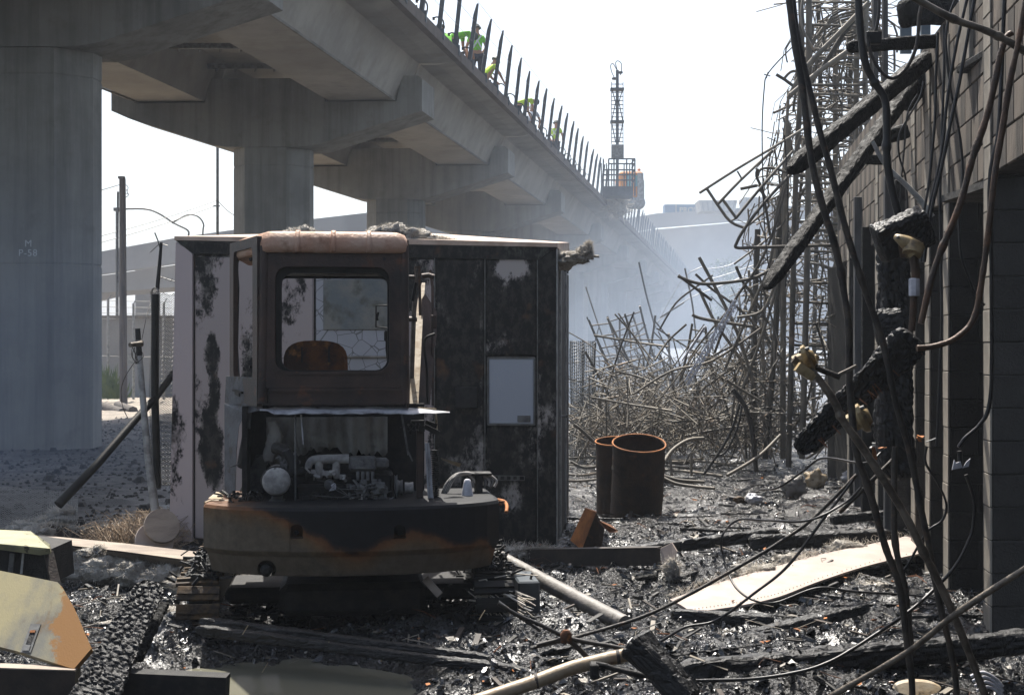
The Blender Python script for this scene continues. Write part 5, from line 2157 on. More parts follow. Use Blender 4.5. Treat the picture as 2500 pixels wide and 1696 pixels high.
# engine bay ------------------------------------------------------
m = MB()
a, b = ex(600, 1255, .05), ex(1036, 985, .05)
m.box(a.x, .05, a.z - .06, b.x, .09, b.z)
a2 = ex(628, 1255, -.2)
m.box(a.x - .0, -.25, a.z, a.x + .03, .05, b.z)
ep('bay_wall', m, 'engine_dark')
m = MB()
tx0, tx1 = ex(650, 0, -.02).x, ex(946, 0, -.02).x
ztp = ex(700, 1018, -.02).z
low = []
K = 46
for i in range(K + 1):
    t_ = i / K
    base = 1104 + 5 * math.sin(t_ * 9) - (18 if t_ < .12 else 0) * 0
    if t_ < .18:
        base = 1150 - 60 * abs(t_ - .09) / .09 * .3
    py = base + rng.uniform(-11, 7)
    low.append(ex(650 + (946 - 650) * t_, py, -.02))
vs, fs = [], []
for i in range(K + 1):
    x = tx0 + (tx1 - tx0) * i / K
    z = low[i].z
    wv = .012 * math.sin(i * .5) + .01 * math.sin(i * 1.3)
    vs += [(x, -.02 + wv, ztp), (x, -.02 + wv * 1.6, (ztp + z) / 2), (x, -.02 + wv * .5, z), (x, -.01 + wv, ztp), (x, -.01 + wv * 1.6, (ztp + z) / 2), (x, -.01 + wv * .5, z)]
for i in range(K):
    o, p = i * 6, i * 6 + 6
    fs += [(o, o + 1, p + 1, p), (o + 1, o + 2, p + 2, p + 1), (o + 3, p + 3, p + 4, o + 4), (o + 4, p + 4, p + 5, o + 5), (o + 2, o + 5, p + 5, p + 2)]
m.add(vs, fs, True)
ep('firewall_lining', m, 'firewall', label='torn grey insulation lining of the firewall')
m = MB()
rings = []
for i in range(12):
    t_ = i / 11
    c_ = ex(664 + 8 * math.sin(t_ * 5), 1030 + t_ * 95, -.12)
    r_ = .028 + .02 * math.sin(t_ * 3.1) + rng.uniform(-.004, .006)
    rings.append([c_ + Vector((r_ * math.cos(a_), r_ * .5 * math.sin(a_), .008 * math.sin(3 * a_))) for a_ in [2 * math.pi * k / 9 for k in range(9)]])
m.loft(rings, smooth=True)
ep('hanging_lining', m, 'firewall')
# air filter canister
c_ = ex(674, 1176, -.52)
m = MB()
m.lathe([(.02, .012), (.070, .010), (.083, .0), (.088, -.03), (.084, -.05), (.086, -.22), (.05, -.23)], (c_.x, -.50, c_.z), n=30, axis='Y')
af = ep('air_filter', m, 'engine_pale')
m = MB()
m.lathe([(.089, -.012), (.092, -.02), (.092, -.035), (.089, -.04)], (c_.x, -.50, c_.z), n=30, axis='Y')
ep('clamp_band', m, 'engine_dark', af)
m = MB()
m.bbox(c_.x - .035, -.42, c_.z - .19, c_.x + .035, -.34, c_.z - .07, .01)
m.bbox(c_.x - .05, -.47, c_.z - .135, c_.x + .05, -.33, c_.z - .12, .004)
ep('filter_stand', m, 'engine_grey', af)
m = MB()
m.tube([c_ + Vector((.08, .1, .03)), c_ + Vector((.10, .12, .10)), c_ + Vector((.05, .15, .17)), c_ + Vector((-.02, .2, .19))], .036, n=10, sub=4)
m.tube([c_ + Vector((.05, .1, .04)), c_ + Vector((.16, .12, .05))], .03, n=10)
ep('intake_hose', m, 'engine_dark')
# cylinder block, manifold
m = MB()
a, b = ex(745, 1235, -.25), ex(960, 1150, -.25)
m.bbox(a.x, -.30, a.z - .05, b.x, .02, b.z, .02)
a, b = ex(700, 1226, -.32), ex(850, 1180, -.32)
m.bbox(a.x + .06, -.36, a.z, b.x, -.30, b.z, .015)
ep('engine_block', m, 'engine_dark')
m = MB()
m.tube([ex(752, 1142, -.34), ex(757, 1128, -.34), ex(775, 1121, -.34), ex(852, 1120, -.34)], [.02, .029, .031, .031], n=14, sub=3)
for px in (779, 821):
    m.tube([ex(px, 1124, -.34), ex(px, 1150, -.34), ex(px, 1165, -.33)], [.026, .025, .022], n=10)
ep('intake_manifold', m, 'engine_pale')
m = MB()
a, b = ex(851, 1148, -.34), ex(950, 1113, -.34)
m.bbox(a.x, -.37, a.z, b.x - .08, -.26, b.z, .012)
m.bbox(b.x - .10, -.35, a.z + .005, b.x, -.27, b.z - .012, .018)
ep('rocker_cover', m, 'engine_grey')
for px in (874, 886, 898, 910):
    m = MB()
    a = ex(px, 1160, -.36)
    m.lathe([(.010, -.03), (.012, 0), (.012, .02), (.007, .024)], a, n=8)
    ep('injector', m, 'engine_grey')
# pulleys at right
for px, r_, w_, mt in ((966, .082, .02, 'engine_grey'), (976, .05, .035, 'engine_grey'), (998, .036, .055, 'engine_pale')):
    a = ex(px, 1190, -.30)
    m = MB()
    m.lathe([(.01, 0), (r_, .002), (r_ * .88, w_ / 2), (r_, w_), (.01, w_ + .002)], (a.x - w_ / 2, a.y, a.z), n=26, axis='X', smooth=False)
    ep('pulley', m, mt)
# alternator / starter
m = MB()
a = ex(725, 0, -.4)
a = ex(803, 1184, -.44)
m.lathe([(.01, .02), (.026, .018), (.030, 0), (.030, -.08)], (a.x, -.42, a.z), n=18, axis='Y')
ep('starter_motor', m, 'engine_grey')
m = MB()
for k in range(4):
    p = ex(808, 1184, -.46)
    m.tube([p, p + Vector((.012 + .004 * k, -.01, .008 * (k - 1.5))), p + Vector((.008 + .006 * k, -.012, -.008 - .005 * k)), p + Vector((-.004 * k, -.01, -.02 - .004 * k))], .0018, n=4, sub=3)
ep('melted_wire', m, 'plastic_white')
# clutter of pump, brackets and linkages
r9 = random.Random(31)
for (name, mt, cpx, cpy, sx, sy, n) in (('fuel_pump', 'engine_grey', 880, 1190, 30, 20, 30), ('governor', 'engine_pale', 871, 1228, 24, 16, 26),
                                        ('valve_cluster', 'engine_grey', 925, 1190, 26, 20, 30), ('filter_head', 'engine_grey', 915, 1225, 26, 14, 20),
                                        ('bracket_cluster', 'engine_dark', 770, 1215, 50, 16, 30), ('linkage', 'engine_grey', 950, 1225, 30, 18, 22), ('ash_covered_lines', 'engine_pale', 800, 1160, 60, 14, 16), ('melted_tray', 'ash_metal', 830, 1236, 70, 8, 22), ('burnt_loom', 'engine_grey', 700, 1120, 26, 40, 20)):
    m = MB()
    for k in range(n):
        p = ex(cpx + r9.gauss(0, .42) * sx, cpy + r9.gauss(0, .42) * sy, -.40 + r9.uniform(-.05, .06))
        s_ = r9.uniform(.006, .02)
        if r9.random() < .45:
            q = p + Vector((r9.gauss(0, 1), r9.gauss(0, .5), r9.gauss(0, 1))).normalized() * r9.uniform(.02, .05)
            m.tube([p, q], [s_ * .6, s_ * .5], n=7)
        elif r9.random() < .5:
            m.bbox(p.x - s_, p.y - s_, p.z - s_, p.x + s_ * 1.3, p.y + s_, p.z + s_ * .8, .003)
        else:
            m.lathe([(s_ * .3, s_ * .6), (s_, s_ * .4), (s_, -s_ * .5)], (p.x, p.y, p.z), n=9, axis='Y')
    ep(name, m, mt, kind='stuff')
m = MB()
for k in range(6):
    a, b = ex(r9.uniform(740, 860), r9.uniform(1165, 1215), -.42), ex(r9.uniform(860, 960), r9.uniform(1165, 1225), -.42)
    md_ = (a + b) / 2 + Vector((0, -.03, r9.uniform(-.03, .03)))
    m.tube([a, md_, b], .0024, n=5, sub=4)
ep('fuel_lines', m, 'engine_grey', kind='stuff')
# vertical struts and rods
for (p, q, r_, mt, nm) in (((721, 1012), (721, 1228), .006, 'engine_grey', 'prop_rod'), ((735, 1012), (741, 1085), .006, 'ash_metal', 'prop_rod')):
    m = MB()
    m.tube([ex(*p, -.46), ex(*q, -.46)], r_, n=6)
    if nm == 'prop_rod' and q[1] > 1200:
        m.tube([ex(721, 1105, -.46), ex(721, 1110, -.46)], .012, n=6)
    ep(nm, m, mt)
m = MB()
m.beam(ex(981, 1012, -.42), ex(997, 1110, -.42), .012, .02)
m.beam(ex(996, 1100, -.42), ex(1007, 1125, -.42), .028, .01)
ep('bent_strap', m, 'engine_grey')
m = MB()
a, b = ex(1017, 1258, -.38), ex(1033, 1050, -.38)
m.bbox(a.x, -.40, a.z, b.x, -.34, b.z, .004)
ep('frame_post', m, 'cab_brown')
m = MB()
m.bbox(ex(1003, 0, -.38).x, -.45, ex(0, 1036, -.4).z, ex(1036, 0, -.38).x, -.36, ex(0, 1032, -.4).z, .003)
m.bbox(ex(1021, 0, -.38).x, -.45, ex(0, 1060, -.4).z, ex(1036, 0, -.38).x, -.41, ex(0, 1045, -.4).z, .003)
m.beam(ex(1036, 1040, -.4), ex(1072, 1058, -.4), .05, .03)
m.beam(ex(1038, 1030, -.3), ex(1066, 1040, -.3), .04, .03)
ep('lamp_bracket', m, 'black_metal')
m = MB()
for k in range(22):
    p = ex(1006 + r9.gauss(0, 7), 1044 + r9.gauss(0, 5), -.42)
    q = p + Vector((r9.gauss(0, 1), r9.gauss(0, 1), r9.gauss(0, 1))).normalized() * .03
    m.beam(p, q, .012, .004)
ep('melted_lamp', m, 'char')
# flexible ducts on the right
m = MB()
for k in range(34):
    t_ = k / 33
    p = ex(1061 + 3 * math.sin(t_ * 3), 1098 + 150 * t_, -.36)
    q = ex(1061 + 3 * math.sin(t_ * 3), 1101 + 150 * t_, -.36)
    m.tube([p, (p + q) / 2, q], [.020, .027, .020], n=12)
ep('corrugated_duct', m, 'engine_dark')
m = MB()
pts = [ex(1042, 1080, -.40), ex(1045, 1130, -.40), ex(1048, 1200, -.40), ex(1054, 1250, -.42)]
m.loft([[p + Vector((-.012, 0, 0)), p + Vector((-.003, -.014, 0)), p + Vector((.003, -.004, 0)), p + Vector((.014 + .001 * k, -.006, 0)), p + Vector((.0, .012, 0))] for k, p in enumerate(smooth_path(pts, 4)[:13])])
for k in range(30):
    p = ex(1055 + r9.gauss(0, 9), 1244 + r9.gauss(0, 5), -.42)
    m.beam(p, p + Vector((r9.gauss(0, .02), r9.gauss(0, .01), r9.gauss(0, .012))), .012, .004)
ep('melted_seal', m, 'ash_metal')
m = MB()
m.add([ex(1076, 1117, -.3), ex(1126, 1131, -.3), ex(1122, 1140, -.26), ex(1076, 1120, -.28), ex(1100, 1132, -.22)], [(0, 1, 2, 3), (1, 0, 4), (2, 1, 4), (3, 2, 4), (0, 3, 4)])
ep('bent_flap', m, 'cream_paint')
# slanted hydraulic tank tube at left
m = MB()
m.tube([ex(612, 1046, -.12), ex(606, 1060, -.12), ex(592, 1138, -.14), ex(590, 1143, -.14)], [.03, .036, .036, .026], n=14)
ep('exhaust_silencer', m, 'engine_dark')
m = MB()
m.tube([ex(563, 1139, -.16), ex(590, 1130, -.16)], .004, n=4)
ep('hanger_rod', m, 'engine_grey')
m = MB()
m.tube([ex(612, 992, -.2), ex(609, 1015, -.2), ex(607, 1046, -.2)], .012, n=6)
ep('hanger_rod', m, 'engine_grey')
# bundle of hydraulic hoses at right
for k in range(7):
    m = MB()
    m.tube([ex(1074 + k * 3, 1218 - k * 3, -.15), ex(1090 + k * 5, 1180 - k * 4, -.15), ex(1112 + k * 9, 1158 - 2 * (k % 3), -.12), ex(1140 + k * 8, 1156 + 3 * (k % 2), -.1), ex(1158 + k * 9, 1172, -.1), ex(1165 + k * 7, 1182 + k, -.1)],
           .0085, n=6, sub=4)
    ep('hydraulic_hose', m, 'engine_grey' if k % 2 else 'engine_pale')
m = MB()
m.bbox(ex(1150, 0, -.1).x, -.14, ex(0, 1172, -.1).z, ex(1200, 0, -.1).x, .0, ex(0, 1166, -.1).z, .003)
m.bbox(ex(1160, 0, -.1).x, -.12, ex(0, 1240, -.1).z, ex(1178, 0, -.1).x, -.02, ex(0, 1172, -.1).z, .006)
ep('valve_mount', m, 'engine_dark')
m = MB()
m.lathe([(.052, -.13), (.048, -.12), (.024, .02), (.020, .04), (.012, .045)], (ex(1141, 0, -.28).x, -.28, ex(0, 1200, -.28).z), n=14)
ep('pale_cone', m, 'plastic_white')
m = MB()
for k in range(46):
    p = ex(r9.uniform(1078, 1215), r9.uniform(1222, 1236), -.30 + r9.uniform(-.1, .15))
    q = p + Vector((r9.gauss(0, .04), r9.gauss(0, .03), r9.uniform(0, .03)))
    m.beam(p, q, r9.uniform(.006, .02), r9.uniform(.004, .012))
ep('burnt_scraps', m, 'rust', kind='stuff')
m = MB()
for k in range(70):
    p = ex(r9.uniform(540, 640), r9.uniform(1205, 1232), -.40 + r9.uniform(-.1, .2))
    q = p + Vector((r9.gauss(0, .03), r9.gauss(0, .03), r9.uniform(0, .03)))
    m.beam(p, q, r9.uniform(.006, .02), r9.uniform(.004, .012))
ep('charred_scraps', m, 'char', kind='stuff')
# radiator mesh behind left leg
m = MB()
for k in range(26):
    t_ = k / 25
    m.tube([ex(585 + 55 * t_, 1200, -.02), ex(625 + 30 * t_, 1120 - 20 * t_, -.02)], .0022, n=3)
    m.tube([ex(585 + 40 * t_, 1200 - 90 * t_, -.02), ex(640, 1205 - 95 * t_, -.02)], .0022, n=3)
ep('radiator_mesh', m, 'engine_grey', kind='stuff')

# boom folded in front, seen right of the cab ------------------------
bm_ = MB()
bp_ = [(1000, 992, .75), (1003, 900, 1.0), (1010, 800, 1.3), (1022, 720, 1.55), (1030, 690, 1.65)]
bq_ = [(1021, 992, .75), (1026, 900, 1.0), (1031, 800, 1.3), (1036, 720, 1.55), (1038, 690, 1.65)]
bm_.loft([[ex(*p), ex(*q), ex(*q) + Vector((.0, .10, -.03)), ex(*p) + Vector((0, .10, -.03))] for p, q in zip(bp_, bq_)])
boom = ep('boom', bm_, 'cream_paint', label='cream painted boom standing upright beyond the cab')
m = MB()
m.loft([[ex(1022, 988, 1.02), ex(1050, 988, 1.02), ex(1060, 860, 1.3), ex(1066, 820, 1.4), ex(1066, 760, 1.5), ex(1038, 716, 1.5), ex(1030, 730, 1.45)],
        [p + Vector((0, .1, 0)) for p in (ex(1022, 988, 1.02), ex(1050, 988, 1.02), ex(1060, 860, 1.3), ex(1066, 820, 1.4), ex(1066, 760, 1.5), ex(1038, 716, 1.5), ex(1030, 730, 1.45))]])
ep('boom_bracket', m, 'cab_brown', boom)
m = MB()
m.tube([ex(1004, 960, .95), ex(1010, 780, .95), ex(1013, 720, .95)], .017, n=9)
m.tube([ex(1013, 730, .95), ex(1018, 655, .95)], .009, n=7)
m.tube([ex(998, 779, .95), ex(1018, 779, .95)], .02, n=7)
ep('hydraulic_ram', m, 'conduit_pale', boom)
m = MB()
m.tube([ex(996, 676, 1.0), ex(1022, 677, 1.0)], .014, n=8)
m.tube([ex(1030, 674, 1.0), ex(1046, 672, 1.0), ex(1060, 676, 1.0)], .018, n=8)
m.tube([ex(1023, 650, 1.0), ex(1026, 770, 1.0)], .012, n=6)
m.tube([ex(1016, 650, 1.0), ex(1016, 680, 1.0)], .014, n=8)
ep('pin', m, 'conduit_rust', boom)
m = MB()
m.tube([ex(1007, 735, .92), ex(1012, 706, .92), ex(1016, 690, .92)], .012, n=8, sub=4)
m.tube([ex(1044, 985, .9), ex(1042, 900, .9), ex(1036, 850, .9), ex(1040, 825, .9), ex(1062, 815, .9)], .010, n=8, sub=4)
ep('hose', m, 'black_metal', boom)
m = MB()
m.tube([ex(1057, 990, 1.2), ex(1056, 700, 1.4), ex(1050, 660, 1.4)], .012, n=6)
m.bbox(ex(1052, 0, 1.3).x, 1.28, ex(0, 800, 1.3).z, ex(1066, 0, 1.3).x, 1.34, ex(0, 766, 1.3).z, .004)
ep('guard_rail', m, 'cab_brown', boom)

# undercarriage ---------------------------------------------------------
m = MB()
m.bbox(-.45, -.35, .10, .45, .75, .30, .04)
m.bbox(-.80, -.10, .14, .80, .45, .24, .03)
m.lathe([(.30, .30), (.33, .31), (.33, .42), (.30, .43)], (0, .2, 0), n=32)
ep('chassis', m, 'engine_dark')
for s in (-1, 1):
    xc = -.915 if s < 0 else .86
    m = MB()
    m.bbox(xc - .07, -.40, .09, xc + .07, .95, .30, .03)
    tf = ep('track_frame', m, 'engine_dark')
    for y in (-.42, .95):
        m = MB()
        m.lathe([(.02, -.05), (.15, -.045), (.15, .045), (.02, .05)], (xc, y, .205), n=22, axis='X', smooth=False)
        ep('sprocket', m, 'engine_dark', tf)
    for y in (-.15, .1, .35, .6):
        m = MB()
        m.lathe([(.01, -.05), (.055, -.045), (.055, .045), (.01, .05)], (xc, y, .085), n=12, axis='X', smooth=False)
        ep('roller', m, 'engine_dark', tf)
    pm = MB()
    pm.bbox(-.125, -.045, -.012, .125, .045, .012, .004)
    pm.box(-.12, -.012, -.028, .12, .012, -.01)
    pme_ = mesh_from(pm, 'track_pad')
    pme_.materials.append(MATS['track_orange'])
    pk = pme_.copy()
    pk.materials[0] = MATS['black_metal']  # sun and shade put into colour: orange left pads, black right copy
    Ls, rr_ = 1.37, .19
    per = 2 * Ls + 2 * math.pi * rr_
    n = 36
    for k in range(n):
        d = per * k / n
        if d < Ls:
            y, z, a_ = -.42 + d, .205 - rr_, 0
        elif d < Ls + math.pi * rr_:
            t_ = (d - Ls) / rr_
            y, z, a_ = .95 + rr_ * math.sin(t_), .205 - rr_ * math.cos(t_), t_
        elif d < 2 * Ls + math.pi * rr_:
            y, z, a_ = .95 - (d - Ls - math.pi * rr_), .205 + rr_, math.pi
        else:
            t_ = (d - 2 * Ls - math.pi * rr_) / rr_
            y, z, a_ = -.42 - rr_ * math.sin(t_), .205 + rr_ * math.cos(t_), math.pi + t_
        ob = inst('track_pad', pme_ if s < 0 else pk, (xc + rng.uniform(-.012, .012), y, z - .035), exc, rot=(a_ + rng.uniform(-.08, .08), rng.uniform(-.04, .04), rng.uniform(-.03, .03)))
# step block at the right front of the machine
m = MB()
a, b = ex(1263, 1494, -.25), ex(1316, 1415, -.25)
m.bbox(a.x, -.3, a.z - .05, b.x, .1, b.z, .01)
ep('step_block', m, 'steel_dark')
# charred muck packed round and on the tracks
m = MB()
for k in range(900):
    side_ = r9.choice((-1, 1))
    x_ = (-.915 if side_ < 0 else .86) + r9.gauss(0, .13)
    y_ = r9.uniform(-.62, .7)
    z_ = r9.uniform(-.02, .10) if abs(r9.gauss(0, 1)) < 1.4 else r9.uniform(.1, .40)
    if y_ > -.5 and abs(x_ - (-.915 if side_ < 0 else .86)) < .1 and z_ < .36:
        z_ = .39
    c_ = Vector((x_, y_ if z_ > .2 or r9.random() < .4 else r9.uniform(-.72, -.5), z_))
    d_ = Vector((r9.gauss(0, 1), r9.gauss(0, .6), r9.gauss(0, .5))).normalized() * r9.uniform(.015, .09)
    m.beam(c_, c_ + d_, r9.uniform(.006, .035), r9.uniform(.006, .02))
for k in range(500):
    c_ = Vector((r9.uniform(-.75, .75), r9.uniform(-.3, .6), r9.uniform(-.02, .12)))
    d_ = Vector((r9.gauss(0, 1), r9.gauss(0, .6), r9.gauss(0, .5))).normalized() * r9.uniform(.02, .12)
    m.beam(c_, c_ + d_, r9.uniform(.01, .05), r9.uniform(.01, .03))
ep('packed_char', m, 'char', kind='stuff')
# loose strap hanging under the counterweight
m = MB()
m.beam(ex(1038, 1412, -.6), ex(1074, 1452, -.66), .045, .012, up=(0, 1, 0))
ep('hanging_strap', m, 'channel_tan')
# rat's nest of burnt wires by the right track
m = MB()
for k in range(70):
    c_ = ex(1180 + r9.gauss(0, 16), 1450 + r9.gauss(0, 16), -.52)
    if c_.z < .05:
        continue
    d_ = Vector((r9.uniform(.4, 1.4), r9.uniform(-.5, .2), r9.uniform(-.6, .25))).normalized() * r9.uniform(.08, .3)
    m.tube([c_, c_ + d_ * .5 + Vector((0, 0, r9.uniform(-.02, .03))), c_ + d_ + Vector((0, 0, -.04))], r9.uniform(.002, .006), n=4)
ep('wire_nest', m, 'fibre', kind='stuff')
# ------------------------------------------------------------------ collapsed racks: standing tower, pile and loose rods
def where_words(kind, px, py, ang, r_, x_lim, y_lim, place):
    """a spoken place for one rod among its neighbours"""
    lx, ly = (px - x_lim[0]) / (x_lim[1] - x_lim[0]), (py - y_lim[0]) / (y_lim[1] - y_lim[0])
    side = ('far left', 'left', 'centre', 'right', 'far right')[min(4, max(0, int(lx * 5)))]
    hgt = ('very top', 'upper part', 'middle', 'lower part', 'foot')[min(4, max(0, int(ly * 5)))]
    a = math.degrees(ang) % 180
    lean = 'level' if a < 18 or a > 162 else 'upright' if 75 < a < 105 else 'left leaning' if a < 75 else 'right leaning'
    return '%s %s %s at the %s %s of %s' % ('thick' if r_ > .017 else 'thin', lean, kind, hgt, side, place)


def rod(pts, r, label, m='rod', name='bent_rod', group=None, sub=3, n=5, cat='rod'):
    """pts: (px, py, Y)"""
    b = MB()
    P = [S(*p) for p in pts]
    b.tube(P, r, n=n, sub=sub if len(P) > 2 else 0)
    return solo(name, b, m, label, cat, group)


def rack(name, label, rails, rungs, m='rod', group='bent racks in the burnt steel', r=.022, rr=.013, cat='steel rack'):
    """rails: list of point lists; rungs: list of (p, q)"""
    c = S(*rails[0][0])
    t = thing(name, c, label, cat, group)
    for pl_ in rails:
        b = MB()
        b.tube([S(*p) for p in pl_], r, n=6, sub=3 if len(pl_) > 2 else 0)
        part('rail', b, m, t)
    for p, q in rungs:
        b = MB()
        b.tube([S(*p), S(*q)], rr, n=5)
        part('rung', b, m, t)
    return t


def lerp3(pts, t_):
    """position at fraction t_ along a polyline of (px, py, Y)"""
    n = len(pts) - 1
    k = min(int(t_ * n), n - 1)
    f = t_ * n - k
    return tuple(pts[k][i] * (1 - f) + pts[k + 1][i] * f for i in range(3))


YT = 18.6
# the tall standing tower: two broad racks one behind the other and two narrower leaning ones
tower_y = [6, 60, 118, 140, 176, 208, 228, 262, 300, 338, 387, 407, 427, 446, 472, 490, 506, 540, 560, 584, 598, 612, 643, 690, 736, 790, 842, 900, 960, 1010, 1065]
L1 = [(1950, -120, YT), (1958, 150, YT), (1944, 400, YT), (1936, 700, YT), (1925, 1140, YT)]
R1 = [(2118, -120, YT + .8), (2112, 200, YT + .8), (2122, 450, YT + .8), (2112, 800, YT + .8), (2104, 1115, YT + .8)]


def at_y(pl_, y):
    for a, b in zip(pl_, pl_[1:]):
        if a[1] <= y <= b[1]:
            f = (y - a[1]) / (b[1] - a[1])
            return (a[0] * (1 - f) + b[0] * f, y, a[2] * (1 - f) + b[2] * f)
    return pl_[-1]


rg = []
for i, y in enumerate(tower_y):
    j = (i * 7) % 5 - 2
    if i % 6 == 4:
        continue
    rg.append((at_y(L1, y), at_y(R1, y + 6 + 3 * j)))
rack('steel_rack', 'tall standing burnt steel rack forming the front of the tower', [L1, R1], rg, r=.04, rr=.020)
L2 = [(1990, -120, 21), (2002, 150, 21), (2000, 420, 21), (1990, 700, 21), (1985, 1100, 21)]
R2 = [(2090, -120, 21.6), (2075, 200, 21.6), (2085, 500, 21.6), (2075, 800, 21.6), (2088, 1090, 21.6)]
rg = [(at_y(L2, y), at_y(R2, y + rng.uniform(-5, 9))) for y in list(range(20, 640, 34)) + list(range(780, 900, 14)) + [960, 1020]]
rack('steel_rack', 'narrow burnt steel rack just behind the front of the tower', [L2, R2], rg, r=.035, rr=.022)
L3 = [(1888, 215, 19.5), (1884, 420, 19.5), (1890, 700, 19.3), (1880, 1090, 19.2)]
R3 = [(1950, 222, 20), (1946, 440, 20), (1930, 720, 20), (1938, 1100, 20)]
L3 = [(1925, 222, 19.5), (1919, 330, 19.5), (1900, 560, 19.3), (1862, 800, 19.2), (1880, 1110, 19.2)]
R3 = [(1985, 60, 20), (1966, 330, 20), (1940, 640, 20), (1930, 900, 20), (1950, 1110, 20)]
rg = [(at_y(L3, y), at_y(R3, y + rng.uniform(-14, 14))) for y in range(235, 1090, 46)]
rack('steel_rack', 'slender rack leaning on the left flank of the tower', [L3, R3], rg, r=.024, rr=.013)
for px0, px1, yt, Yq, lb in ((1975, 1958, -60, 18.3, 'thick grey upright left of the tower middle'), (2040, 2052, -60, 20.4, 'thick grey upright in the tower middle'),
                             (1905, 1868, 480, 18.8, 'thick upright rod bundle low on the left of the tower'), (1850, 1842, 560, 19.2, 'dark upright at the outer left foot of the tower'),
                             (2092, 2100, 60, 19.5, 'thick grey upright right of the tower middle'), (1925, 1912, 300, 19.0, 'grey upright following the tower left edge')):
    rod([(px0, yt, Yq), ((px0 + px1) / 2 + rng.uniform(-8, 8), (yt + 1120) / 2, Yq), (px1, 1120, Yq)], .042, lb, group=None, n=8, sub=4)
# arched crown of the tower
for k in range(12):
    x0, x1 = 1948 + rng.uniform(-12, 40), 2150 + rng.uniform(-30, 40)
    yt = 14 + k * 7
    rod([(x0, 200 + k * 8, 19.5), (x0 + 22, 105 + k * 6, 19.5), (2030, yt + 20, 19.5), (2105, yt, 19.5), (x1, yt + 40, 19.6), (x1 + 8, 120 + k * 9, 19.7)], rng.uniform(.011, .02),
        ('outermost', 'second', 'third', 'fourth', 'fifth', 'sixth', 'seventh', 'eighth', 'ninth', 'tenth', 'eleventh', 'innermost')[k] + ' steel rod, counted from above, arching over the tower crown', group='arched rods at the top of the tower')
# bright diagonal tubes through the upper tower
for (p, lb) in ((((1925, 240, 18), (1968, 165, 18), (2040, 90, 18), (2120, 8, 18)), 'upper pale tan tube running diagonally through the tower top'),
                (((1930, 232, 17.8), (2000, 175, 17.8), (2080, 118, 17.8)), 'lower pale tan tube running diagonally through the tower top'),
                (((2000, 180, 18.2), (2055, 90, 18.2), (2100, 30, 18.2)), 'short tan tube crossing behind the hanging conduit near the tower top')):
    rod(list(p), .034, lb, m='cream_pipe' if 0 else 'rod', name='diagonal_tube', cat='tube', n=8)
for k in range(118):
    y0 = rng.uniform(-30, 1060)
    lft = np.interp(y0, [0, 200, 330, 500, 700, 1000], [1945, 1915, 1870, 1800, 1790, 1785])
    x0 = rng.uniform(lft, 2130)
    L = rng.uniform(60, 330)
    a = rng.choice([rng.gauss(math.pi / 2, .16), rng.gauss(math.pi / 2, .16), rng.gauss(math.pi / 2 + .35, .2), rng.uniform(0, math.pi)])
    Y = rng.uniform(18.2, 22.5)
    dx, dy = math.cos(a) * L, math.sin(a) * L
    if y0 + dy > 1120:
        dy = 1120 - y0
    bend = rng.gauss(0, 18)
    x1 = min(max(x0 + dx, float(np.interp(y0 + dy, [0, 200, 330, 500, 700, 1000], [1945, 1915, 1870, 1800, 1790, 1785]))), 2160)
    rr0 = rng.uniform(.007, .022)
    rod([(x0, y0, Y), ((x0 + x1) / 2 + bend, y0 + dy / 2 + rng.gauss(0, 8), Y + rng.uniform(-.3, .3)), (x1, y0 + dy, Y + rng.uniform(-.5, .5))],
        rr0, where_words('steel rod', (x0 + x1) / 2, y0 + dy / 2, a, rr0, (1790, 2150), (0, 1100), 'the rack tower'), group='rods tangled in the rack tower')
# joined mass of ties and wire inside the tower
m = MB()
for k in range(1300):
    y0 = rng.uniform(-30, 1080)
    lft = np.interp(y0, [0, 200, 330, 500, 700, 1000], [1950, 1925, 1885, 1825, 1800, 1790])
    x0 = rng.uniform(lft, 2140)
    L = rng.uniform(15, 120)
    a = rng.choice([0, 0, math.pi / 2, rng.uniform(0, math.pi)]) + rng.gauss(0, .18)
    Y = rng.uniform(18.6, 23)
    p, q = S(x0, y0, Y), S(x0 + math.cos(a) * L, min(y0 + math.sin(a) * L, 1110), Y + rng.uniform(-.4, .4))
    m.tube([p, (p + q) / 2 + Vector((rng.gauss(0, .05), 0, rng.gauss(0, .05))), q], rng.uniform(.005, .013), n=4)
struct('tangled_ties', m, 'rod', kind='stuff')
# heavy dark verticals at the tower's right, next to the wall
for px, lb in ((2136, 'dark steel upright standing between the tower and the wall, left one'), (2160, 'dark steel upright standing hard by the wall end, right one')):
    m = MB()
    a, b = S(px, -60, 17.5), S(px + 4, 1130, 17.5)
    m.beam(b, a, .06, .08)
    solo('upright', m, 'rod_dark', lb, 'upright')

# rack kicked out to the left high up
rack('steel_rack', 'open rack frame thrust out to the left against the white sky',
     [[(1708, 471, 17.5), (1800, 412, 17.6), (1901, 352, 17.8), (1985, 300, 18.2)],
      [(1726, 461, 17.5), (1752, 500, 17.5), (1783, 541, 17.5), (1819, 557, 17.5)],
      [(1754, 497, 17.5), (1808, 440, 17.6), (1885, 368, 17.9)],
      [(1765, 488, 17.5), (1797, 532, 17.5)],
      [(1797, 532, 17.5), (1860, 455, 17.7), (1935, 370, 18)]],
     [((1783, 540, 17.5), (1798, 533, 17.5)), ((1800, 418, 17.6), (1811, 437, 17.6)), ((1752, 500, 17.5), (1765, 488, 17.5))], r=.020, rr=.012)
rod([(1960, 395, 17.6), (1870, 490, 17.4), (1820, 555, 17.3), (1799, 592, 17.3), (1800, 605, 17.3), (1850, 604, 17.3), (2063, 598, 17.5)], .021,
    'rod bent into a sharp elbow below the thrust out frame', group=None, sub=5, n=7)
rod([(1808, 461, 17.6), (1848, 453, 17.6)], .022, 'short loose stub of pipe beside the thrust out frame', sub=0, n=7)
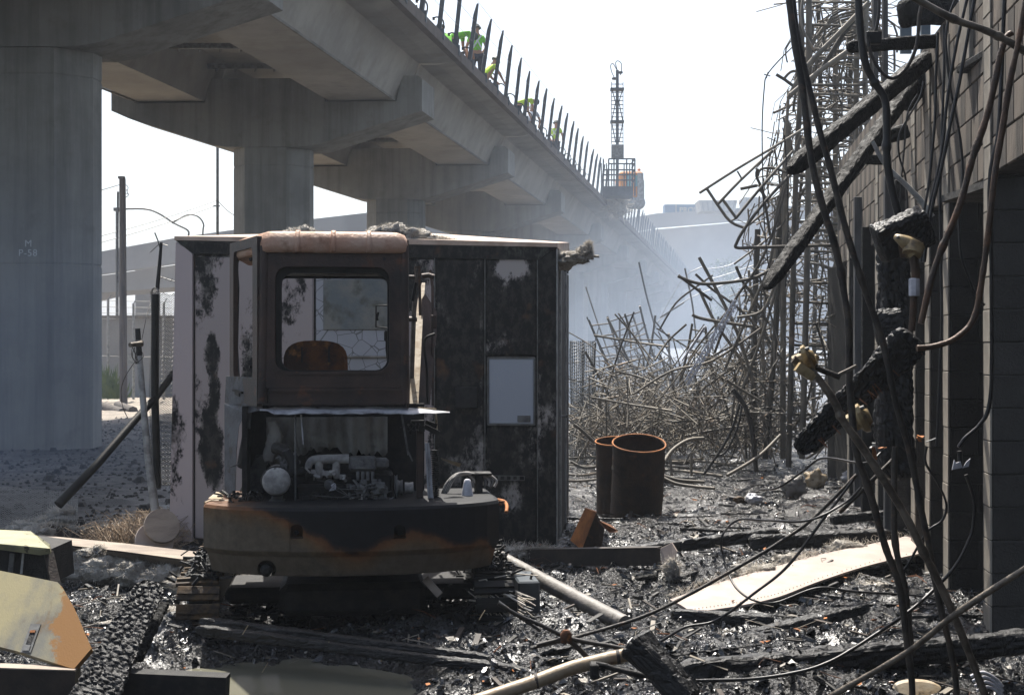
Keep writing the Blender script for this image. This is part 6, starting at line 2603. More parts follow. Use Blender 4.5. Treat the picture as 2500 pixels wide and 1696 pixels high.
rod([(1895, 182, 18), (1915, 194, 18), (1938, 211, 18)], .022, 'short angled stub sticking out left of the tower', sub=0, n=7)
rod([(1912, 195, 18), (1930, 176, 18), (1950, 174, 18)], .02, 'curved hook of pipe joined to the angled stub', n=7)
rod([(1850, 412, 18.5), (1847, 430, 18.5), (1860, 462, 18.5), (1872, 520, 18.5), (1880, 575, 18.5)], .02, 'pale rod with a hooked upper end left of the tower', n=7)
rod([(1850, 430, 18.6), (1858, 413, 18.6), (1890, 411, 18.6), (1930, 425, 18.6)], .02, 'arched pale rod behind the thrust out frame')
# long sagging and crossing rods between tower and pile
NAMED = [
    ([(1610, 805, 20), (1650, 740, 20), (1700, 700, 20), (1740, 672, 20)], .016, 'slim long rod sweeping up right over the pile'),
    ([(1560, 640, 24), (1578, 720, 24), (1600, 800, 24)], .018, 'thin upright rod lost in smoke above the pile'),
    ([(1672, 655, 22), (1690, 740, 22), (1700, 830, 22)], .016, 'second thin upright rod lost in smoke'),
    ([(1745, 860, 18), (1790, 740, 18), (1850, 650, 18), (1890, 560, 18), (1920, 450, 18)], .02, 'long rod sweeping from the pile up to the tower flank'),
    ([(1770, 900, 18.2), (1830, 760, 18.2), (1880, 640, 18.2), (1900, 500, 18.2), (1955, 330, 18.2)], .022, 'longest rod sweeping along the left flank of the tower'),
    ([(1800, 980, 18.4), (1850, 850, 18.4), (1895, 700, 18.4), (1925, 520, 18.4)], .022, 'curved rod hugging the lower tower flank'),
    ([(1430, 700, 24), (1460, 790, 24), (1500, 900, 24)], .015, 'thin leaning rod near the wire mesh rolls'),
    ([(1550, 960, 18.2), (1640, 905, 18.2), (1740, 880, 18.2), (1860, 800, 18.2)], .018, 'long low rod crossing the face of the pile'),
    ([(1655, 674, 18), (1690, 688, 18), (1733, 693, 18), (1831, 681, 18), (1887, 654, 18), (1930, 620, 18)], .024, 'long sagging rod reaching left from the tower'),
    ([(1707, 628, 18.4), (1767, 741, 18.4), (1800, 812, 18.4), (1839, 933, 18.4)], .026, 'thick straight rod falling right, tallest left of the tower'),
    ([(1797, 650, 18.4), (1815, 690, 18.4), (1837, 720, 18.4), (1875, 790, 18.4)], .024, 'straight rod with a blunt top just left of the tower'),
    ([(1656, 672, 18.1), (1700, 705, 18.1), (1738, 733, 18.1)], .022, 'short rod sharing the left tip of the sagging rod'),
    ([(1706, 704, 18.6), (1745, 785, 18.6), (1790, 850, 18.6), (1837, 928, 18.6)], .024, 'rod running parallel below the tallest straight rod'),
    ([(1690, 768, 18.2), (1708, 776, 18.2), (1760, 786, 18.2), (1837, 797, 18.2)], .024, 'nearly level rod with a bent left tip below the sagging rod'),
    ([(1698, 669, 18.9), (1740, 707, 18.9), (1800, 750, 18.9), (1860, 810, 18.9), (1910, 880, 18.9)], .02, 'gently curved rod descending behind the level one'),
    ([(1660, 930, 19), (1700, 850, 19), (1797, 735, 19)], .016, 'thin rod rising right beside the bright perforated angle'),
    ([(1890, 700, 18), (1860, 760, 18), (1800, 775, 18)], .022, 'tan curved rod hooking back below the tower'),
    ([(1774, 927, 16.9), (1800, 945, 16.9), (1855, 978, 16.9)], .020, 'pale loose rod lying against the foot of the tower'),
    ([(1788, 950, 16.2), (1815, 985, 16.2), (1832, 1030, 16.2), (1840, 1080, 16.2), (1846, 1150, 16.2)], .034, 'thick black bent pipe standing on the wet ground before the tower'),
    ([(1806, 985, 16.4), (1790, 1040, 16.4), (1765, 1090, 16.4), (1718, 1158, 16.4)], .018, 'slim rod leaning from the black bent pipe to the ground'),
    ([(1812, 990, 16.6), (1800, 1045, 16.6), (1770, 1105, 16.6), (1735, 1110, 16.6)], .016, 'second slim rod leaning beside the black bent pipe'),
    ([(1688, 1104, 15.6), (1688, 1162, 15.6)], .018, 'short upright peg stuck in the ash right of the drums'),
    ([(1636, 1115, 15.4), (1640, 1160, 15.3)], .018, 'short peg nearest the right drum'),
    ([(1615, 1140, 15.3), (1640, 1100, 15.5), (1680, 1074, 15.7), (1718, 1070, 15.8)], .024, 'curved rod rising over the pegs right of the drums'),
    ([(1775, 1160, 15.6), (1850, 1115, 16), (1905, 1062, 16.4)], .022, 'tan rod lying diagonally in front of the tower foot'),
    ([(1400, 1036, 17), (1420, 1050, 17), (1453, 1082, 17)], .024, 'curved tan pipe arching down left of the drums'),
    ([(1616, 1164, 14.6), (1650, 1180, 14.5), (1700, 1188, 14.4), (1745, 1192, 14.3)], .02, 'pair of long rods lying right of the drums, the front one'),
    ([(1618, 1160, 14.8), (1660, 1172, 14.7), (1720, 1176, 14.6)], .02, 'pair of long rods lying right of the drums, the rear one'),
]
for pts, r_, lb in NAMED:
    rod(pts, r_ * .92, lb, m='rod_dark' if 'black' in lb else 'rod', n=7, sub=4)
# perforated bright angle iron
pa = thing('slotted_angle', S(1676, 933, 17.9), 'bright slotted angle iron leaning in the pile with light in its holes', 'slotted angle')
for off in (0, 11):
    m = MB()
    a, b = S(1797 + off * .4, 732 + off, 17.9), S(1676 + off * .4, 930 + off, 17.9)
    for k in range(26):
        t0, t1 = k / 26, (k + .62) / 26
        m.beam(a.lerp(b, t0), a.lerp(b, t1), .034, .02)
    m.beam(a + Vector((-.022, 0, 0)), b + Vector((-.022, 0, 0)), .01, .02)
    part('flange', m, 'plastic_white', pa)
for (a, b, lb) in (((1722, 797), (1685, 855), 'white lit strip leaning left of the slotted angle'), ((1718, 800), (1665, 880), 'grey strip propped beside the white lit strip'),
                   ((1612, 775), (1670, 738), 'thin pale bar floating across the smoke above the pile')):
    m = MB()
    m.beam(S(*a, 18.8), S(*b, 18.8), .045 if 'white' in lb else .025, .02)
    solo('metal_strip', m, 'plastic_white' if 'white' in lb else 'galv_pale', lb, 'strip')

# racks lying in the pile at the left
def ladder(a, b, c, d, n, Y, label):
    """a-b one rail, c-d the other"""
    A_, B_, C_, D_ = [(*p, Y) for p in (a, b, c, d)]
    mid1 = ((a[0] + b[0]) / 2 + rng.uniform(-6, 6), (a[1] + b[1]) / 2, Y)
    mid2 = ((c[0] + d[0]) / 2 + rng.uniform(-6, 6), (c[1] + d[1]) / 2, Y + .2)
    r1, r2 = [A_, mid1, B_], [C_, mid2, D_]
    rack('steel_rack', label, [r1, r2], [(lerp3(r1, (k + .5) / n), lerp3(r2, (k + .5) / n)) for k in range(n)], r=.019, rr=.012)


ladder((1437, 781), (1545, 1000), (1483, 776), (1585, 985), 8, 21.5, 'buckled rack standing at the left edge of the pile')
ladder((1483, 772), (1512, 905), (1562, 747), (1600, 880), 5, 22.5, 'rack with a tall pointed rail near the left of the pile')
ladder((1513, 775), (1520, 920), (1545, 770), (1575, 905), 5, 23.4, 'small rack half sunk behind the pointed one')
ladder((1600, 770), (1578, 900), (1633, 814), (1648, 930), 5, 21.8, 'rack tilted right in the middle of the pile')
ladder((1690, 790), (1660, 930), (1722, 797), (1745, 930), 5, 19.6, 'rack opening like a fan below the white strip')
ladder((1720, 880), (1880, 800), (1735, 925), (1900, 850), 7, 19.6, 'rack lying on its side towards the tower')
ladder((1700, 960), (1860, 840), (1725, 1000), (1890, 890), 7, 19.2, 'lower rack lying on its side towards the tower')
# pile of bent rods, the most visible ones as single objects
for k in range(122):
    u = rng.random()
    x0 = rng.uniform(1425, 1880)
    top = np.interp(x0, [1425, 1500, 1600, 1680, 1750, 1900], [860, 800, 810, 850, 780, 700])
    y0 = top + (1075 - top) * (rng.random() ** .8)
    L = rng.uniform(80, 300)
    a = rng.choice([rng.gauss(1.05, .3), rng.gauss(2.1, .3), rng.gauss(0.1, .4), rng.gauss(1.5, .25)])
    Y = rng.uniform(18.3, 25)
    dx, dy = math.cos(a) * L * .5, math.sin(a) * L * .5
    base = 848 + 5900 / Y
    ya, yb = y0 - dy, min(y0 + dy, base)
    rr0 = rng.uniform(.008, .019)
    rod([(x0 - dx, max(ya, top - 40), Y), (x0 + rng.gauss(0, 3), (ya + yb) / 2 + rng.gauss(0, 3), Y), (x0 + dx, yb, Y - .3)],
        rr0, where_words('steel rod', x0, (ya + yb) / 2, a, rr0, (1425, 1880), (760, 1075), 'the tangled pile'), group='rods in the tangled pile')
m = MB()
for k in range(2600):
    x0 = rng.uniform(1405, 1905)
    top = np.interp(x0, [1405, 1500, 1600, 1680, 1750, 1900], [960, 860, 870, 890, 850, 800])
    y0 = top + (1090 - top) * (rng.random() ** .55)
    L = rng.uniform(25, 150)
    a = rng.uniform(0, math.pi)
    Y = rng.uniform(18.5, 26)
    base = 848 + 5850 / Y
    dx, dy = math.cos(a) * L * .5, math.sin(a) * L * .5
    p, q = S(x0 - dx, min(y0 - dy, base), Y), S(x0 + dx, min(y0 + dy, base), Y + rng.uniform(-.5, .5))
    m.tube([p, (p + q) / 2 + Vector((rng.gauss(0, .015), 0, rng.gauss(0, .015))), q], rng.uniform(.004, .011), n=4)
struct('tangled_steel', m, 'rod', kind='stuff')
# rods scattered on the ground round the drums and behind the booth corner
for k in range(34):
    side = k % 3
    x0, x1 = ((1400, 1460), (1620, 1790), (1640, 1900))[side]
    y0, y1 = ((1080, 1190), (1095, 1170), (1070, 1125))[side]
    px, py = rng.uniform(x0, x1), rng.uniform(y0, y1)
    Y = 5775 / (py - 848)
    c_ = Vector(((px - 1250) / F_PX * Y, Y, 0))
    a = rng.choice([rng.gauss(-.35, .3), rng.gauss(.3, .4), rng.gauss(2.4, .3)])
    L = rng.uniform(.35, 1.3)
    d_ = Vector((math.cos(a), math.sin(a) * 1.2, 0)) * L / 2
    pts = [c_ - d_, c_ + Vector((0, 0, 0)) + Vector((rng.gauss(0, .05), 0, 0)), c_ + d_]
    pts = [Vector((p.x, p.y, max(gz(p.x, p.y), 0) + .03 + rng.uniform(0, .10))) for p in pts]
    m = MB()
    m.tube(pts, rng.uniform(.012, .02), n=6, sub=4)
    solo('bent_rod', m, 'rod', where_words('bent rod', px, py, math.pi - a, .01, (x0, x1), (y0, y1), 'ash ' + ('left' if side == 0 else 'right' if side == 1 else 'right')+' of the drums').replace('very top', 'back').replace('upper part', 'back').replace('lower part', 'front').replace('foot', 'front'), 'rod',
         'rods lying left of the drums' if side == 0 else 'rods lying right of the drums')
# scorched wire mesh rolls beside the booth
for (x0, x1, Y, lb) in ((1392, 1424, 20.5, 'scorched roll of wire mesh standing close behind the booth corner'), (1422, 1452, 21.5, 'scorched wire mesh roll next to the rod pile')):
    t = thing('wire_mesh_roll', S((x0 + x1) / 2, 1060, Y), lb, 'wire mesh')
    cx, r_ = S((x0 + x1) / 2, 848, Y).x, (x1 - x0) / 2 * Y / F_PX
    zt3 = S(0, 832, Y).z
    m = MB()
    for i in range(38):
        z = .02 + (zt3 - .05) * i / 37
        pts = [Vector((cx + r_ * math.cos(a_) * (1 + .1 * math.sin(z * 5)), Y + r_ * math.sin(a_), z + .02 * math.sin(a_ * 3 + i * .2))) for a_ in [math.pi * 2 * k / 18 for k in range(19)]]
        m.tube(pts, .006, n=3)
    part('ring_wires', m, 'galv_pale', t, kind='stuff')
    m = MB()
    for k in range(20):
        a_ = 2 * math.pi * k / 20
        m.tube([Vector((cx + r_ * math.cos(a_) * (1 + .1 * math.sin(z * 5)), Y + r_ * math.sin(a_), z)) for z in [zt3 * q / 8 for q in range(9)]], .005, n=3)
    part('upright_wires', m, 'galv', t, kind='stuff')
# pale sagging wires in the smoke
for i, (pts, lb) in enumerate((([(1560, 880, 30), (1660, 690, 30), (1720, 650, 30)], 'thin pale cable rising through the smoke over the pile'),
                               ([(1725, 657, 34), (1780, 648, 34), (1850, 612, 34)], 'upper thin cable sagging before the hazy overpass'),
                               ([(1740, 680, 34), (1790, 665, 34), (1860, 640, 34)], 'lower thin cable sagging before the hazy overpass'),
                               ([(1600, 790, 28), (1680, 730, 28), (1780, 690, 28), (1850, 660, 28)], 'thin cable stretched over the pile towards the tower'))):
    rod(pts, .012, lb, m='galv_pale', name='cable', cat='cable', n=4)
# thin wires hanging left of the tower, one with a wire tie
for pts, lb, r_ in (([(1940, 110, 14), (1900, 150, 14), (1872, 185, 14), (1866, 215, 14), (1861, 300, 14), (1862, 420, 14), (1866, 540, 14), (1875, 640, 14), (1886, 662, 14)], 'long thin wire hanging left of the tower with a twisted knot', .007),
                    ([(1915, 330, 13), (1921, 420, 13), (1924, 560, 13), (1918, 700, 13)], 'thin dark wire hanging straight before the tower', .006)):
    rod(pts, r_, lb, m='rubber', name='hanging_wire', cat='wire', sub=4)
m = MB()
for k in range(5):
    c_ = S(1873, 184, 14)
    d_ = Vector((rng.gauss(0, 1), rng.gauss(0, .5), rng.gauss(0, 1))).normalized() * .035
    m.tube([c_ - d_, c_ + d_], .006, n=5)
solo('wire_knot', m, 'galv', 'twisted knot on the thin wire against the sky', 'knot')
# ------------------------------------------------------------------ block wall at the right
WS = 0.14


def wx(Y):
    return 1.763 + WS * Y


def wy(px):
    return 1.763 / ((px - 1250) / F_PX - WS)


wa = math.atan(WS)
wall = thing('block_wall', (wx(8.2), 8.2, 0), 'sooty concrete block wall with open bays along the right edge', 'wall')
bk = MB()
bk.bbox(-.197, 0, .003, .197, .10, .199, .006)
bk_me = mesh_from(bk, 'block')
bk_me.materials.append(MATS['cmu_shaded'])
bk2 = MB()
bk2.bbox(-.05, -.197, .003, .05, .197, .199, .006)
bk2_me = mesh_from(bk2, 'block')
bk2_me.materials.append(MATS['cmu'])


def wloc(v):
    return ORG[wall].inverted() @ Vector(v)


# the same wall going on past the camera, and an unseen wall added behind it to shade surfaces facing this way
m = MB()
m.loft([[(wx(Y) + .014, Y, -.2), (wx(Y) + .19, Y, -.2), (wx(Y) + .19, Y, 4.1), (wx(Y) + .014, Y, 4.1)] for Y in (-5.2, 6.98)])
part('core', m, 'cmu_shaded', wall)
ew = MB()
ew.box(-6.5, -5.5, -.2, 1.1, -5.3, 5.2)
ewo = thing('unseen_shade_wall', (-2.7, -5.5, -.2), 'unseen block wall added behind the camera to darken surfaces facing it', 'wall')
part('wall', ew, 'cmu_shaded', ewo)
# cross piers seen face on
piers = [(wy(2423), 1.6, 4.3), (wy(2319), .75, 4.0), (wy(2273), .55, 4.0), (wy(2237), .5, 4.0), (wy(2146), .55, 3.9), (wy(2075), .6, 3.8)]
for i, (Y, L, H) in enumerate(piers):
    x0 = wx(Y)
    m = MB()
    m.box(x0 + .012, Y + .012, -.2, x0 + L, Y + .19, H)
    part('core', m, 'mortar', wall)
    nb = int(H / .2)
    for r_ in range(nb):
        off = .2 * (r_ % 2)
        k = 0
        xx = x0 + .2 - off
        while xx < x0 + L + .1:
            if i < 4 or r_ % 1 == 0:
                a0, a1 = max(xx - .2, x0), min(xx + .2, x0 + L)
                if a1 - a0 > .06:
                    ob = inst('block', bk_me, wloc(((a0 + a1) / 2, Y + rng.uniform(-.004, .004), r_ * .2 - .02)), wall)
                    ob.scale = ((a1 - a0) / .4, 1, 1)
            xx += .4
            k += 1
    # end face seen edge on: one jamb piece per course
    for r_ in range(nb):
        m2 = MB()
        if r_ == 0 and i == 0:
            e = MB()
            e.bbox(-.012, 0, .004, .0, .205, .198, .003)
            je = mesh_from(e, 'end_block')
            je.materials.append(MATS['jamb'])  # paler than the blocks: grazing sun put into the end faces' colour
        inst('end_block', je, wloc((x0 - rng.uniform(0, .004), Y, r_ * .2 - .02)), wall, rot=(0, 0, -wa))
# lintel band of block courses running away along the wall line, facing the yard
zb4, zt4 = 2.80, 4.12
Ya, Yb = 7.0, 17.6
m = MB()
m.loft([[(wx(Y) + .014, Y, zb4), (wx(Y) + .19, Y, zb4), (wx(Y) + .19, Y, zt4 - .01), (wx(Y) + .014, Y, zt4 - .01)] for Y in (Ya, 8.45)])
part('core', m, 'mortar', wall)
m = MB()
m.loft([[(wx(Y) + .014, Y, zb4), (wx(Y) + .19, Y, zb4), (wx(Y) + .19, Y, zt4 - .01), (wx(Y) + .014, Y, zt4 - .01)] for Y in (8.45, Yb)])
part('core', m, 'mortar', wall)
rows = 6
hrow = (zt4 - zb4) / rows
for r_ in range(rows):
    Y = Ya + (.2 if r_ % 2 else 0)
    k = 0
    while Y < Yb - .3 and k < 25:
        c_ = Vector((wx(Y + .2) + .05 - rng.uniform(0, .004), Y + .2, zb4 + r_ * hrow))
        ob = inst('block', bk2_me, wloc(c_), wall, rot=(0, 0, -wa))
        ob.scale = (1, 1, hrow / .2)
        Y += .402
        k += 1
m = MB()
m.box(wx(8.4) + .02, 8.45, zb4 - .05, wx(8.4) + 1.3, 9.35, zb4 - .004)
part('lintel', m, 'mortar', wall)
# closed dark back of the bays
bb = MB()
bb.box(wx(8) + 1.55, 7.6, -.2, wx(8) + 1.75, 19, 2.85)
part('back_wall', bb, 'cmu_shaded', wall)
# pilaster rising above the band, with a scorched sill
m = MB()
m.bbox(wx(8.9) - .05, 8.75, 3.62, wx(8.9) + .2, 8.95, 4.6, .006)
part('pilaster', m, 'jamb', wall)
m = MB()
m.bbox(wx(8.7) - .04, 8.25, 3.56, wx(8.7) + .06, 8.95, 3.61, .008)
part('sill', m, 'char_dry', wall)
# sooty boards of the farther bays
for px, w, mt, lb, zt in ((2096, .10, 'soot_wood', 'grey scorched stud at the far end of the wall, left one', 3.4), (2118, .12, 'char_dry', 'black burnt stud between two grey ones at the wall end', 3.0),
                      (2180, .16, 'soot_wood', 'pale wet stud lit in front of the dark far bay', 3.3), (2200, .12, 'char_grey', 'dark wet stud just right of the pale one', 3.2)):
    Y = wy(px + 8)
    m = MB()
    x = (px - 1250) / F_PX * Y
    m.bbox(x - w / 2, Y - .03, 0, x + w / 2, Y + .03, zt, .004)
    solo('wall_stud', m, mt, lb, 'stud')
tim = char_beam(S(2190, 1170, 9.2), S(2178, 590, 9.2), .26, .2, cell=.06, taper=.8, seed=3)
solo('charred_post', tim, 'char', 'thick black charred post standing before the wall bays', 'post')
q = char_beam(S(2135, 800, 8.3), S(2205, 790, 8.3), .12, .22, cell=.04, taper=.8, seed=5)
solo('charred_block', q, 'char', 'black charred lump on top of the thick standing post', 'charred block')

# ------------------------------------------------------------------ burnt roof timbers hanging from the wall top
TB = [((2268, 140, 10.4), (1928, 418, 9.2), .125, .135, 'upper of two long charred beams hanging down from the wall top', 11),
      ((2232, 200, 10.6), (1870, 704, 9.3), .125, .10, 'longer lower charred beam hanging steeply from the wall top', 12),
      ((2300, 100, 10.2), (2068, 115, 9.8), .085, .10, 'short level charred stub across the hanging cables', 13),
      ((2330, 20, 10.0), (2200, 34, 9.8), .17, .22, 'fat black charred timber end at the very top of the wall', 14),
      ((2300, 118, 10.6), (2195, 262, 10.8), .20, .20, 'burnt rafter packed under the upper hanging beam', 15),
      ((2175, 390, 11.6), (2112, 390, 11.6), .05, .09, 'little charred stub poking left from the far wall', 16),
      ((2210, 320, 11.4), (2130, 345, 11.2), .12, .13, 'charred rafter tail beside the far wall boards', 17)]
for a, b, w, h, lb, sd in TB:
    solo('charred_beam', char_beam(S(*a), S(*b), w, h, cell=.035 if w > .1 else .025, taper=.9, seed=sd, ragged=.10, depth=.22, asp=(2.6, .8), metric='CHEBYCHEV'), 'char_dry', lb, 'beam', 'charred timbers hanging at the wall')
for (x0, x1, lb) in ((2200, 2226, 'left blue grey board standing against the sky above the wall'), (2250, 2272, 'right blue grey board standing against the sky above the wall')):
    m = MB()
    a, b = S(x0, 130, 11.8), S(x1, 40, 11.8)
    m.box(a.x, 11.8, a.z, b.x, 11.84, b.z)
    solo('board', m, 'steel_blue', lb, 'board')

# ------------------------------------------------------------------ hanging conduits and cables
CON = [
    # points (px, py, Y), radius, material, label
    ([(1923, -40, 6.0), (1950, 150, 6.0), (1968, 300, 6.0), (1990, 420, 6.0), (2024, 545, 6.0), (2050, 650, 6.0), (2064, 745, 6.0), (2074, 850, 6.0), (2080, 950, 6.0), (2092, 1100, 6.0), (2115, 1177, 6.0), (2160, 1330, 6.0), (2196, 1440, 6.0), (2223, 1640, 6.0), (2228, 1730, 6.0)],
     .0185, 'conduit', 'black conduit hanging down the middle before the rack tower'),
    ([(1930, -40, 6.3), (1948, 110, 6.3), (1990, 270, 6.3), (2030, 420, 6.3), (2066, 560, 6.3), (2110, 700, 6.3), (2145, 800, 6.3), (2180, 950, 6.3), (2220, 1100, 6.3), (2239, 1185, 6.3), (2266, 1332, 6.3), (2300, 1490, 6.3), (2330, 1640, 6.3), (2336, 1730, 6.3)],
     .0175, 'conduit', 'brown black conduit crossing the other and slanting right to the ground'),
    ([(1935, 876, 5.7), (1960, 893, 5.7), (1993, 920, 5.7), (2035, 975, 5.7), (2062, 1030, 5.7), (2111, 1100, 5.7), (2181, 1208, 5.7), (2245, 1330, 5.7), (2297, 1429, 5.7), (2360, 1580, 5.7), (2420, 1740, 5.7)],
     .0190, 'conduit_pale', 'pale grey conduit running from the yellow insulators down to the right corner'),
    ([(2095, -40, 6.8), (2097, 60, 6.8), (2112, 150, 6.8), (2138, 200, 6.8), (2163, 240, 6.8), (2166, 300, 6.8), (2162, 380, 6.8), (2174, 450, 6.8), (2200, 545, 6.8)],
     .0225, 'rubber', 'thick black cable with a bright kink ending at the charred block'),
    ([(2258, -40, 7.4), (2244, 40, 7.4), (2236, 110, 7.4), (2212, 165, 7.4), (2180, 191, 7.4), (2150, 175, 7.4), (2125, 130, 7.4), (2119, 90, 7.4)],
     .0115, 'conduit', 'black cable sagging in a deep loop at the top'),
    ([(2148, -30, 7.6), (2146, 30, 7.6), (2138, 72, 7.6), (2124, 95, 7.6)], .010, 'conduit', 'short cable dropping into the small square box'),
    ([(2210, -20, 5.6), (2260, 12, 5.6), (2330, 48, 5.6), (2400, 72, 5.6), (2460, 100, 5.6), (2520, 135, 5.6)],
     .0175, 'conduit_pale', 'pale conduit slanting across the top right corner'),
    ([(2475, 80, 5.8), (2455, 110, 5.8), (2410, 280, 5.8), (2370, 400, 5.8), (2341, 500, 5.8), (2307, 595, 5.8), (2270, 700, 5.8), (2246, 790, 5.8)],
     .0165, 'conduit_rust', 'rusty brown conduit leaning left across the block wall'),
    ([(2506, -20, 5.4), (2485, 100, 5.4), (2469, 180, 5.4), (2450, 300, 5.4), (2427, 430, 5.4), (2408, 600, 5.4), (2398, 671, 5.4), (2384, 750, 5.4), (2366, 795, 5.4), (2326, 830, 5.4), (2280, 846, 5.4), (2242, 850, 5.4)],
     .0145, 'conduit_rust', 'rusty conduit at the right edge sweeping left into a bend'),
    ([(2290, 80, 7.2), (2285, 230, 7.2), (2279, 340, 7.2), (2270, 430, 7.2), (2252, 530, 7.2), (2235, 640, 7.2)], .0085, 'rubber', 'first thin black cable down the wall face'),
    ([(2336, -10, 7.0), (2318, 40, 7.0), (2309, 110, 7.0), (2320, 210, 7.0), (2340, 310, 7.0), (2350, 400, 7.0), (2350, 470, 7.0)], .008, 'rubber', 'thin black cable curving right over the wall face'),
    ([(2362, -10, 6.9), (2336, 110, 6.9), (2315, 240, 6.9), (2298, 380, 6.9), (2264, 530, 6.9), (2250, 640, 6.9)], .0095, 'rubber', 'second thin black cable leaning left down the wall face'),
    ([(2382, -10, 6.8), (2366, 80, 6.8), (2325, 280, 6.8), (2300, 400, 6.8), (2272, 530, 6.8), (2255, 640, 6.8)], .0105, 'rubber', 'third thin black cable leaning left down the wall face'),
    ([(2305, 60, 7.3), (2303, 260, 7.3), (2297, 420, 7.3), (2296, 620, 7.3), (2300, 800, 7.3), (2292, 960, 7.3), (2286, 1090, 7.3)], .009, 'rubber', 'straight black cable hanging plumb by the bay opening'),
    ([(2452, -10, 6.6), (2446, 190, 6.6), (2436, 330, 6.6), (2418, 430, 6.6), (2418, 640, 6.6), (2421, 860, 6.6), (2416, 990, 6.6), (2395, 1035, 6.6), (2360, 1068, 6.6), (2342, 1092, 6.6)], .0115, 'rubber', 'long black cable hanging at the wall and hooking left at its end'),
    ([(2340, 490, 7.0), (2341, 560, 7.0), (2348, 630, 7.0), (2383, 720, 7.0), (2404, 745, 7.0)], .0075, 'rubber', 'thin curved cable inside the dark bay'),
    ([(2255, 200, 8.5), (2245, 240, 8.5), (2215, 290, 8.5), (2195, 330, 8.5), (2196, 380, 8.5), (2212, 440, 8.5), (2218, 560, 8.5)], .007, 'rubber', 'thin cable curling under the hanging beams'),
    ([(2240, 230, 8.5), (2215, 280, 8.5), (2206, 380, 8.5), (2200, 450, 8.5), (2197, 540, 8.5)], .006, 'rubber', 'thinner cable beside the curling one'),
    ([(2340, 1100, 6.5), (2344, 1142, 6.5)], .014, 'rubber', 'plug body on the cable end'),
    ([(2359, 1158, 6.4), (2378, 1216, 6.4), (2379, 1270, 6.4), (2370, 1313, 6.4), (2336, 1379, 6.4), (2286, 1433, 6.4), (2220, 1491, 6.3), (2134, 1549, 6.2), (2026, 1615, 6.1), (1930, 1643, 6.1), (1817, 1658, 6.1), (1697, 1660, 6.1)],
     .0095, 'rubber', 'black cable curving from the plug down across the foreground ash'),
    ([(2520, 1375, 5.4), (2336, 1495, 5.6), (2200, 1600, 5.8), (2026, 1698, 6.0), (1980, 1722, 6.1)], .0155, 'conduit_pale', 'straight grey conduit slanting across the bottom right corner'),
    ([(2092, 1158, 7.0), (1987, 1263, 7.0), (1910, 1318, 7.0), (1832, 1367, 7.0), (1715, 1432, 7.0), (1600, 1491, 7.0), (1500, 1527, 7.0), (1400, 1556, 7.0), (1300, 1580, 7.0)],
     .0110, 'conduit', 'long black conduit slanting left over the white cladding strip'),
    ([(2102, 1190, 6.8), (2061, 1228, 6.8), (1972, 1270, 6.8), (1871, 1270, 7.2), (1801, 1270, 7.6), (1763, 1309, 7.6), (1767, 1363, 7.6), (1794, 1429, 7.4), (1840, 1464, 7.2), (1894, 1470, 7.2), (1995, 1435, 7.2), (2084, 1443, 7.2), (2258, 1456, 7.2), (2336, 1487, 7.2)],
     .0075, 'rubber', 'thin cable making a big open loop round the white cladding'),
    ([(2084, 1170, 6.9), (2026, 1247, 6.9), (1925, 1379, 6.9), (1840, 1449, 6.9), (1747, 1514, 6.9), (1674, 1530, 6.9), (1612, 1565, 6.9)], .0085, 'rubber', 'black cable running below the white cladding to the left'),
    ([(2262, 1090, 6.7), (2260, 1130, 6.7), (2290, 1180, 6.7), (2310, 1230, 6.7), (2300, 1270, 6.7), (2262, 1300, 6.7), (2215, 1380, 6.7), (2198, 1400, 6.7)], .007, 'rubber', 'thin cable bowing right near the wall foot'),
    ([(2150, 1105, 7.0), (2110, 1130, 7.0), (2010, 1118, 7.4), (1960, 1150, 7.6), (1900, 1190, 7.8), (1855, 1195, 8.0)], .007, 'rubber', 'thin cable looping over the pale bags'),
    ([(2050, 1250, 7), (2130, 1170, 6.9), (2180, 1120, 6.9)], .012, 'conduit', 'short black bar crossing at the cable junction'),
    ([(2184, 1090, 6.6), (2183, 1200, 6.6), (2188, 1330, 6.6), (2210, 1440, 6.6), (2222, 1530, 6.6), (2230, 1600, 6.6)], .017, 'conduit', 'thick black pipe hanging nearly plumb between the conduits'),
]
for pts, r_, mt, lb in CON:
    m = MB()
    r_ *= .86
    P_ = smooth_path([S(*p) for p in pts], 9) if len(pts) > 2 else [S(*p) for p in pts]
    sd_ = rng.random() * 50
    P_ = [p + Vector((mnoise.noise(p * 3.1 + Vector((sd_, 0, 0))), mnoise.noise(p * 3.1 + Vector((0, sd_, 0))), 0)) * min(.012, r_ * .8) for p in P_]
    R_ = [r_ * (1 + .16 * mnoise.noise(p * 14 + Vector((sd_, 3, 0))) + .10 * mnoise.noise(p * 45)) for p in P_]
    if r_ > .014 and len(P_) > 40:
        for kc in (int(len(P_) * .37), int(len(P_) * .71)):
            for q_ in (kc, kc + 1):
                R_[q_] = r_ * 1.28
    m.tube(P_, R_, n=10)
    solo('conduit' if 'conduit' in lb or 'pipe' in lb else 'cable', m, mt, lb, 'conduit' if 'conduit' in lb or 'pipe' in lb else 'cable')
# coloured tape sleeve and twisted grey cable
m = MB()
m.tube([S(2130, 345, 8), (S(2160, 400, 8)), S(2210, 450, 8), S(2248, 490, 8), S(2275, 530, 8)], [.012, .015, .017, .022, .02], n=8, sub=4)
solo('cable', m, 'galv_pale', 'twisted pale grey cable slanting right to the wall bay', 'cable')

# insulators -------------------------------------------------------------


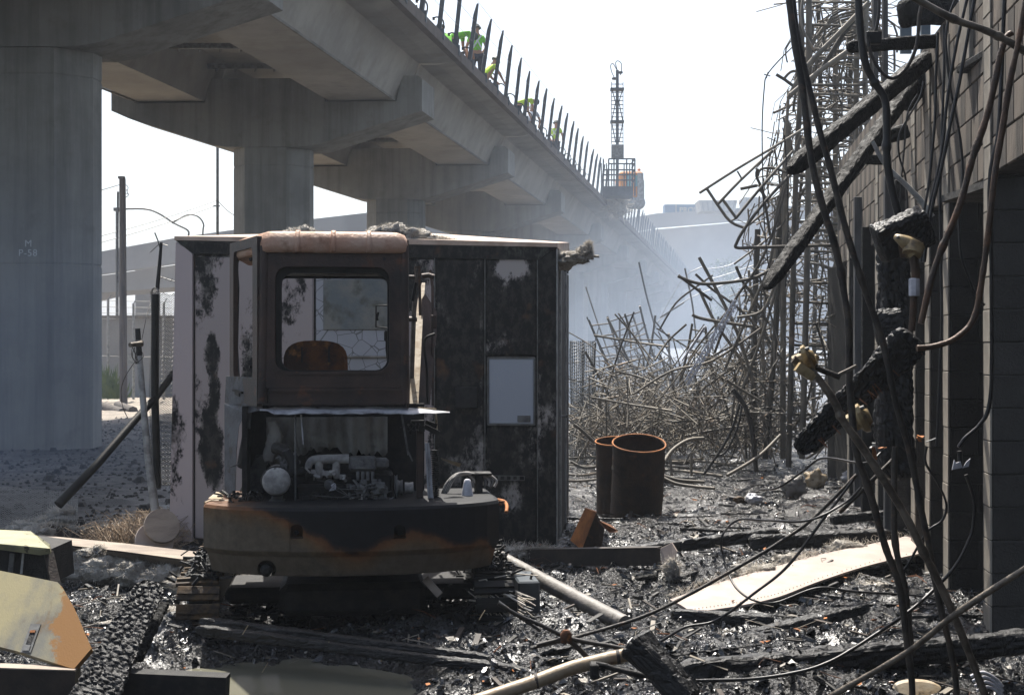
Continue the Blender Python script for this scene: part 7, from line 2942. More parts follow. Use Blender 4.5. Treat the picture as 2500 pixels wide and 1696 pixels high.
def insulator(c, ax, label, s=1.0, parent=None, name='insulator'):
    """flanged ceramic clamp: collar, two ears and bolts along the axis ax"""
    ax = Vector(ax).normalized()
    u = ax.orthogonal().normalized()
    v = ax.cross(u)
    m = MB()

    def ring(h, ru, rv, n=12):
        return [c + ax * h * s + (u * math.cos(2 * math.pi * k / n) * ru + v * math.sin(2 * math.pi * k / n) * rv) * s for k in range(n)]
    m.loft([ring(-.045, .022, .022), ring(-.04, .036, .036), ring(.0, .038, .038), ring(.01, .045, .075), ring(.026, .045, .080), ring(.034, .03, .05), ring(.05, .028, .028)], smooth=False)
    t = thing(name, c, label, 'insulator')
    part('clamp', m, 'ceramic', t)
    for sg_ in (-1, 1):
        m = MB()
        q = c + v * .060 * s * sg_
        m.tube([q + ax * -.002 * s, q + ax * .045 * s], .009 * s, n=6)
        part('bolt', m, 'galv', t)
    return t


blk = char_beam(S(2140, 600, 6.5), S(2268, 545, 6.5), .20, .14, cell=.03, taper=.9, seed=21, ragged=.14, up=(0, 1, .3))
solo('charred_block', blk, 'char', 'charred block with a cream insulator hanging by the wall', 'charred block')
m = MB()
c_ = S(2222, 603, 6.38)
m.loft([[c_ + Vector((-.045, 0, -.05)), c_ + Vector((.035, 0, -.06)), c_ + Vector((.06, 0, .03)), c_ + Vector((.0, 0, .06)), c_ + Vector((-.06, 0, .05))],
        [c_ + Vector((-.045, .01, -.05)), c_ + Vector((.035, .01, -.06)), c_ + Vector((.06, .01, .03)), c_ + Vector((.0, .01, .06)), c_ + Vector((-.06, .01, .05))]])
solo('metal_plate', m, 'brown_steel', 'rusty square plate between the charred block and the insulator', 'plate')
t = thing('insulator', S(2218, 600, 6.3), 'cream ceramic insulator spout under the hanging charred block', 'insulator')
m = MB()
cc = S(2225, 604, 6.3)
pth = [S(2186, 578, 6.32), S(2200, 585, 6.3), S(2218, 596, 6.3), S(2236, 612, 6.3)]
m.tube(pth, [.014, .022, .045, .048], n=14, sub=3)
m.tube([S(2232, 600, 6.3), S(2226, 622, 6.28)], [.050, .044], n=14)
part('spout', m, 'ceramic', t)
m = MB()
m.lathe([(.006, 0), (.008, .02), (.004, .022)], S(2190, 580, 6.29), n=8, axis='Y')
part('bolt', m, 'galv', t)
m = MB()
m.tube([S(2225, 612, 6.3), S(2234, 650, 6.3), S(2236, 680, 6.3)], .0215, n=12, sub=3)
m.tube([S(2231, 710, 6.3), S(2229, 760, 6.3), S(2226, 808, 6.3)], .0165, n=12)
solo('conduit', m, 'conduit_rust', 'short brown conduit below the cream insulator through the white sleeve', 'conduit')
m = MB()
m.lathe([(.014, -.002), (.026, 0), (.0265, .075), (.024, .08), (.014, .083)], S(2232, 722, 6.3), n=8, smooth=False)
solo('sleeve', m, 'plastic_white', 'white six sided plastic sleeve on the brown conduit', 'sleeve')
insulator(S(1962, 880, 5.72), (.3, -.1, .12), 'yellow insulator clamp, upper one at the left conduit end')
t = thing('insulator', S(1966, 905, 5.6), 'pale yellow square sided insulator sleeve on the grey conduit', 'insulator')
m = MB()
m.beam(S(1946, 894, 5.62), S(1980, 918, 5.62), .046, .04)
part('clamp', m, 'ceramic', t)
m = MB()
m.beam(S(1980, 918, 5.62), S(1986, 923, 5.62), .034, .03)
part('collar', m, 'ceramic', t)
t = thing('insulator', S(2000, 890, 5.75), 'yellow eared insulator piece right of the square one', 'insulator')
m = MB()
m.tube([S(1974, 884, 5.75), S(1986, 882, 5.75), S(1996, 868, 5.75)], [.03, .02, .012], n=8)
part('ear', m, 'ceramic', t)
m = MB()
m.tube([S(1985, 893, 5.8), S(2010, 905, 5.8), S(2050, 920, 5.8)], .0135, n=10, sub=4)
solo('conduit', m, 'conduit', 'short dark conduit leaving the yellow insulators to the right', 'conduit')
m = MB()
m.beam(S(2047, 915, 5.8), S(2092, 893, 5.8), .018, .014)
solo('conduit', m, 'conduit_pale', 'short pale bar meeting the dark conduit stub', 'conduit')
insulator(S(2095, 1025, 6.6), (.9, -.3, .4), 'dirty cream insulator under the hanging charred plank', s=1.25)

# hanging charred plank with nails ------------------------------------------
pk = char_beam(S(2236, 822, 6.6), S(1948, 1100, 6.9), .19, .075, cell=.03, taper=.6, seed=33, ragged=.14, depth=.5, up=(.4, -1, .6), res=.009, cap_c=60)
solo('charred_plank', pk, 'char', 'long charred plank hanging diagonally with wet blistered face and nails', 'plank')
for k in range(12):
    f = rng.random()
    a = S(2236 - 240 * f, 835 + 240 * f, 6.6)
    m = MB()
    d_ = Vector((rng.uniform(.02, .05), -.02, -rng.uniform(.03, .06)))
    m.tube([a, a + d_], .0022, n=5)
    solo('nail', m, 'rust', 'thin nail sticking down from the hanging charred plank', 'nail', 'nails in the hanging plank')
# small square junction box and wire nuts
m = MB()
a = S(2128, 92, 7.6)
m.bbox(a.x - .035, a.y - .03, a.z - .04, a.x + .05, a.y + .03, a.z + .03, .004)
solo('junction_box', m, 'black_metal', 'small square black box hanging from the short top cable', 'box')
# bent metal tabs hanging near the wall foot
for px, py, n_, lb in ((2140, 1085, 5, 'cluster of bent bright metal tabs left of the wall foot cable'), (2255, 1075, 5, 'cluster of bent bright metal tabs hanging beside the wall bay')):
    t = thing('metal_tabs', S(px, py, 6.8), lb, 'metal tabs')
    for k in range(n_):
        m = MB()
        c_ = S(px + rng.uniform(-16, 16), py + rng.uniform(-16, 16), 6.8)
        m.beam(c_, c_ + Vector((rng.gauss(0, .03), rng.gauss(0, .02), rng.gauss(0, .03))), .022, .004)
        part('tab', m, 'galv_pale' if k % 2 else 'rust_bright', t)
t = thing('cable_plug', S(2350, 1130, 6.5), 'cable end with two bright split plates at the wall', 'plug')
m = MB()
a = S(2340, 1136, 6.48)
m.loft([[a + Vector((-.03, 0, -.02)), a + Vector((.02, 0, -.01)), a + Vector((.01, 0, .02)), a + Vector((-.012, 0, .012)), a + Vector((-.02, 0, .028))], [a + Vector((-.03, .006, -.02)), a + Vector((.02, .006, -.01)), a + Vector((.01, .006, .02)), a + Vector((-.012, .006, .012)), a + Vector((-.02, .006, .028))]])
part('plate', m, 'plastic_white', t)
m = MB()
a = S(2361, 1132, 6.48)
m.loft([[a + Vector((-.02, 0, -.02)), a + Vector((.008, 0, -.012)), a + Vector((.016, 0, .026)), a + Vector((-.004, 0, .008))], [a + Vector((-.02, .006, -.02)), a + Vector((.008, .006, -.012)), a + Vector((.016, .006, .026)), a + Vector((-.004, .006, .008))]])
part('plate', m, 'plastic_white', t)
# ------------------------------------------------------------------ drums
def drum(px_c, Y, w_px, top_px, tilt, label, open_=True, rot=0.0):
    x = (px_c - 1250) / F_PX * Y
    r_ = w_px / 2 * Y / F_PX
    H = CAM_H - (top_px - 848) / F_PX * Y + .06
    t = thing('drum', (x, Y, -.02), label, 'drum', 'rusty open drums standing together')
    M = Matrix.Translation((x, Y, -.02)) @ Matrix.Rotation(rot, 4, 'Z') @ Matrix.Rotation(tilt, 4, 'X')
    m = MB(M)
    prof = []
    for h in np.linspace(0, H, 34):
        k = 1.0
        for hh in (.33, .66):
            k += .028 * math.exp(-((h - hh * H) / .012) ** 2)
        k += .006 * math.sin(h * 60)
        prof.append((r_ * k, h))
    n = 44
    rings = []
    for q, (rr, h) in enumerate(prof):
        rings.append([(rr * (1 + .012 * math.sin(3 * a + h * 5)) * math.cos(a), rr * (1 + .012 * math.sin(3 * a + h * 5)) * math.sin(a), h) for a in [2 * math.pi * k / n for k in range(n)]])
    inner = [[(x_ * .975, y_ * .975, z_) for x_, y_, z_ in rg_] for rg_ in reversed(rings)]
    m.loft(rings + inner, cap=False, smooth=True)
    m.add(inner[-1], [tuple(range(n))])
    part('shell', m, 'rust_drum', t)
    m = MB(M)
    rim = []
    for k in range(n + 1):
        a = 2 * math.pi * k / n
        e = 1 + .012 * math.sin(3 * a + H * 5)
        rim.append((r_ * 1.01 * e * math.cos(a), r_ * 1.01 * e * math.sin(a), H))
    m.tube(rim, .009, n=6, cap=False)
    part('rim', m, 'rust_bright', t)
    return t


drum(1552, 14.0, 126, 1080, R(16), 'front rusty open drum, the larger looking right one', rot=R(4))
drum(1506, 14.45, 100, 1082, R(9), 'rear rusty drum half hidden behind the right one', rot=R(-6))

# rusty angle piece and base leaning before the drums ------------------------
t = thing('rusty_bracket', S(1420, 1335, 11.0), 'rusty tan faced steel bracket tipped over before the drums', 'bracket')
m = MB()
f = [S(1392, 1318, 11.4), S(1420, 1342, 11.2), S(1455, 1250, 11.2), S(1428, 1240, 11.4)]
m.loft([f, [p + Vector((.012, .05, 0)) for p in f]])
part('flange', m, 'rust_bright', t)
m = MB()
f = [S(1420, 1344, 11.2), S(1468, 1346, 11.2), S(1476, 1290, 11.3), S(1456, 1252, 11.2)]
m.loft([f, [p + Vector((.0, .02, 0)) for p in f]])
part('web', m, 'rust_drum', t)
m = MB()
f = [S(1456, 1270, 11.2), S(1488, 1300, 11.2), S(1508, 1298, 11.2), S(1492, 1284, 11.3)]
m.loft([f, [p + Vector((.0, .02, .01)) for p in f]])
part('foot', m, 'rust', t)


# ------------------------------------------------------------------ white cladding strip at the right
def strip(top, bot, th=.012, sag=0.0, n=1):
    m = MB()
    rings = []
    P = smooth_path([Vector(p) for p in top], 6)
    Q = smooth_path([Vector(p) for p in bot], 6)
    for a, b in zip(P, Q):
        c_ = a.lerp(b, .5)
        rings.append([b + Vector((0, 0, -th)), b, c_ + Vector((0, 0, .006)), a, a + Vector((0, 0, -th))])
    m.loft(rings)
    return m


def g3(px, py, dz=0.0):
    """point on (or dz above) the ground plane seen at a pixel"""
    Y = (CAM_H - dz) * F_PX / (py - 848)
    return S(px, py, Y)


t = thing('cladding_strip', g3(1950, 1430, .1), 'long creamy white cladding strip bridging from the ash to the wall foot', 'cladding')
top = [g3(1635, 1462, .10), g3(1760, 1420, .11), g3(1879, 1386, .12), g3(2000, 1353, .13), g3(2130, 1326, .14), g3(2300, 1289, .15)]
bot = [g3(1690, 1494, .08), g3(1800, 1478, .09), g3(1900, 1456, .10), g3(2005, 1416, .11), g3(2140, 1374, .12), g3(2322, 1334, .13)]
part('sheet', strip(top, bot, .015), 'white_sheet', t)
m = MB()
for i in range(60):
    f_ = i / 59
    k = min(int(f_ * 5), 4)
    a = bot[k].lerp(bot[k + 1], f_ * 5 - k)
    m.lathe([(.004, 0), (.0045, .003), (.001, .004)], a + Vector((0, .05, .008)), n=5)
part('stitch_holes', m, 'brown_steel', t, kind='stuff')
fl = MB()
for i in range(700):
    f_ = rng.random()
    k = min(int(f_ * 5), 4)
    a = top[k].lerp(top[k + 1], f_ * 5 - k) + Vector((rng.gauss(0, .02), rng.uniform(-.01, .09), rng.uniform(-.03, .02)))
    d_ = Vector((rng.gauss(0, .03), rng.gauss(0, .03), rng.uniform(0, .05)))
    fl.tube([a, a + d_ * .6 + Vector((rng.gauss(0, .01), 0, 0)), a + d_], .0016, n=3, cap=False)
part('torn_fibres', fl, 'fibre', t, kind='stuff')
for (spots, lb) in (([(g3(1840, 1395, .1), .16, .08, .05), (g3(1930, 1370, .1), .14, .08, .05)], 'singed insulation wadding along the upper edge of the white cladding'),
                    ([(g3(2060, 1338, .12), .14, .08, .06), (g3(2120, 1312, .12), .12, .08, .06)], 'pale insulation tuft where the cladding passes the conduits'),
                    ([(g3(2130, 1440, .02), .10, .08, .05), (g3(2070, 1420, .02), .1, .06, .04)], 'grey insulation clump on the ash below the white cladding')):
    fluffy('insulation', spots, lb, 'insulation', nh=200, hair=.05, hr=.0016)

# fallen pipes --------------------------------------------------------------
m = MB()
m.tube([S(1196, 1348, 9.6), S(1360, 1436, 8.9), S(1525, 1522, 8.25)], .052, n=16)
solo('downpipe', m, 'grey_pipe', 'grey white pipe slanting from behind the excavator into the mud', 'pipe')
t = thing('conduit', S(1400, 1650, 6.5), 'cream plastic pipe with a clamp rising right in the foreground', 'pipe')
m = MB()
m.tube([S(1100, 1732, 6.3), S(1310, 1662, 6.43), S(1400, 1628, 6.5), S(1545, 1594, 6.58)], .034, n=16, sub=2)
part('tube', m, 'cream_pipe', t)
m = MB()
for c_, r_ in ((S(1509, 1603, 6.56), .037), (S(1310, 1662, 6.43), .036)):
    m.tube([c_ + Vector((-.008, 0, -.001)), c_ + Vector((.008, 0, .001))], r_, n=16)
part('coupling', m, 'brown_steel', t, kind='stuff')
t = thing('conduit_spider', S(1382, 1556, 6.9), 'knot of thin rusty rods joined at a clamp in the foreground', 'rod junction')
for pts, r_ in (([(1216, 1472), (1262, 1500), (1320, 1525), (1382, 1556)], .011), ([(1382, 1556), (1420, 1590), (1446, 1620), (1452, 1640)], .014), ([(1310, 1574), (1382, 1556)], .010),
                ([(1382, 1556), (1440, 1568), (1500, 1578), (1560, 1592)], .012), ([(1232, 1480), (1275, 1510), (1320, 1540)], .008)):
    m = MB()
    m.tube([S(x, y, 6.9) for x, y in pts], r_, n=7, sub=3)
    part('arm', m, 'rod_dark', t)
m = MB()
c_ = S(1382, 1556, 6.88)
m.lathe([(.01, -.03), (.028, -.025), (.03, .02), (.016, .04)], c_, n=10)
part('hub', m, 'rust', t)
m = MB()
m.bbox(S(1440, 0, 6.45).x, 6.42, S(0, 1655, 6.45).z, S(1462, 0, 6.45).x, 6.5, S(0, 1618, 6.45).z, .006)
m.tube([S(1455, 1620, 6.45), S(1480, 1625, 6.45), S(1500, 1632, 6.45), S(1580, 1650, 6.45)], .014, n=7, sub=3)
part('clamp', m, 'engine_dark', t)
m = MB()
m.tube([g3(1158, 1578, .04), g3(1260, 1580, .05), g3(1430, 1592, .04)], .009, n=6)
solo('rusty_rod', m, 'rust_bright', 'thin rusty rod lying level on the ash left of the junction', 'rod')

# charred timbers on the ground ------------------------------------------------
CT = [
    ((1545, 1560, 6.35), (1690, 1715, 6.2), .17, .15, .04, 'thick charred stump tilted at the bottom centre', 41),
    ((1660, 1690, 6.9), (2560, 1560, 7.3), .15, .14, .05, 'long black charred beam along the bottom right', 42),
    ((490, 1515, 7.7), (1200, 1648, 7.1), .07, .05, .025, 'upper of two thin charred rails under the excavator', 43),
    ((480, 1535, 7.55), (1300, 1690, 6.95), .07, .06, .025, 'lower of two thin charred rails under the excavator', 44),
    ((1380, 1372, 11.0), (1900, 1300, 11.6), .13, .12, .06, 'charred beam lying across the yard behind the cladding', 45),
    ((1830, 1325, 11.2), (2180, 1308, 11.4), .15, .14, .05, 'black beam continuing right behind the white cladding', 46),
    ((2030, 1268, 12.5), (2170, 1255, 12.7), .12, .10, .05, 'short flat charred timber near the wall foot', 47),
    ((1780, 1216, 15.3), (1880, 1230, 15.1), .09, .07, .05, 'little charred stick beyond the beams', 48),
    ((1560, 1168, 17.8), (1700, 1172, 17.6), .12, .10, .05, 'charred timber end lying right of the drums', 49),
    ((1640, 1500, 8.6), (1890, 1520, 8.4), .10, .08, .035, 'rough charred lath in the ash below the cladding', 50),
    ((1830, 1555, 7.9), (2120, 1480, 8.2), .10, .08, .035, 'charred board edge rising right in the ash', 51),
]
for a, b, w, h, cell, lb, sd in CT:
    p, q = S(*a), S(*b)
    for v in (p, q):
        v.z = max(v.z, gz(v.x, v.y) + h * .25)
    solo('charred_beam', char_beam(p, q, w, h, cell=cell, taper=.88, seed=sd, ragged=.16, depth=.28, asp=(2.4, .8), metric='CHEBYCHEV'), 'char', lb, 'beam', 'charred timbers lying in the yard')
# the big alligatored plank at bottom left
q = char_beam(S(215, 1730, 6.15), S(372, 1420, 6.9), .24, .055, cell=.034, taper=.62, seed=61, ragged=.07, depth=.5, up=(.1, -1, .7), res=.0085, cap_n=210, cap_c=90, asp=(.85, 1.5))
solo('charred_plank', q, 'char', 'wide charred plank with blistered alligator surface leaning at bottom left', 'plank')
q = char_beam(S(330, 1610, 6.5), S(402, 1470, 7.0), .07, .05, cell=.04, taper=.8, seed=62)
solo('charred_beam', q, 'char_dry', 'dull dark batten under the right side of the blistered plank', 'beam')
# many more small charred laths half sunk in the ash
for k in range(60):
    py = 1150 + 520 * rng.random() ** 1.2
    px = rng.uniform(1250, 2330) if py < 1500 else rng.uniform(560, 2400)
    if py < 1200:
        px = rng.uniform(1400, 2100)
    c_ = g3(px, py, .02)
    if 1.9 + .14 * c_.y < c_.x:
        continue
    L = rng.uniform(.18, .8)
    a = rng.choice([rng.gauss(.12, .3), rng.gauss(-.2, .3), rng.uniform(0, 3.1)])
    d_ = Vector((math.cos(a), math.sin(a), rng.uniform(-.08, .08))) * L / 2
    w = rng.uniform(.02, .06)
    p, q = c_ - d_, c_ + d_
    p.z, q.z = max(p.z, gz(p.x, p.y)) + .01, max(q.z, gz(q.x, q.y)) + .01
    solo('charred_lath', char_beam(p, q, w, w * .6, cell=.03, res=.013, taper=.7, seed=k, ragged=.45), ('char', 'char_dry', 'char_grey')[k % 3 if k % 5 else 0],
         '%s charred lath in the %s ash, %s' % ('long' if L > .5 else 'short', ('farthest', 'far', 'middle', 'near', 'nearest')[min(4, int((py - 1150) / 105))],
                                                ('below the excavator', 'right of the excavator', 'left of the white cladding', 'about the white cladding', 'close to the block wall')[min(4, max(0, int((px - 560) / 370)))]),
         'lath', 'charred laths in the yard')

# metal channel behind the white pipe -----------------------------------------
t = thing('steel_channel', S(1400, 1375, 10.6), 'dark steel channel lying level behind the slanting pipe', 'channel')
m = MB()
a, b = S(1290, 1362, 10.8), S(1612, 1358, 10.2)
m.beam(a, b, .012, .13)
m.beam(a + Vector((0, .04, .065)), b + Vector((0, .04, .065)), .09, .008)
m.beam(a + Vector((0, .04, -.065)), b + Vector((0, .04, -.065)), .09, .008)
part('web', m, 'brown_steel', t)
m = MB()
pts = [S(1612, 1338, 10.2), S(1640, 1325, 10.2), S(1652, 1345, 10.15), S(1640, 1390, 10.1), S(1618, 1378, 10.15)]
m.loft([pts, [p + Vector((.01, .03, 0)) for p in pts]])
part('torn_end', m, 'white_sheet', t)
fluffy('insulation', [(S(1255, 1350, 10.9), .14, .1, .05), (S(1320, 1352, 10.9), .14, .1, .045), (S(1370, 1366, 10.8), .1, .08, .03)],
       'bushy pale insulation on a board right of the excavator', 'insulation', nh=360, hair=.07, hr=.0018)
m = MB()
m.beam(S(1225, 1370, 10.9), S(1380, 1372, 10.9), .12, .05)
solo('board', m, 'brown_steel', 'dark board under the bushy insulation right of the excavator', 'board')
fluffy('insulation', [(S(1640, 1392, 10.0), .05, .04, .08)], 'small brown fibre tuft at the torn channel end', 'insulation', nh=200, hair=.06, hr=.0016)

# ------------------------------------------------------------------ left foreground
# big yellow stained panel with a latch
t = thing('stained_panel', S(100, 1550, 6.7), 'yellow grey heat stained metal panel with a latch at bottom left', 'panel')
m = MB()
PN = Vector((-.10, -.70, .70)).normalized()
P0_ = S(60, 1600, 6.45)
f = [ray_plane(x, y, P0_, PN) for x, y in ((-70, 1560), (40, 1588), (180, 1632), (223, 1582), (200, 1530), (178, 1478), (152, 1432), (140, 1420), (110, 1414), (0, 1392), (-70, 1380))]
m.loft([f, [p - PN * .03 for p in f]])
part('sheet', m, 'yellow_panel', t)
n_ = PN.copy()
if n_.y > 0:
    n_ = -n_
m = MB()
a = ray_plane(75, 1560, P0_, PN) + n_ * .002
ux = (f[2] - f[0]).normalized()
uy = ux.cross(n_).normalized()
if uy.z < 0:
    uy = -uy
tilt_ = Matrix.Rotation(R(16), 3, n_)
ux, uy = tilt_ @ ux, tilt_ @ uy


def pp(u, v, o=0.0):
    return a + ux * u + uy * v + n_ * o


def pbox(mb, u0, v0, u1, v1, o0, o1):
    mb.hexa([pp(u0, v0, o0), pp(u1, v0, o0), pp(u1, v1, o0), pp(u0, v1, o0), pp(u0, v0, o1), pp(u1, v0, o1), pp(u1, v1, o1), pp(u0, v1, o1)])


pbox(m, -.026, -.075, .026, .085, -.003, .004)
lt = part('latch', m, 'galv', t)
m = MB()
pbox(m, -.012, -.03, .014, .03, .0042, .006)
part('slot', m, 'engine_dark', lt)
m = MB()
pbox(m, -.012, .032, .014, .045, .0042, .010)
part('catch', m, 'rust_bright', lt)
m = MB()
pbox(m, -.018, -.068, .016, -.036, .0042, .009)
part('catch', m, 'galv', lt)
# pale cap with a dark box under it
t = thing('cabinet', S(60, 1330, 8.6), 'open topped dark cabinet with a curled yellowish lid at the left edge', 'cabinet')
m = MB()
f0 = [S(-50, 1322, 8.3), S(95, 1342, 8.3), S(122, 1338, 8.3), S(122, 1328, 8.35), S(75, 1296, 8.8), S(-50, 1290, 9.0)]
m.loft([f0, [p + Vector((0, .02, -.035)) for p in f0]])
part('lid', m, 'cardboard', t)
m = MB()
m.loft([[S(-50, 1470, 8.45), S(118, 1430, 8.45), S(112, 1345, 8.45), S(-50, 1325, 8.45)], [S(-50, 1470, 8.45) + Vector((0, .5, 0)), S(118, 1430, 8.45) + Vector((0, .5, 0)), S(112, 1345, 8.45) + Vector((0, .5, 0)), S(-50, 1325, 8.45) + Vector((0, .5, 0))]])
part('body', m, 'engine_dark', t)
m = MB()
m.beam(S(118, 1345, 8.4), S(138, 1432, 8.3), .06, .012)
part('door', m, 'brown_steel', t)
for px in (30, 57):
    m = MB()
    m.beam(S(px, 1350, 8.42), S(px - 5, 1400, 8.42), .014 if px > 40 else .03, .008)
    part('strap', m, 'galv_pale' if px > 40 else 'engine_grey', t)
# steel channel along the bottom left, and the dark block next to it
m = MB()
a, b = S(-60, 1630, 6.35), S(182, 1638, 6.35)
m.beam(a + Vector((0, .04, -.10)), b + Vector((0, .04, -.10)), .08, .20)
t = thing('steel_channel', a, 'brown steel channel with a bright top edge at the bottom left corner', 'channel')
part('web', m, 'brown_steel', t)
m = MB()
m.beam(a + Vector((0, .04, .004)), b + Vector((0, .04, .004)), .086, .006)
part('flange', m, 'channel_tan', t)
m = MB()
a, b = S(290, 1640, 6.4), S(551, 1652, 6.4)
m.M = None
m.beam(a + Vector((0, .04, -.075)), b + Vector((0, .04, -.075)), .10, .15)
solo('steel_block', m, 'engine_dark', 'dark rectangular steel block at the edge of the murky puddle', 'block')
# fallen roof flashing with insulation
t = thing('roof_flashing', g3(320, 1345, .12), 'long tan folded metal flashing lying left of the excavator', 'flashing')
m = MB()
top = [g3(95, 1305, .22), g3(300, 1325, .20), g3(500, 1348, .18)]
mid = [g3(100, 1322, .26), g3(300, 1345, .24), g3(505, 1372, .22)]
bot = [g3(105, 1345, .14), g3(300, 1372, .12), g3(512, 1400, .10)]
m.loft([[b, c_, a, a + Vector((0, .02, -.02)), c_ + Vector((0, .02, -.02)), b + Vector((0, .02, -.02))] for a, c_, b in zip(top, mid, bot)])
part('folded_sheet', m, 'channel_tan', t)
fluffy('insulation', [(g3(150, 1375, .10), .16, .1, .11), (g3(205, 1385, .08), .16, .1, .10)], 'matted grey insulation drooping off the left end of the flashing', 'insulation', nh=420, hair=.05, hr=.0015)
fluffy('insulation', [(g3(270, 1392, .08), .18, .09, .09), (g3(340, 1402, .07), .18, .09, .09)], 'matted grey insulation along the middle of the flashing', 'insulation', nh=420, hair=.05, hr=.0015)
fluffy('insulation', [(g3(410, 1412, .06), .18, .09, .09), (g3(470, 1425, .05), .16, .09, .08)], 'matted grey insulation at the right end of the flashing', 'insulation', nh=420, hair=.05, hr=.0015)
fluffy('insulation', [(g3(220, 1350, .28), .08, .05, .03), (g3(240, 1345, .32), .04, .04, .035)], 'small charred insulation curl on top of the flashing', 'insulation', nh=160, hair=.03, hr=.0015)
fluffy('insulation', [(g3(530, 1430, .05), .2, .06, .04), (g3(570, 1400, .07), .16, .05, .04)], 'straw like fibre wisp beside the left track', 'insulation', nh=380, hair=.16, hr=.002)
fluffy('insulation', [(g3(405, 1500, .03), .18, .1, .05), (g3(340, 1520, .02), .2, .1, .03)], 'flat grey insulation slab on the mud left of the track', 'insulation', nh=200, hair=.03, hr=.0015)
# corrugated dark sheet behind it
t = thing('corrugated_sheet', g3(230, 1300, .1), 'dark bent corrugated sheet with frayed insulation on its top edge', 'metal sheet')
m = MB()
rings = []
for i in range(60):
    f_ = i / 59
    px = 100 + 245 * f_
    a = g3(px, 1330 + 5 * f_, .02)
    wv = .012 * math.sin(f_ * 50)
    a += Vector((0, wv, 0))
    b = a + Vector((0, .05, .17 - .03 * f_ + .015 * math.sin(f_ * 13)))
    rings.append([a, b, b + Vector((0, .008, 0)), a + Vector((0, .008, 0))])
m.loft(rings)
part('sheet', m, 'brown_steel', t)
fr = MB()
for i in range(900):
    f_ = rng.random()
    px = 100 + 245 * f_
    a = g3(px, 1330 + 5 * f_, .02) + Vector((0, .05, .165 - .03 * f_ + .015 * math.sin(f_ * 13)))
    d_ = Vector((rng.gauss(0, .03), rng.gauss(0, .02), rng.gauss(0, .025)))
    fr.tube([a, a + d_ * .5 + Vector((0, 0, rng.gauss(0, .01))), a + d_], .002, n=3, cap=False)
part('frayed_edge', fr, 'fibre', t, kind='stuff')
fluffy('insulation', [(g3(90, 1310, .1), .14, .1, .09), (g3(60, 1290, .08), .15, .1, .06)], 'pale matted insulation at the left end of the corrugated sheet', 'insulation', nh=360, hair=.05, hr=.0016)
fluffy('insulation', [(g3(150, 1262, .1), .12, .10, .10), (g3(120, 1275, .05), .14, .1, .05)], 'conical insulation heap round the foot of the leaning brace', 'insulation', nh=380, hair=.06, hr=.0018)
fluffy('insulation', [(g3(340, 1330, .06), .05, .05, .08)], 'small pointed insulation tuft before the pale disc', 'insulation', nh=220, hair=.05, hr=.0015)
# pale discs
for (px, py, rx, label, mt, yw) in ((378, 1318, .135, 'pale tilted round lid leaning against the booth foot', 'white_sheet', .25), (396, 1282, .125, 'burnt coil reel lying behind the pale lid', 'channel_tan', .35)):
    c_ = S(px, py, 10.9)
    ax = Vector((.45, -.8, .42)).normalized()
    u = ax.orthogonal().normalized()
    v = ax.cross(u)
    m = MB()
    rr_ = []
    for h, k in ((0, .98), (.01, 1), (.03 if 'lid' in label else .14, 1), (.04 if 'lid' in label else .15, .96)):
        rr_.append([c_ - ax * h + (u * math.cos(2 * math.pi * q / 28) + v * math.sin(2 * math.pi * q / 28)) * rx * 1.15 * k for q in range(28)])
    m.loft(rr_)
    solo('round_lid' if 'lid' in label else 'coil_reel', m, mt, label, 'lid' if 'lid' in label else 'reel')
# dead straw
m = MB()
for k in range(1300):
    px, py = 335 + rng.gauss(0, 38), 1268 + rng.gauss(0, 9)
    a = S(px, py, 11.8)
    a.y += rng.uniform(-.5, .7)
    a.z = max(gz(a.x, a.y), -.05)
    h = rng.uniform(.08, .30)
    b = a + Vector((rng.gauss(0, .15), rng.gauss(0, .08), h))
    c_ = b + Vector((rng.gauss(0, .08), 0, -rng.uniform(0, .12)))
    m.tube([a, (a + b) / 2, b, c_], .0026, n=3, cap=False)
struct('dead_straw', m, 'dry_weed', kind='stuff')

# ------------------------------------------------------------------ chain link fence remains
def chain(mb, P, nu, nv, r=.0022):
    """P(u, v) in 0..1 -> point; diamond mesh as zigzag wires"""
    for i in range(nu):
        pts = []
        for j in range(nv + 1):
            pts.append(P((i + (j % 2)) / nu if (i + (j % 2)) <= nu else 1.0, j / nv))
        mb.tube(pts, r, n=3, cap=False, smooth=False)
        pts = []
        for j in range(nv + 1):
            u = (i + 1 - (j % 2)) / nu
            pts.append(P(u, j / nv) + Vector((0, .003, 0)))
        mb.tube(pts, r, n=3, cap=False, smooth=False)


YC = 12.6
cf = thing('chain_link_fence', S(380, 1190, YC), 'scorched chain link fence panel on a black post left of the booth', 'fence')
m = MB()
m.tube([S(384, 1190, YC), S(378, 960, YC), S(379, 718, YC)], .036, n=14)
part('post', m, 'black_metal', cf)
m = MB()
m.tube([S(379 + 8 * math.cos(a_), 712 - 9 * math.sin(a_), YC - .02) for a_ in [math.pi * (q / 10 * 1.2 - .1) for q in range(11)]], .008, n=6)
part('top_ring', m, 'galv', cf)
m = MB()
m.tube([S(384, 706, YC), S(389, 650, YC), S(394, 592, YC)], [.020, .017, .013], n=8)
part('barb_arm', m, 'black_metal', cf)
m = MB()
m.tube([S(378, 568, YC), S(386, 588, YC), S(391, 606, YC)], .007, n=5)
m.tube([S(367, 616, YC), S(382, 602, YC), S(390, 594, YC), S(410, 600, YC)], .004, n=4)
for a_, b_ in (((392, 676), (430, 688)), ((430, 688), (470, 702))):
    m.tube([S(*a_, YC), S(*b_, YC)], .004, n=4)
for k in range(5):
    p = S(396 + k * 11, 677 + k * 3.5, YC)
    m.tube([p + Vector((-.012, 0, -.012)), p + Vector((.012, 0, .014))], .003, n=4)
part('barbed_wire', m, 'galv', cf, kind='stuff')
m = MB()


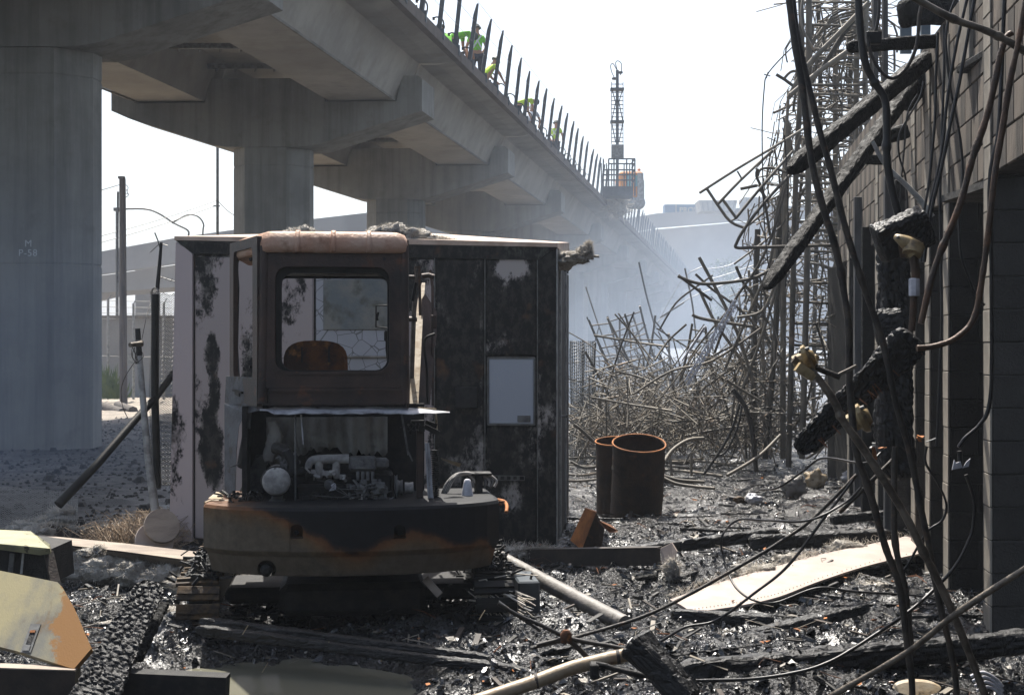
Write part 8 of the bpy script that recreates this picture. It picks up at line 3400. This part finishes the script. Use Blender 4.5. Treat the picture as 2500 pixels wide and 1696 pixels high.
def Pc(u, v):
    px = 366 + 66 * u
    top_ = 712 + 8 * u + 3 * math.sin(u * 20)
    bot_ = 1185
    return S(px + 2.5 * math.sin(v * 9), top_ + (bot_ - top_) * v, YC + .03 + .35 * u + .03 * math.sin(v * 7))


chain(m, Pc, 8, 84, .0042)
part('mesh', m, 'rod_dark', cf, kind='stuff')
t = thing('fence_post', S(380, 1260, 12.2), 'leaning pale grey fence post with a charred stub top', 'fence post')
m = MB()
m.tube([S(382, 1268, 12.2), S(362, 1120, 12.2), S(352, 1010, 12.2), S(340, 868, 12.2)], [.042, .034, .030, .028], n=12)
part('post', m, 'galv_pale', t)
m = MB()
m.tube([S(340, 868, 12.2), S(336, 802, 12.2)], [.027, .024], n=12)
part('charred_top', m, 'black_metal', t)
m = MB()
m.tube([S(318, 842, 12.0), S(345, 838, 12.15)], .022, n=10)
m.lathe([(.03, 0), (.04, .01), (.04, .05), (.03, .06)], S(340, 846, 12.2), n=12)
part('cross_stub', m, 'conduit_pale', t)
m = MB()
for k in range(7):
    x0 = 322 + rng.uniform(-2, 24)
    m.tube([S(x0, 848, 12.1), S(x0 + rng.uniform(-8, 14), 870, 12.1), S(334 + rng.uniform(-6, 8), 888, 12.1)], .003, n=4, sub=3)
m.tube([S(330, 882, 12.1), S(308, 915, 12.1), S(296, 950, 12.1), S(299, 990, 12.1), S(312, 1020, 12.1)], .0035, n=4, sub=4)
m.tube([S(346, 830, 12.1), S(352, 800, 12.1), S(358, 770, 12.2), S(368, 740, 12.4)], .003, n=4)
part('tie_wires', m, 'rod_dark', t, kind='stuff')
m = MB()
m.tube([S(432, 900, 12.9), S(380, 970, 12.6), S(330, 1025, 12.3), S(240, 1130, 11.9), S(142, 1232, 11.6)], [.032, .034, .034, .036, .042], n=12)
solo('fence_brace', m, 'black_metal', 'long charred pole leaning from the fence down to the left', 'pole')
cf2 = thing('fallen_chain_link', g3(60, 1225, .1), 'fallen sheet of chain link mesh lying over ash at the left edge', 'fence')
m = MB()


def Pf(u, v):
    p = g3(-60 + 250 * u, 1200 + 88 * v, .08)
    return p + Vector((0, 0, .06 * math.sin(u * 5 + v * 3) + .05 * math.exp(-((u - .75) / .15) ** 2)))


chain(m, Pf, 26, 26, .0036)
part('mesh', m, 'galv', cf2, kind='stuff')

# rubble logs on the sunny ground beyond the viaduct
for i, (a, b, lb) in enumerate((((243, 994), (300, 1012), 'left dark log on the sunlit rubble beyond the column'), ((288, 994), (325, 1008), 'right dark log on the sunlit rubble beyond the column'))):
    Y = 5775 / (a[1] - 848)
    m = MB()
    m.tube([S(*a, Y) + Vector((0, 0, .05)), S(*b, Y - 2) + Vector((0, 0, .05))], .14, n=8)
    solo('log', m, 'wood_pole', lb, 'log')
# bags, bottle and bits near the wall foot
for px, py, rx, lb, mt in ((1935, 1178, .14, 'grey melted jug lying below the tower foot', 'grey_pipe'), (1990, 1160, .13, 'cream coloured torn sack behind the melted jug', 'cream_paint'),
                       (2085, 1158, .16, 'pale grey bag half hidden by hanging cables', 'ash_metal'), (2130, 1160, .15, 'second pale bag beside the wall foot', 'ash_metal'), (1840, 1205, .09, 'whitish melted bottle lying on the ash', 'plastic_white'),
                       (1805, 1204, .06, 'yellow melted scrap beside the whitish bottle', 'track_orange')):
    c_ = g3(px, py + 20, .05)
    b, h = tuft(c_ + Vector((0, 0, rx * .35)), rx, rx * .7, rx * (.95 if 'jug' in lb or 'sack' in lb else .6), 0, seed=px, lump=.35)
    solo(('jug' if 'jug' in lb else 'sack' if 'sack' in lb else 'bag' if 'bag' in lb else 'bottle' if 'bottle' in lb and 'scrap' not in lb else 'scrap'), b, mt, lb,
         ('jug' if 'jug' in lb else 'sack' if 'sack' in lb else 'bag' if 'bag' in lb else 'bottle' if 'bottle' in lb and 'scrap' not in lb else 'scrap'))
# pinkish plate and ribbed hose end at the bottom right
m = MB()
c_ = S(2240, 1680, 6.6)
m.loft([[c_ + Vector((r_ * 1.5 * math.cos(a_), .3 * r_ * math.sin(a_) + h, r_ * .62 * math.sin(a_) * .6 + h * .3)) for a_ in [2 * math.pi * k / 20 for k in range(20)]] for r_, h in ((.075, 0), (.08, .01), (.07, .03))])
solo('plate', m, 'cream_paint', 'pinkish round plate half buried at the bottom right', 'plate')
t = thing('ribbed_hose', S(2400, 1660, 6.4), 'pale ribbed hose ends curving out of the ash at the bottom right', 'hose')
for k in range(4):
    m = MB()
    m.tube([S(2370 + k * 5, 1650 + k * 12, 6.4), S(2400 + k * 4, 1640 + k * 12, 6.4), S(2430 + k * 3, 1655 + k * 12, 6.4), S(2448, 1675 + k * 11, 6.4)], .008, n=6, sub=4)
    part('rib', m, 'plastic_white', t)
# scattered splinters on the charred rails
for px, py in ((790, 1588), (592, 1548), (930, 1614), (640, 1640), (1170, 1512)):
    m = MB()
    a = S(px, py, 7.3)
    m.beam(a, a + Vector((.03, 0, .05)), .008, .005)
    solo('splinter', m, 'cream_paint', 'thin pale splinter stuck in the charred rails', 'splinter', 'pale splinters on the rails')
# ------------------------------------------------------------------ smoke haze in the air
def volume_box(name, x0, y0, z0, x1, y1, z1, density, color, aniso=0.3):
    m = MB()
    m.box(x0, y0, z0, x1, y1, z1)
    mt = bpy.data.materials.new(name + '_air')
    mt.use_nodes = True
    t = NT(mt)
    pv = t.n('ShaderNodeVolumePrincipled')
    pv.inputs['Color'].default_value = c4(color)
    pv.inputs['Density'].default_value = density
    pv.inputs['Anisotropy'].default_value = aniso
    o = t.n('ShaderNodeOutputMaterial')
    t.l(pv.outputs[0], o.inputs['Volume'])
    MATS[name] = mt
    return struct(name, m, name, kind='stuff')


volume_box('haze', -450, -70, -1.4, 450, 950, 45, 0.0009, (0.80, 0.88, 1.0))


# drifting smoke: soft edged banks, densest low over the smouldering pile
def smoke_bank(cx, cy, cz, rx, ry, rz, density, color=(0.80, 0.87, 1.0)):
    m = MB()
    nu, nv = 20, 10
    rings = []
    for i in range(1, nv):
        th = math.pi * i / nv
        rings.append([(cx + rx * math.sin(th) * math.cos(2 * math.pi * j / nu), cy + ry * math.sin(th) * math.sin(2 * math.pi * j / nu), cz - rz * math.cos(th)) for j in range(nu)])
    m.loft(rings)
    mt = bpy.data.materials.new('smoke_air')
    mt.use_nodes = True
    t = NT(mt)
    tc = t.n('ShaderNodeTexCoord')
    mp = t.n('ShaderNodeMapping')
    mp.inputs['Scale'].default_value = (1 / rx, 1 / ry, 1 / rz)
    t.l(tc.outputs['Object'], mp.inputs[0])
    ln = t.n('ShaderNodeVectorMath', operation='LENGTH')
    t.l(mp.outputs[0], ln.inputs[0])
    mr = t.n('ShaderNodeMapRange')
    mr.interpolation_type = 'SMOOTHSTEP'
    mr.inputs['From Min'].default_value = .15
    mr.inputs['From Max'].default_value = .95
    mr.inputs['To Min'].default_value = density
    mr.inputs['To Max'].default_value = 0
    t.l(ln.outputs['Value'], mr.inputs['Value'])
    nz = t.n('ShaderNodeTexNoise', i_Scale=.22, i_Detail=3.0)
    t.l(tc.outputs['Object'], nz.inputs['Vector'])
    m2 = t.n('ShaderNodeMapRange')
    m2.inputs['From Min'].default_value = .38
    m2.inputs['From Max'].default_value = .62
    m2.inputs['To Min'].default_value = .25
    m2.inputs['To Max'].default_value = 1.5
    t.l(nz.outputs['Fac'], m2.inputs['Value'])
    mu = t.n('ShaderNodeMath', operation='MULTIPLY')
    t.l(mr.outputs[0], mu.inputs[0])
    t.l(m2.outputs[0], mu.inputs[1])
    pv = t.n('ShaderNodeVolumePrincipled')
    pv.inputs['Color'].default_value = c4(color)
    pv.inputs['Anisotropy'].default_value = .2
    t.l(mu.outputs[0], pv.inputs['Density'])
    o = t.n('ShaderNodeOutputMaterial')
    t.l(pv.outputs[0], o.inputs['Volume'])
    MATS['smoke_air'] = mt
    return struct('smoke', m, 'smoke_air', org=(cx, cy, cz), kind='stuff')


smoke_bank(4.5, 36, 2.6, 13, 17, 6.5, .017, (.66, .79, 1.0))
smoke_bank(2.6, 24, 1.6, 5.5, 7.5, 3.6, .042, (.66, .79, 1.0))
smoke_bank(-6.8, 18.5, 1.4, 4.4, 6, 4.2, .036, (.55, .72, 1.0))
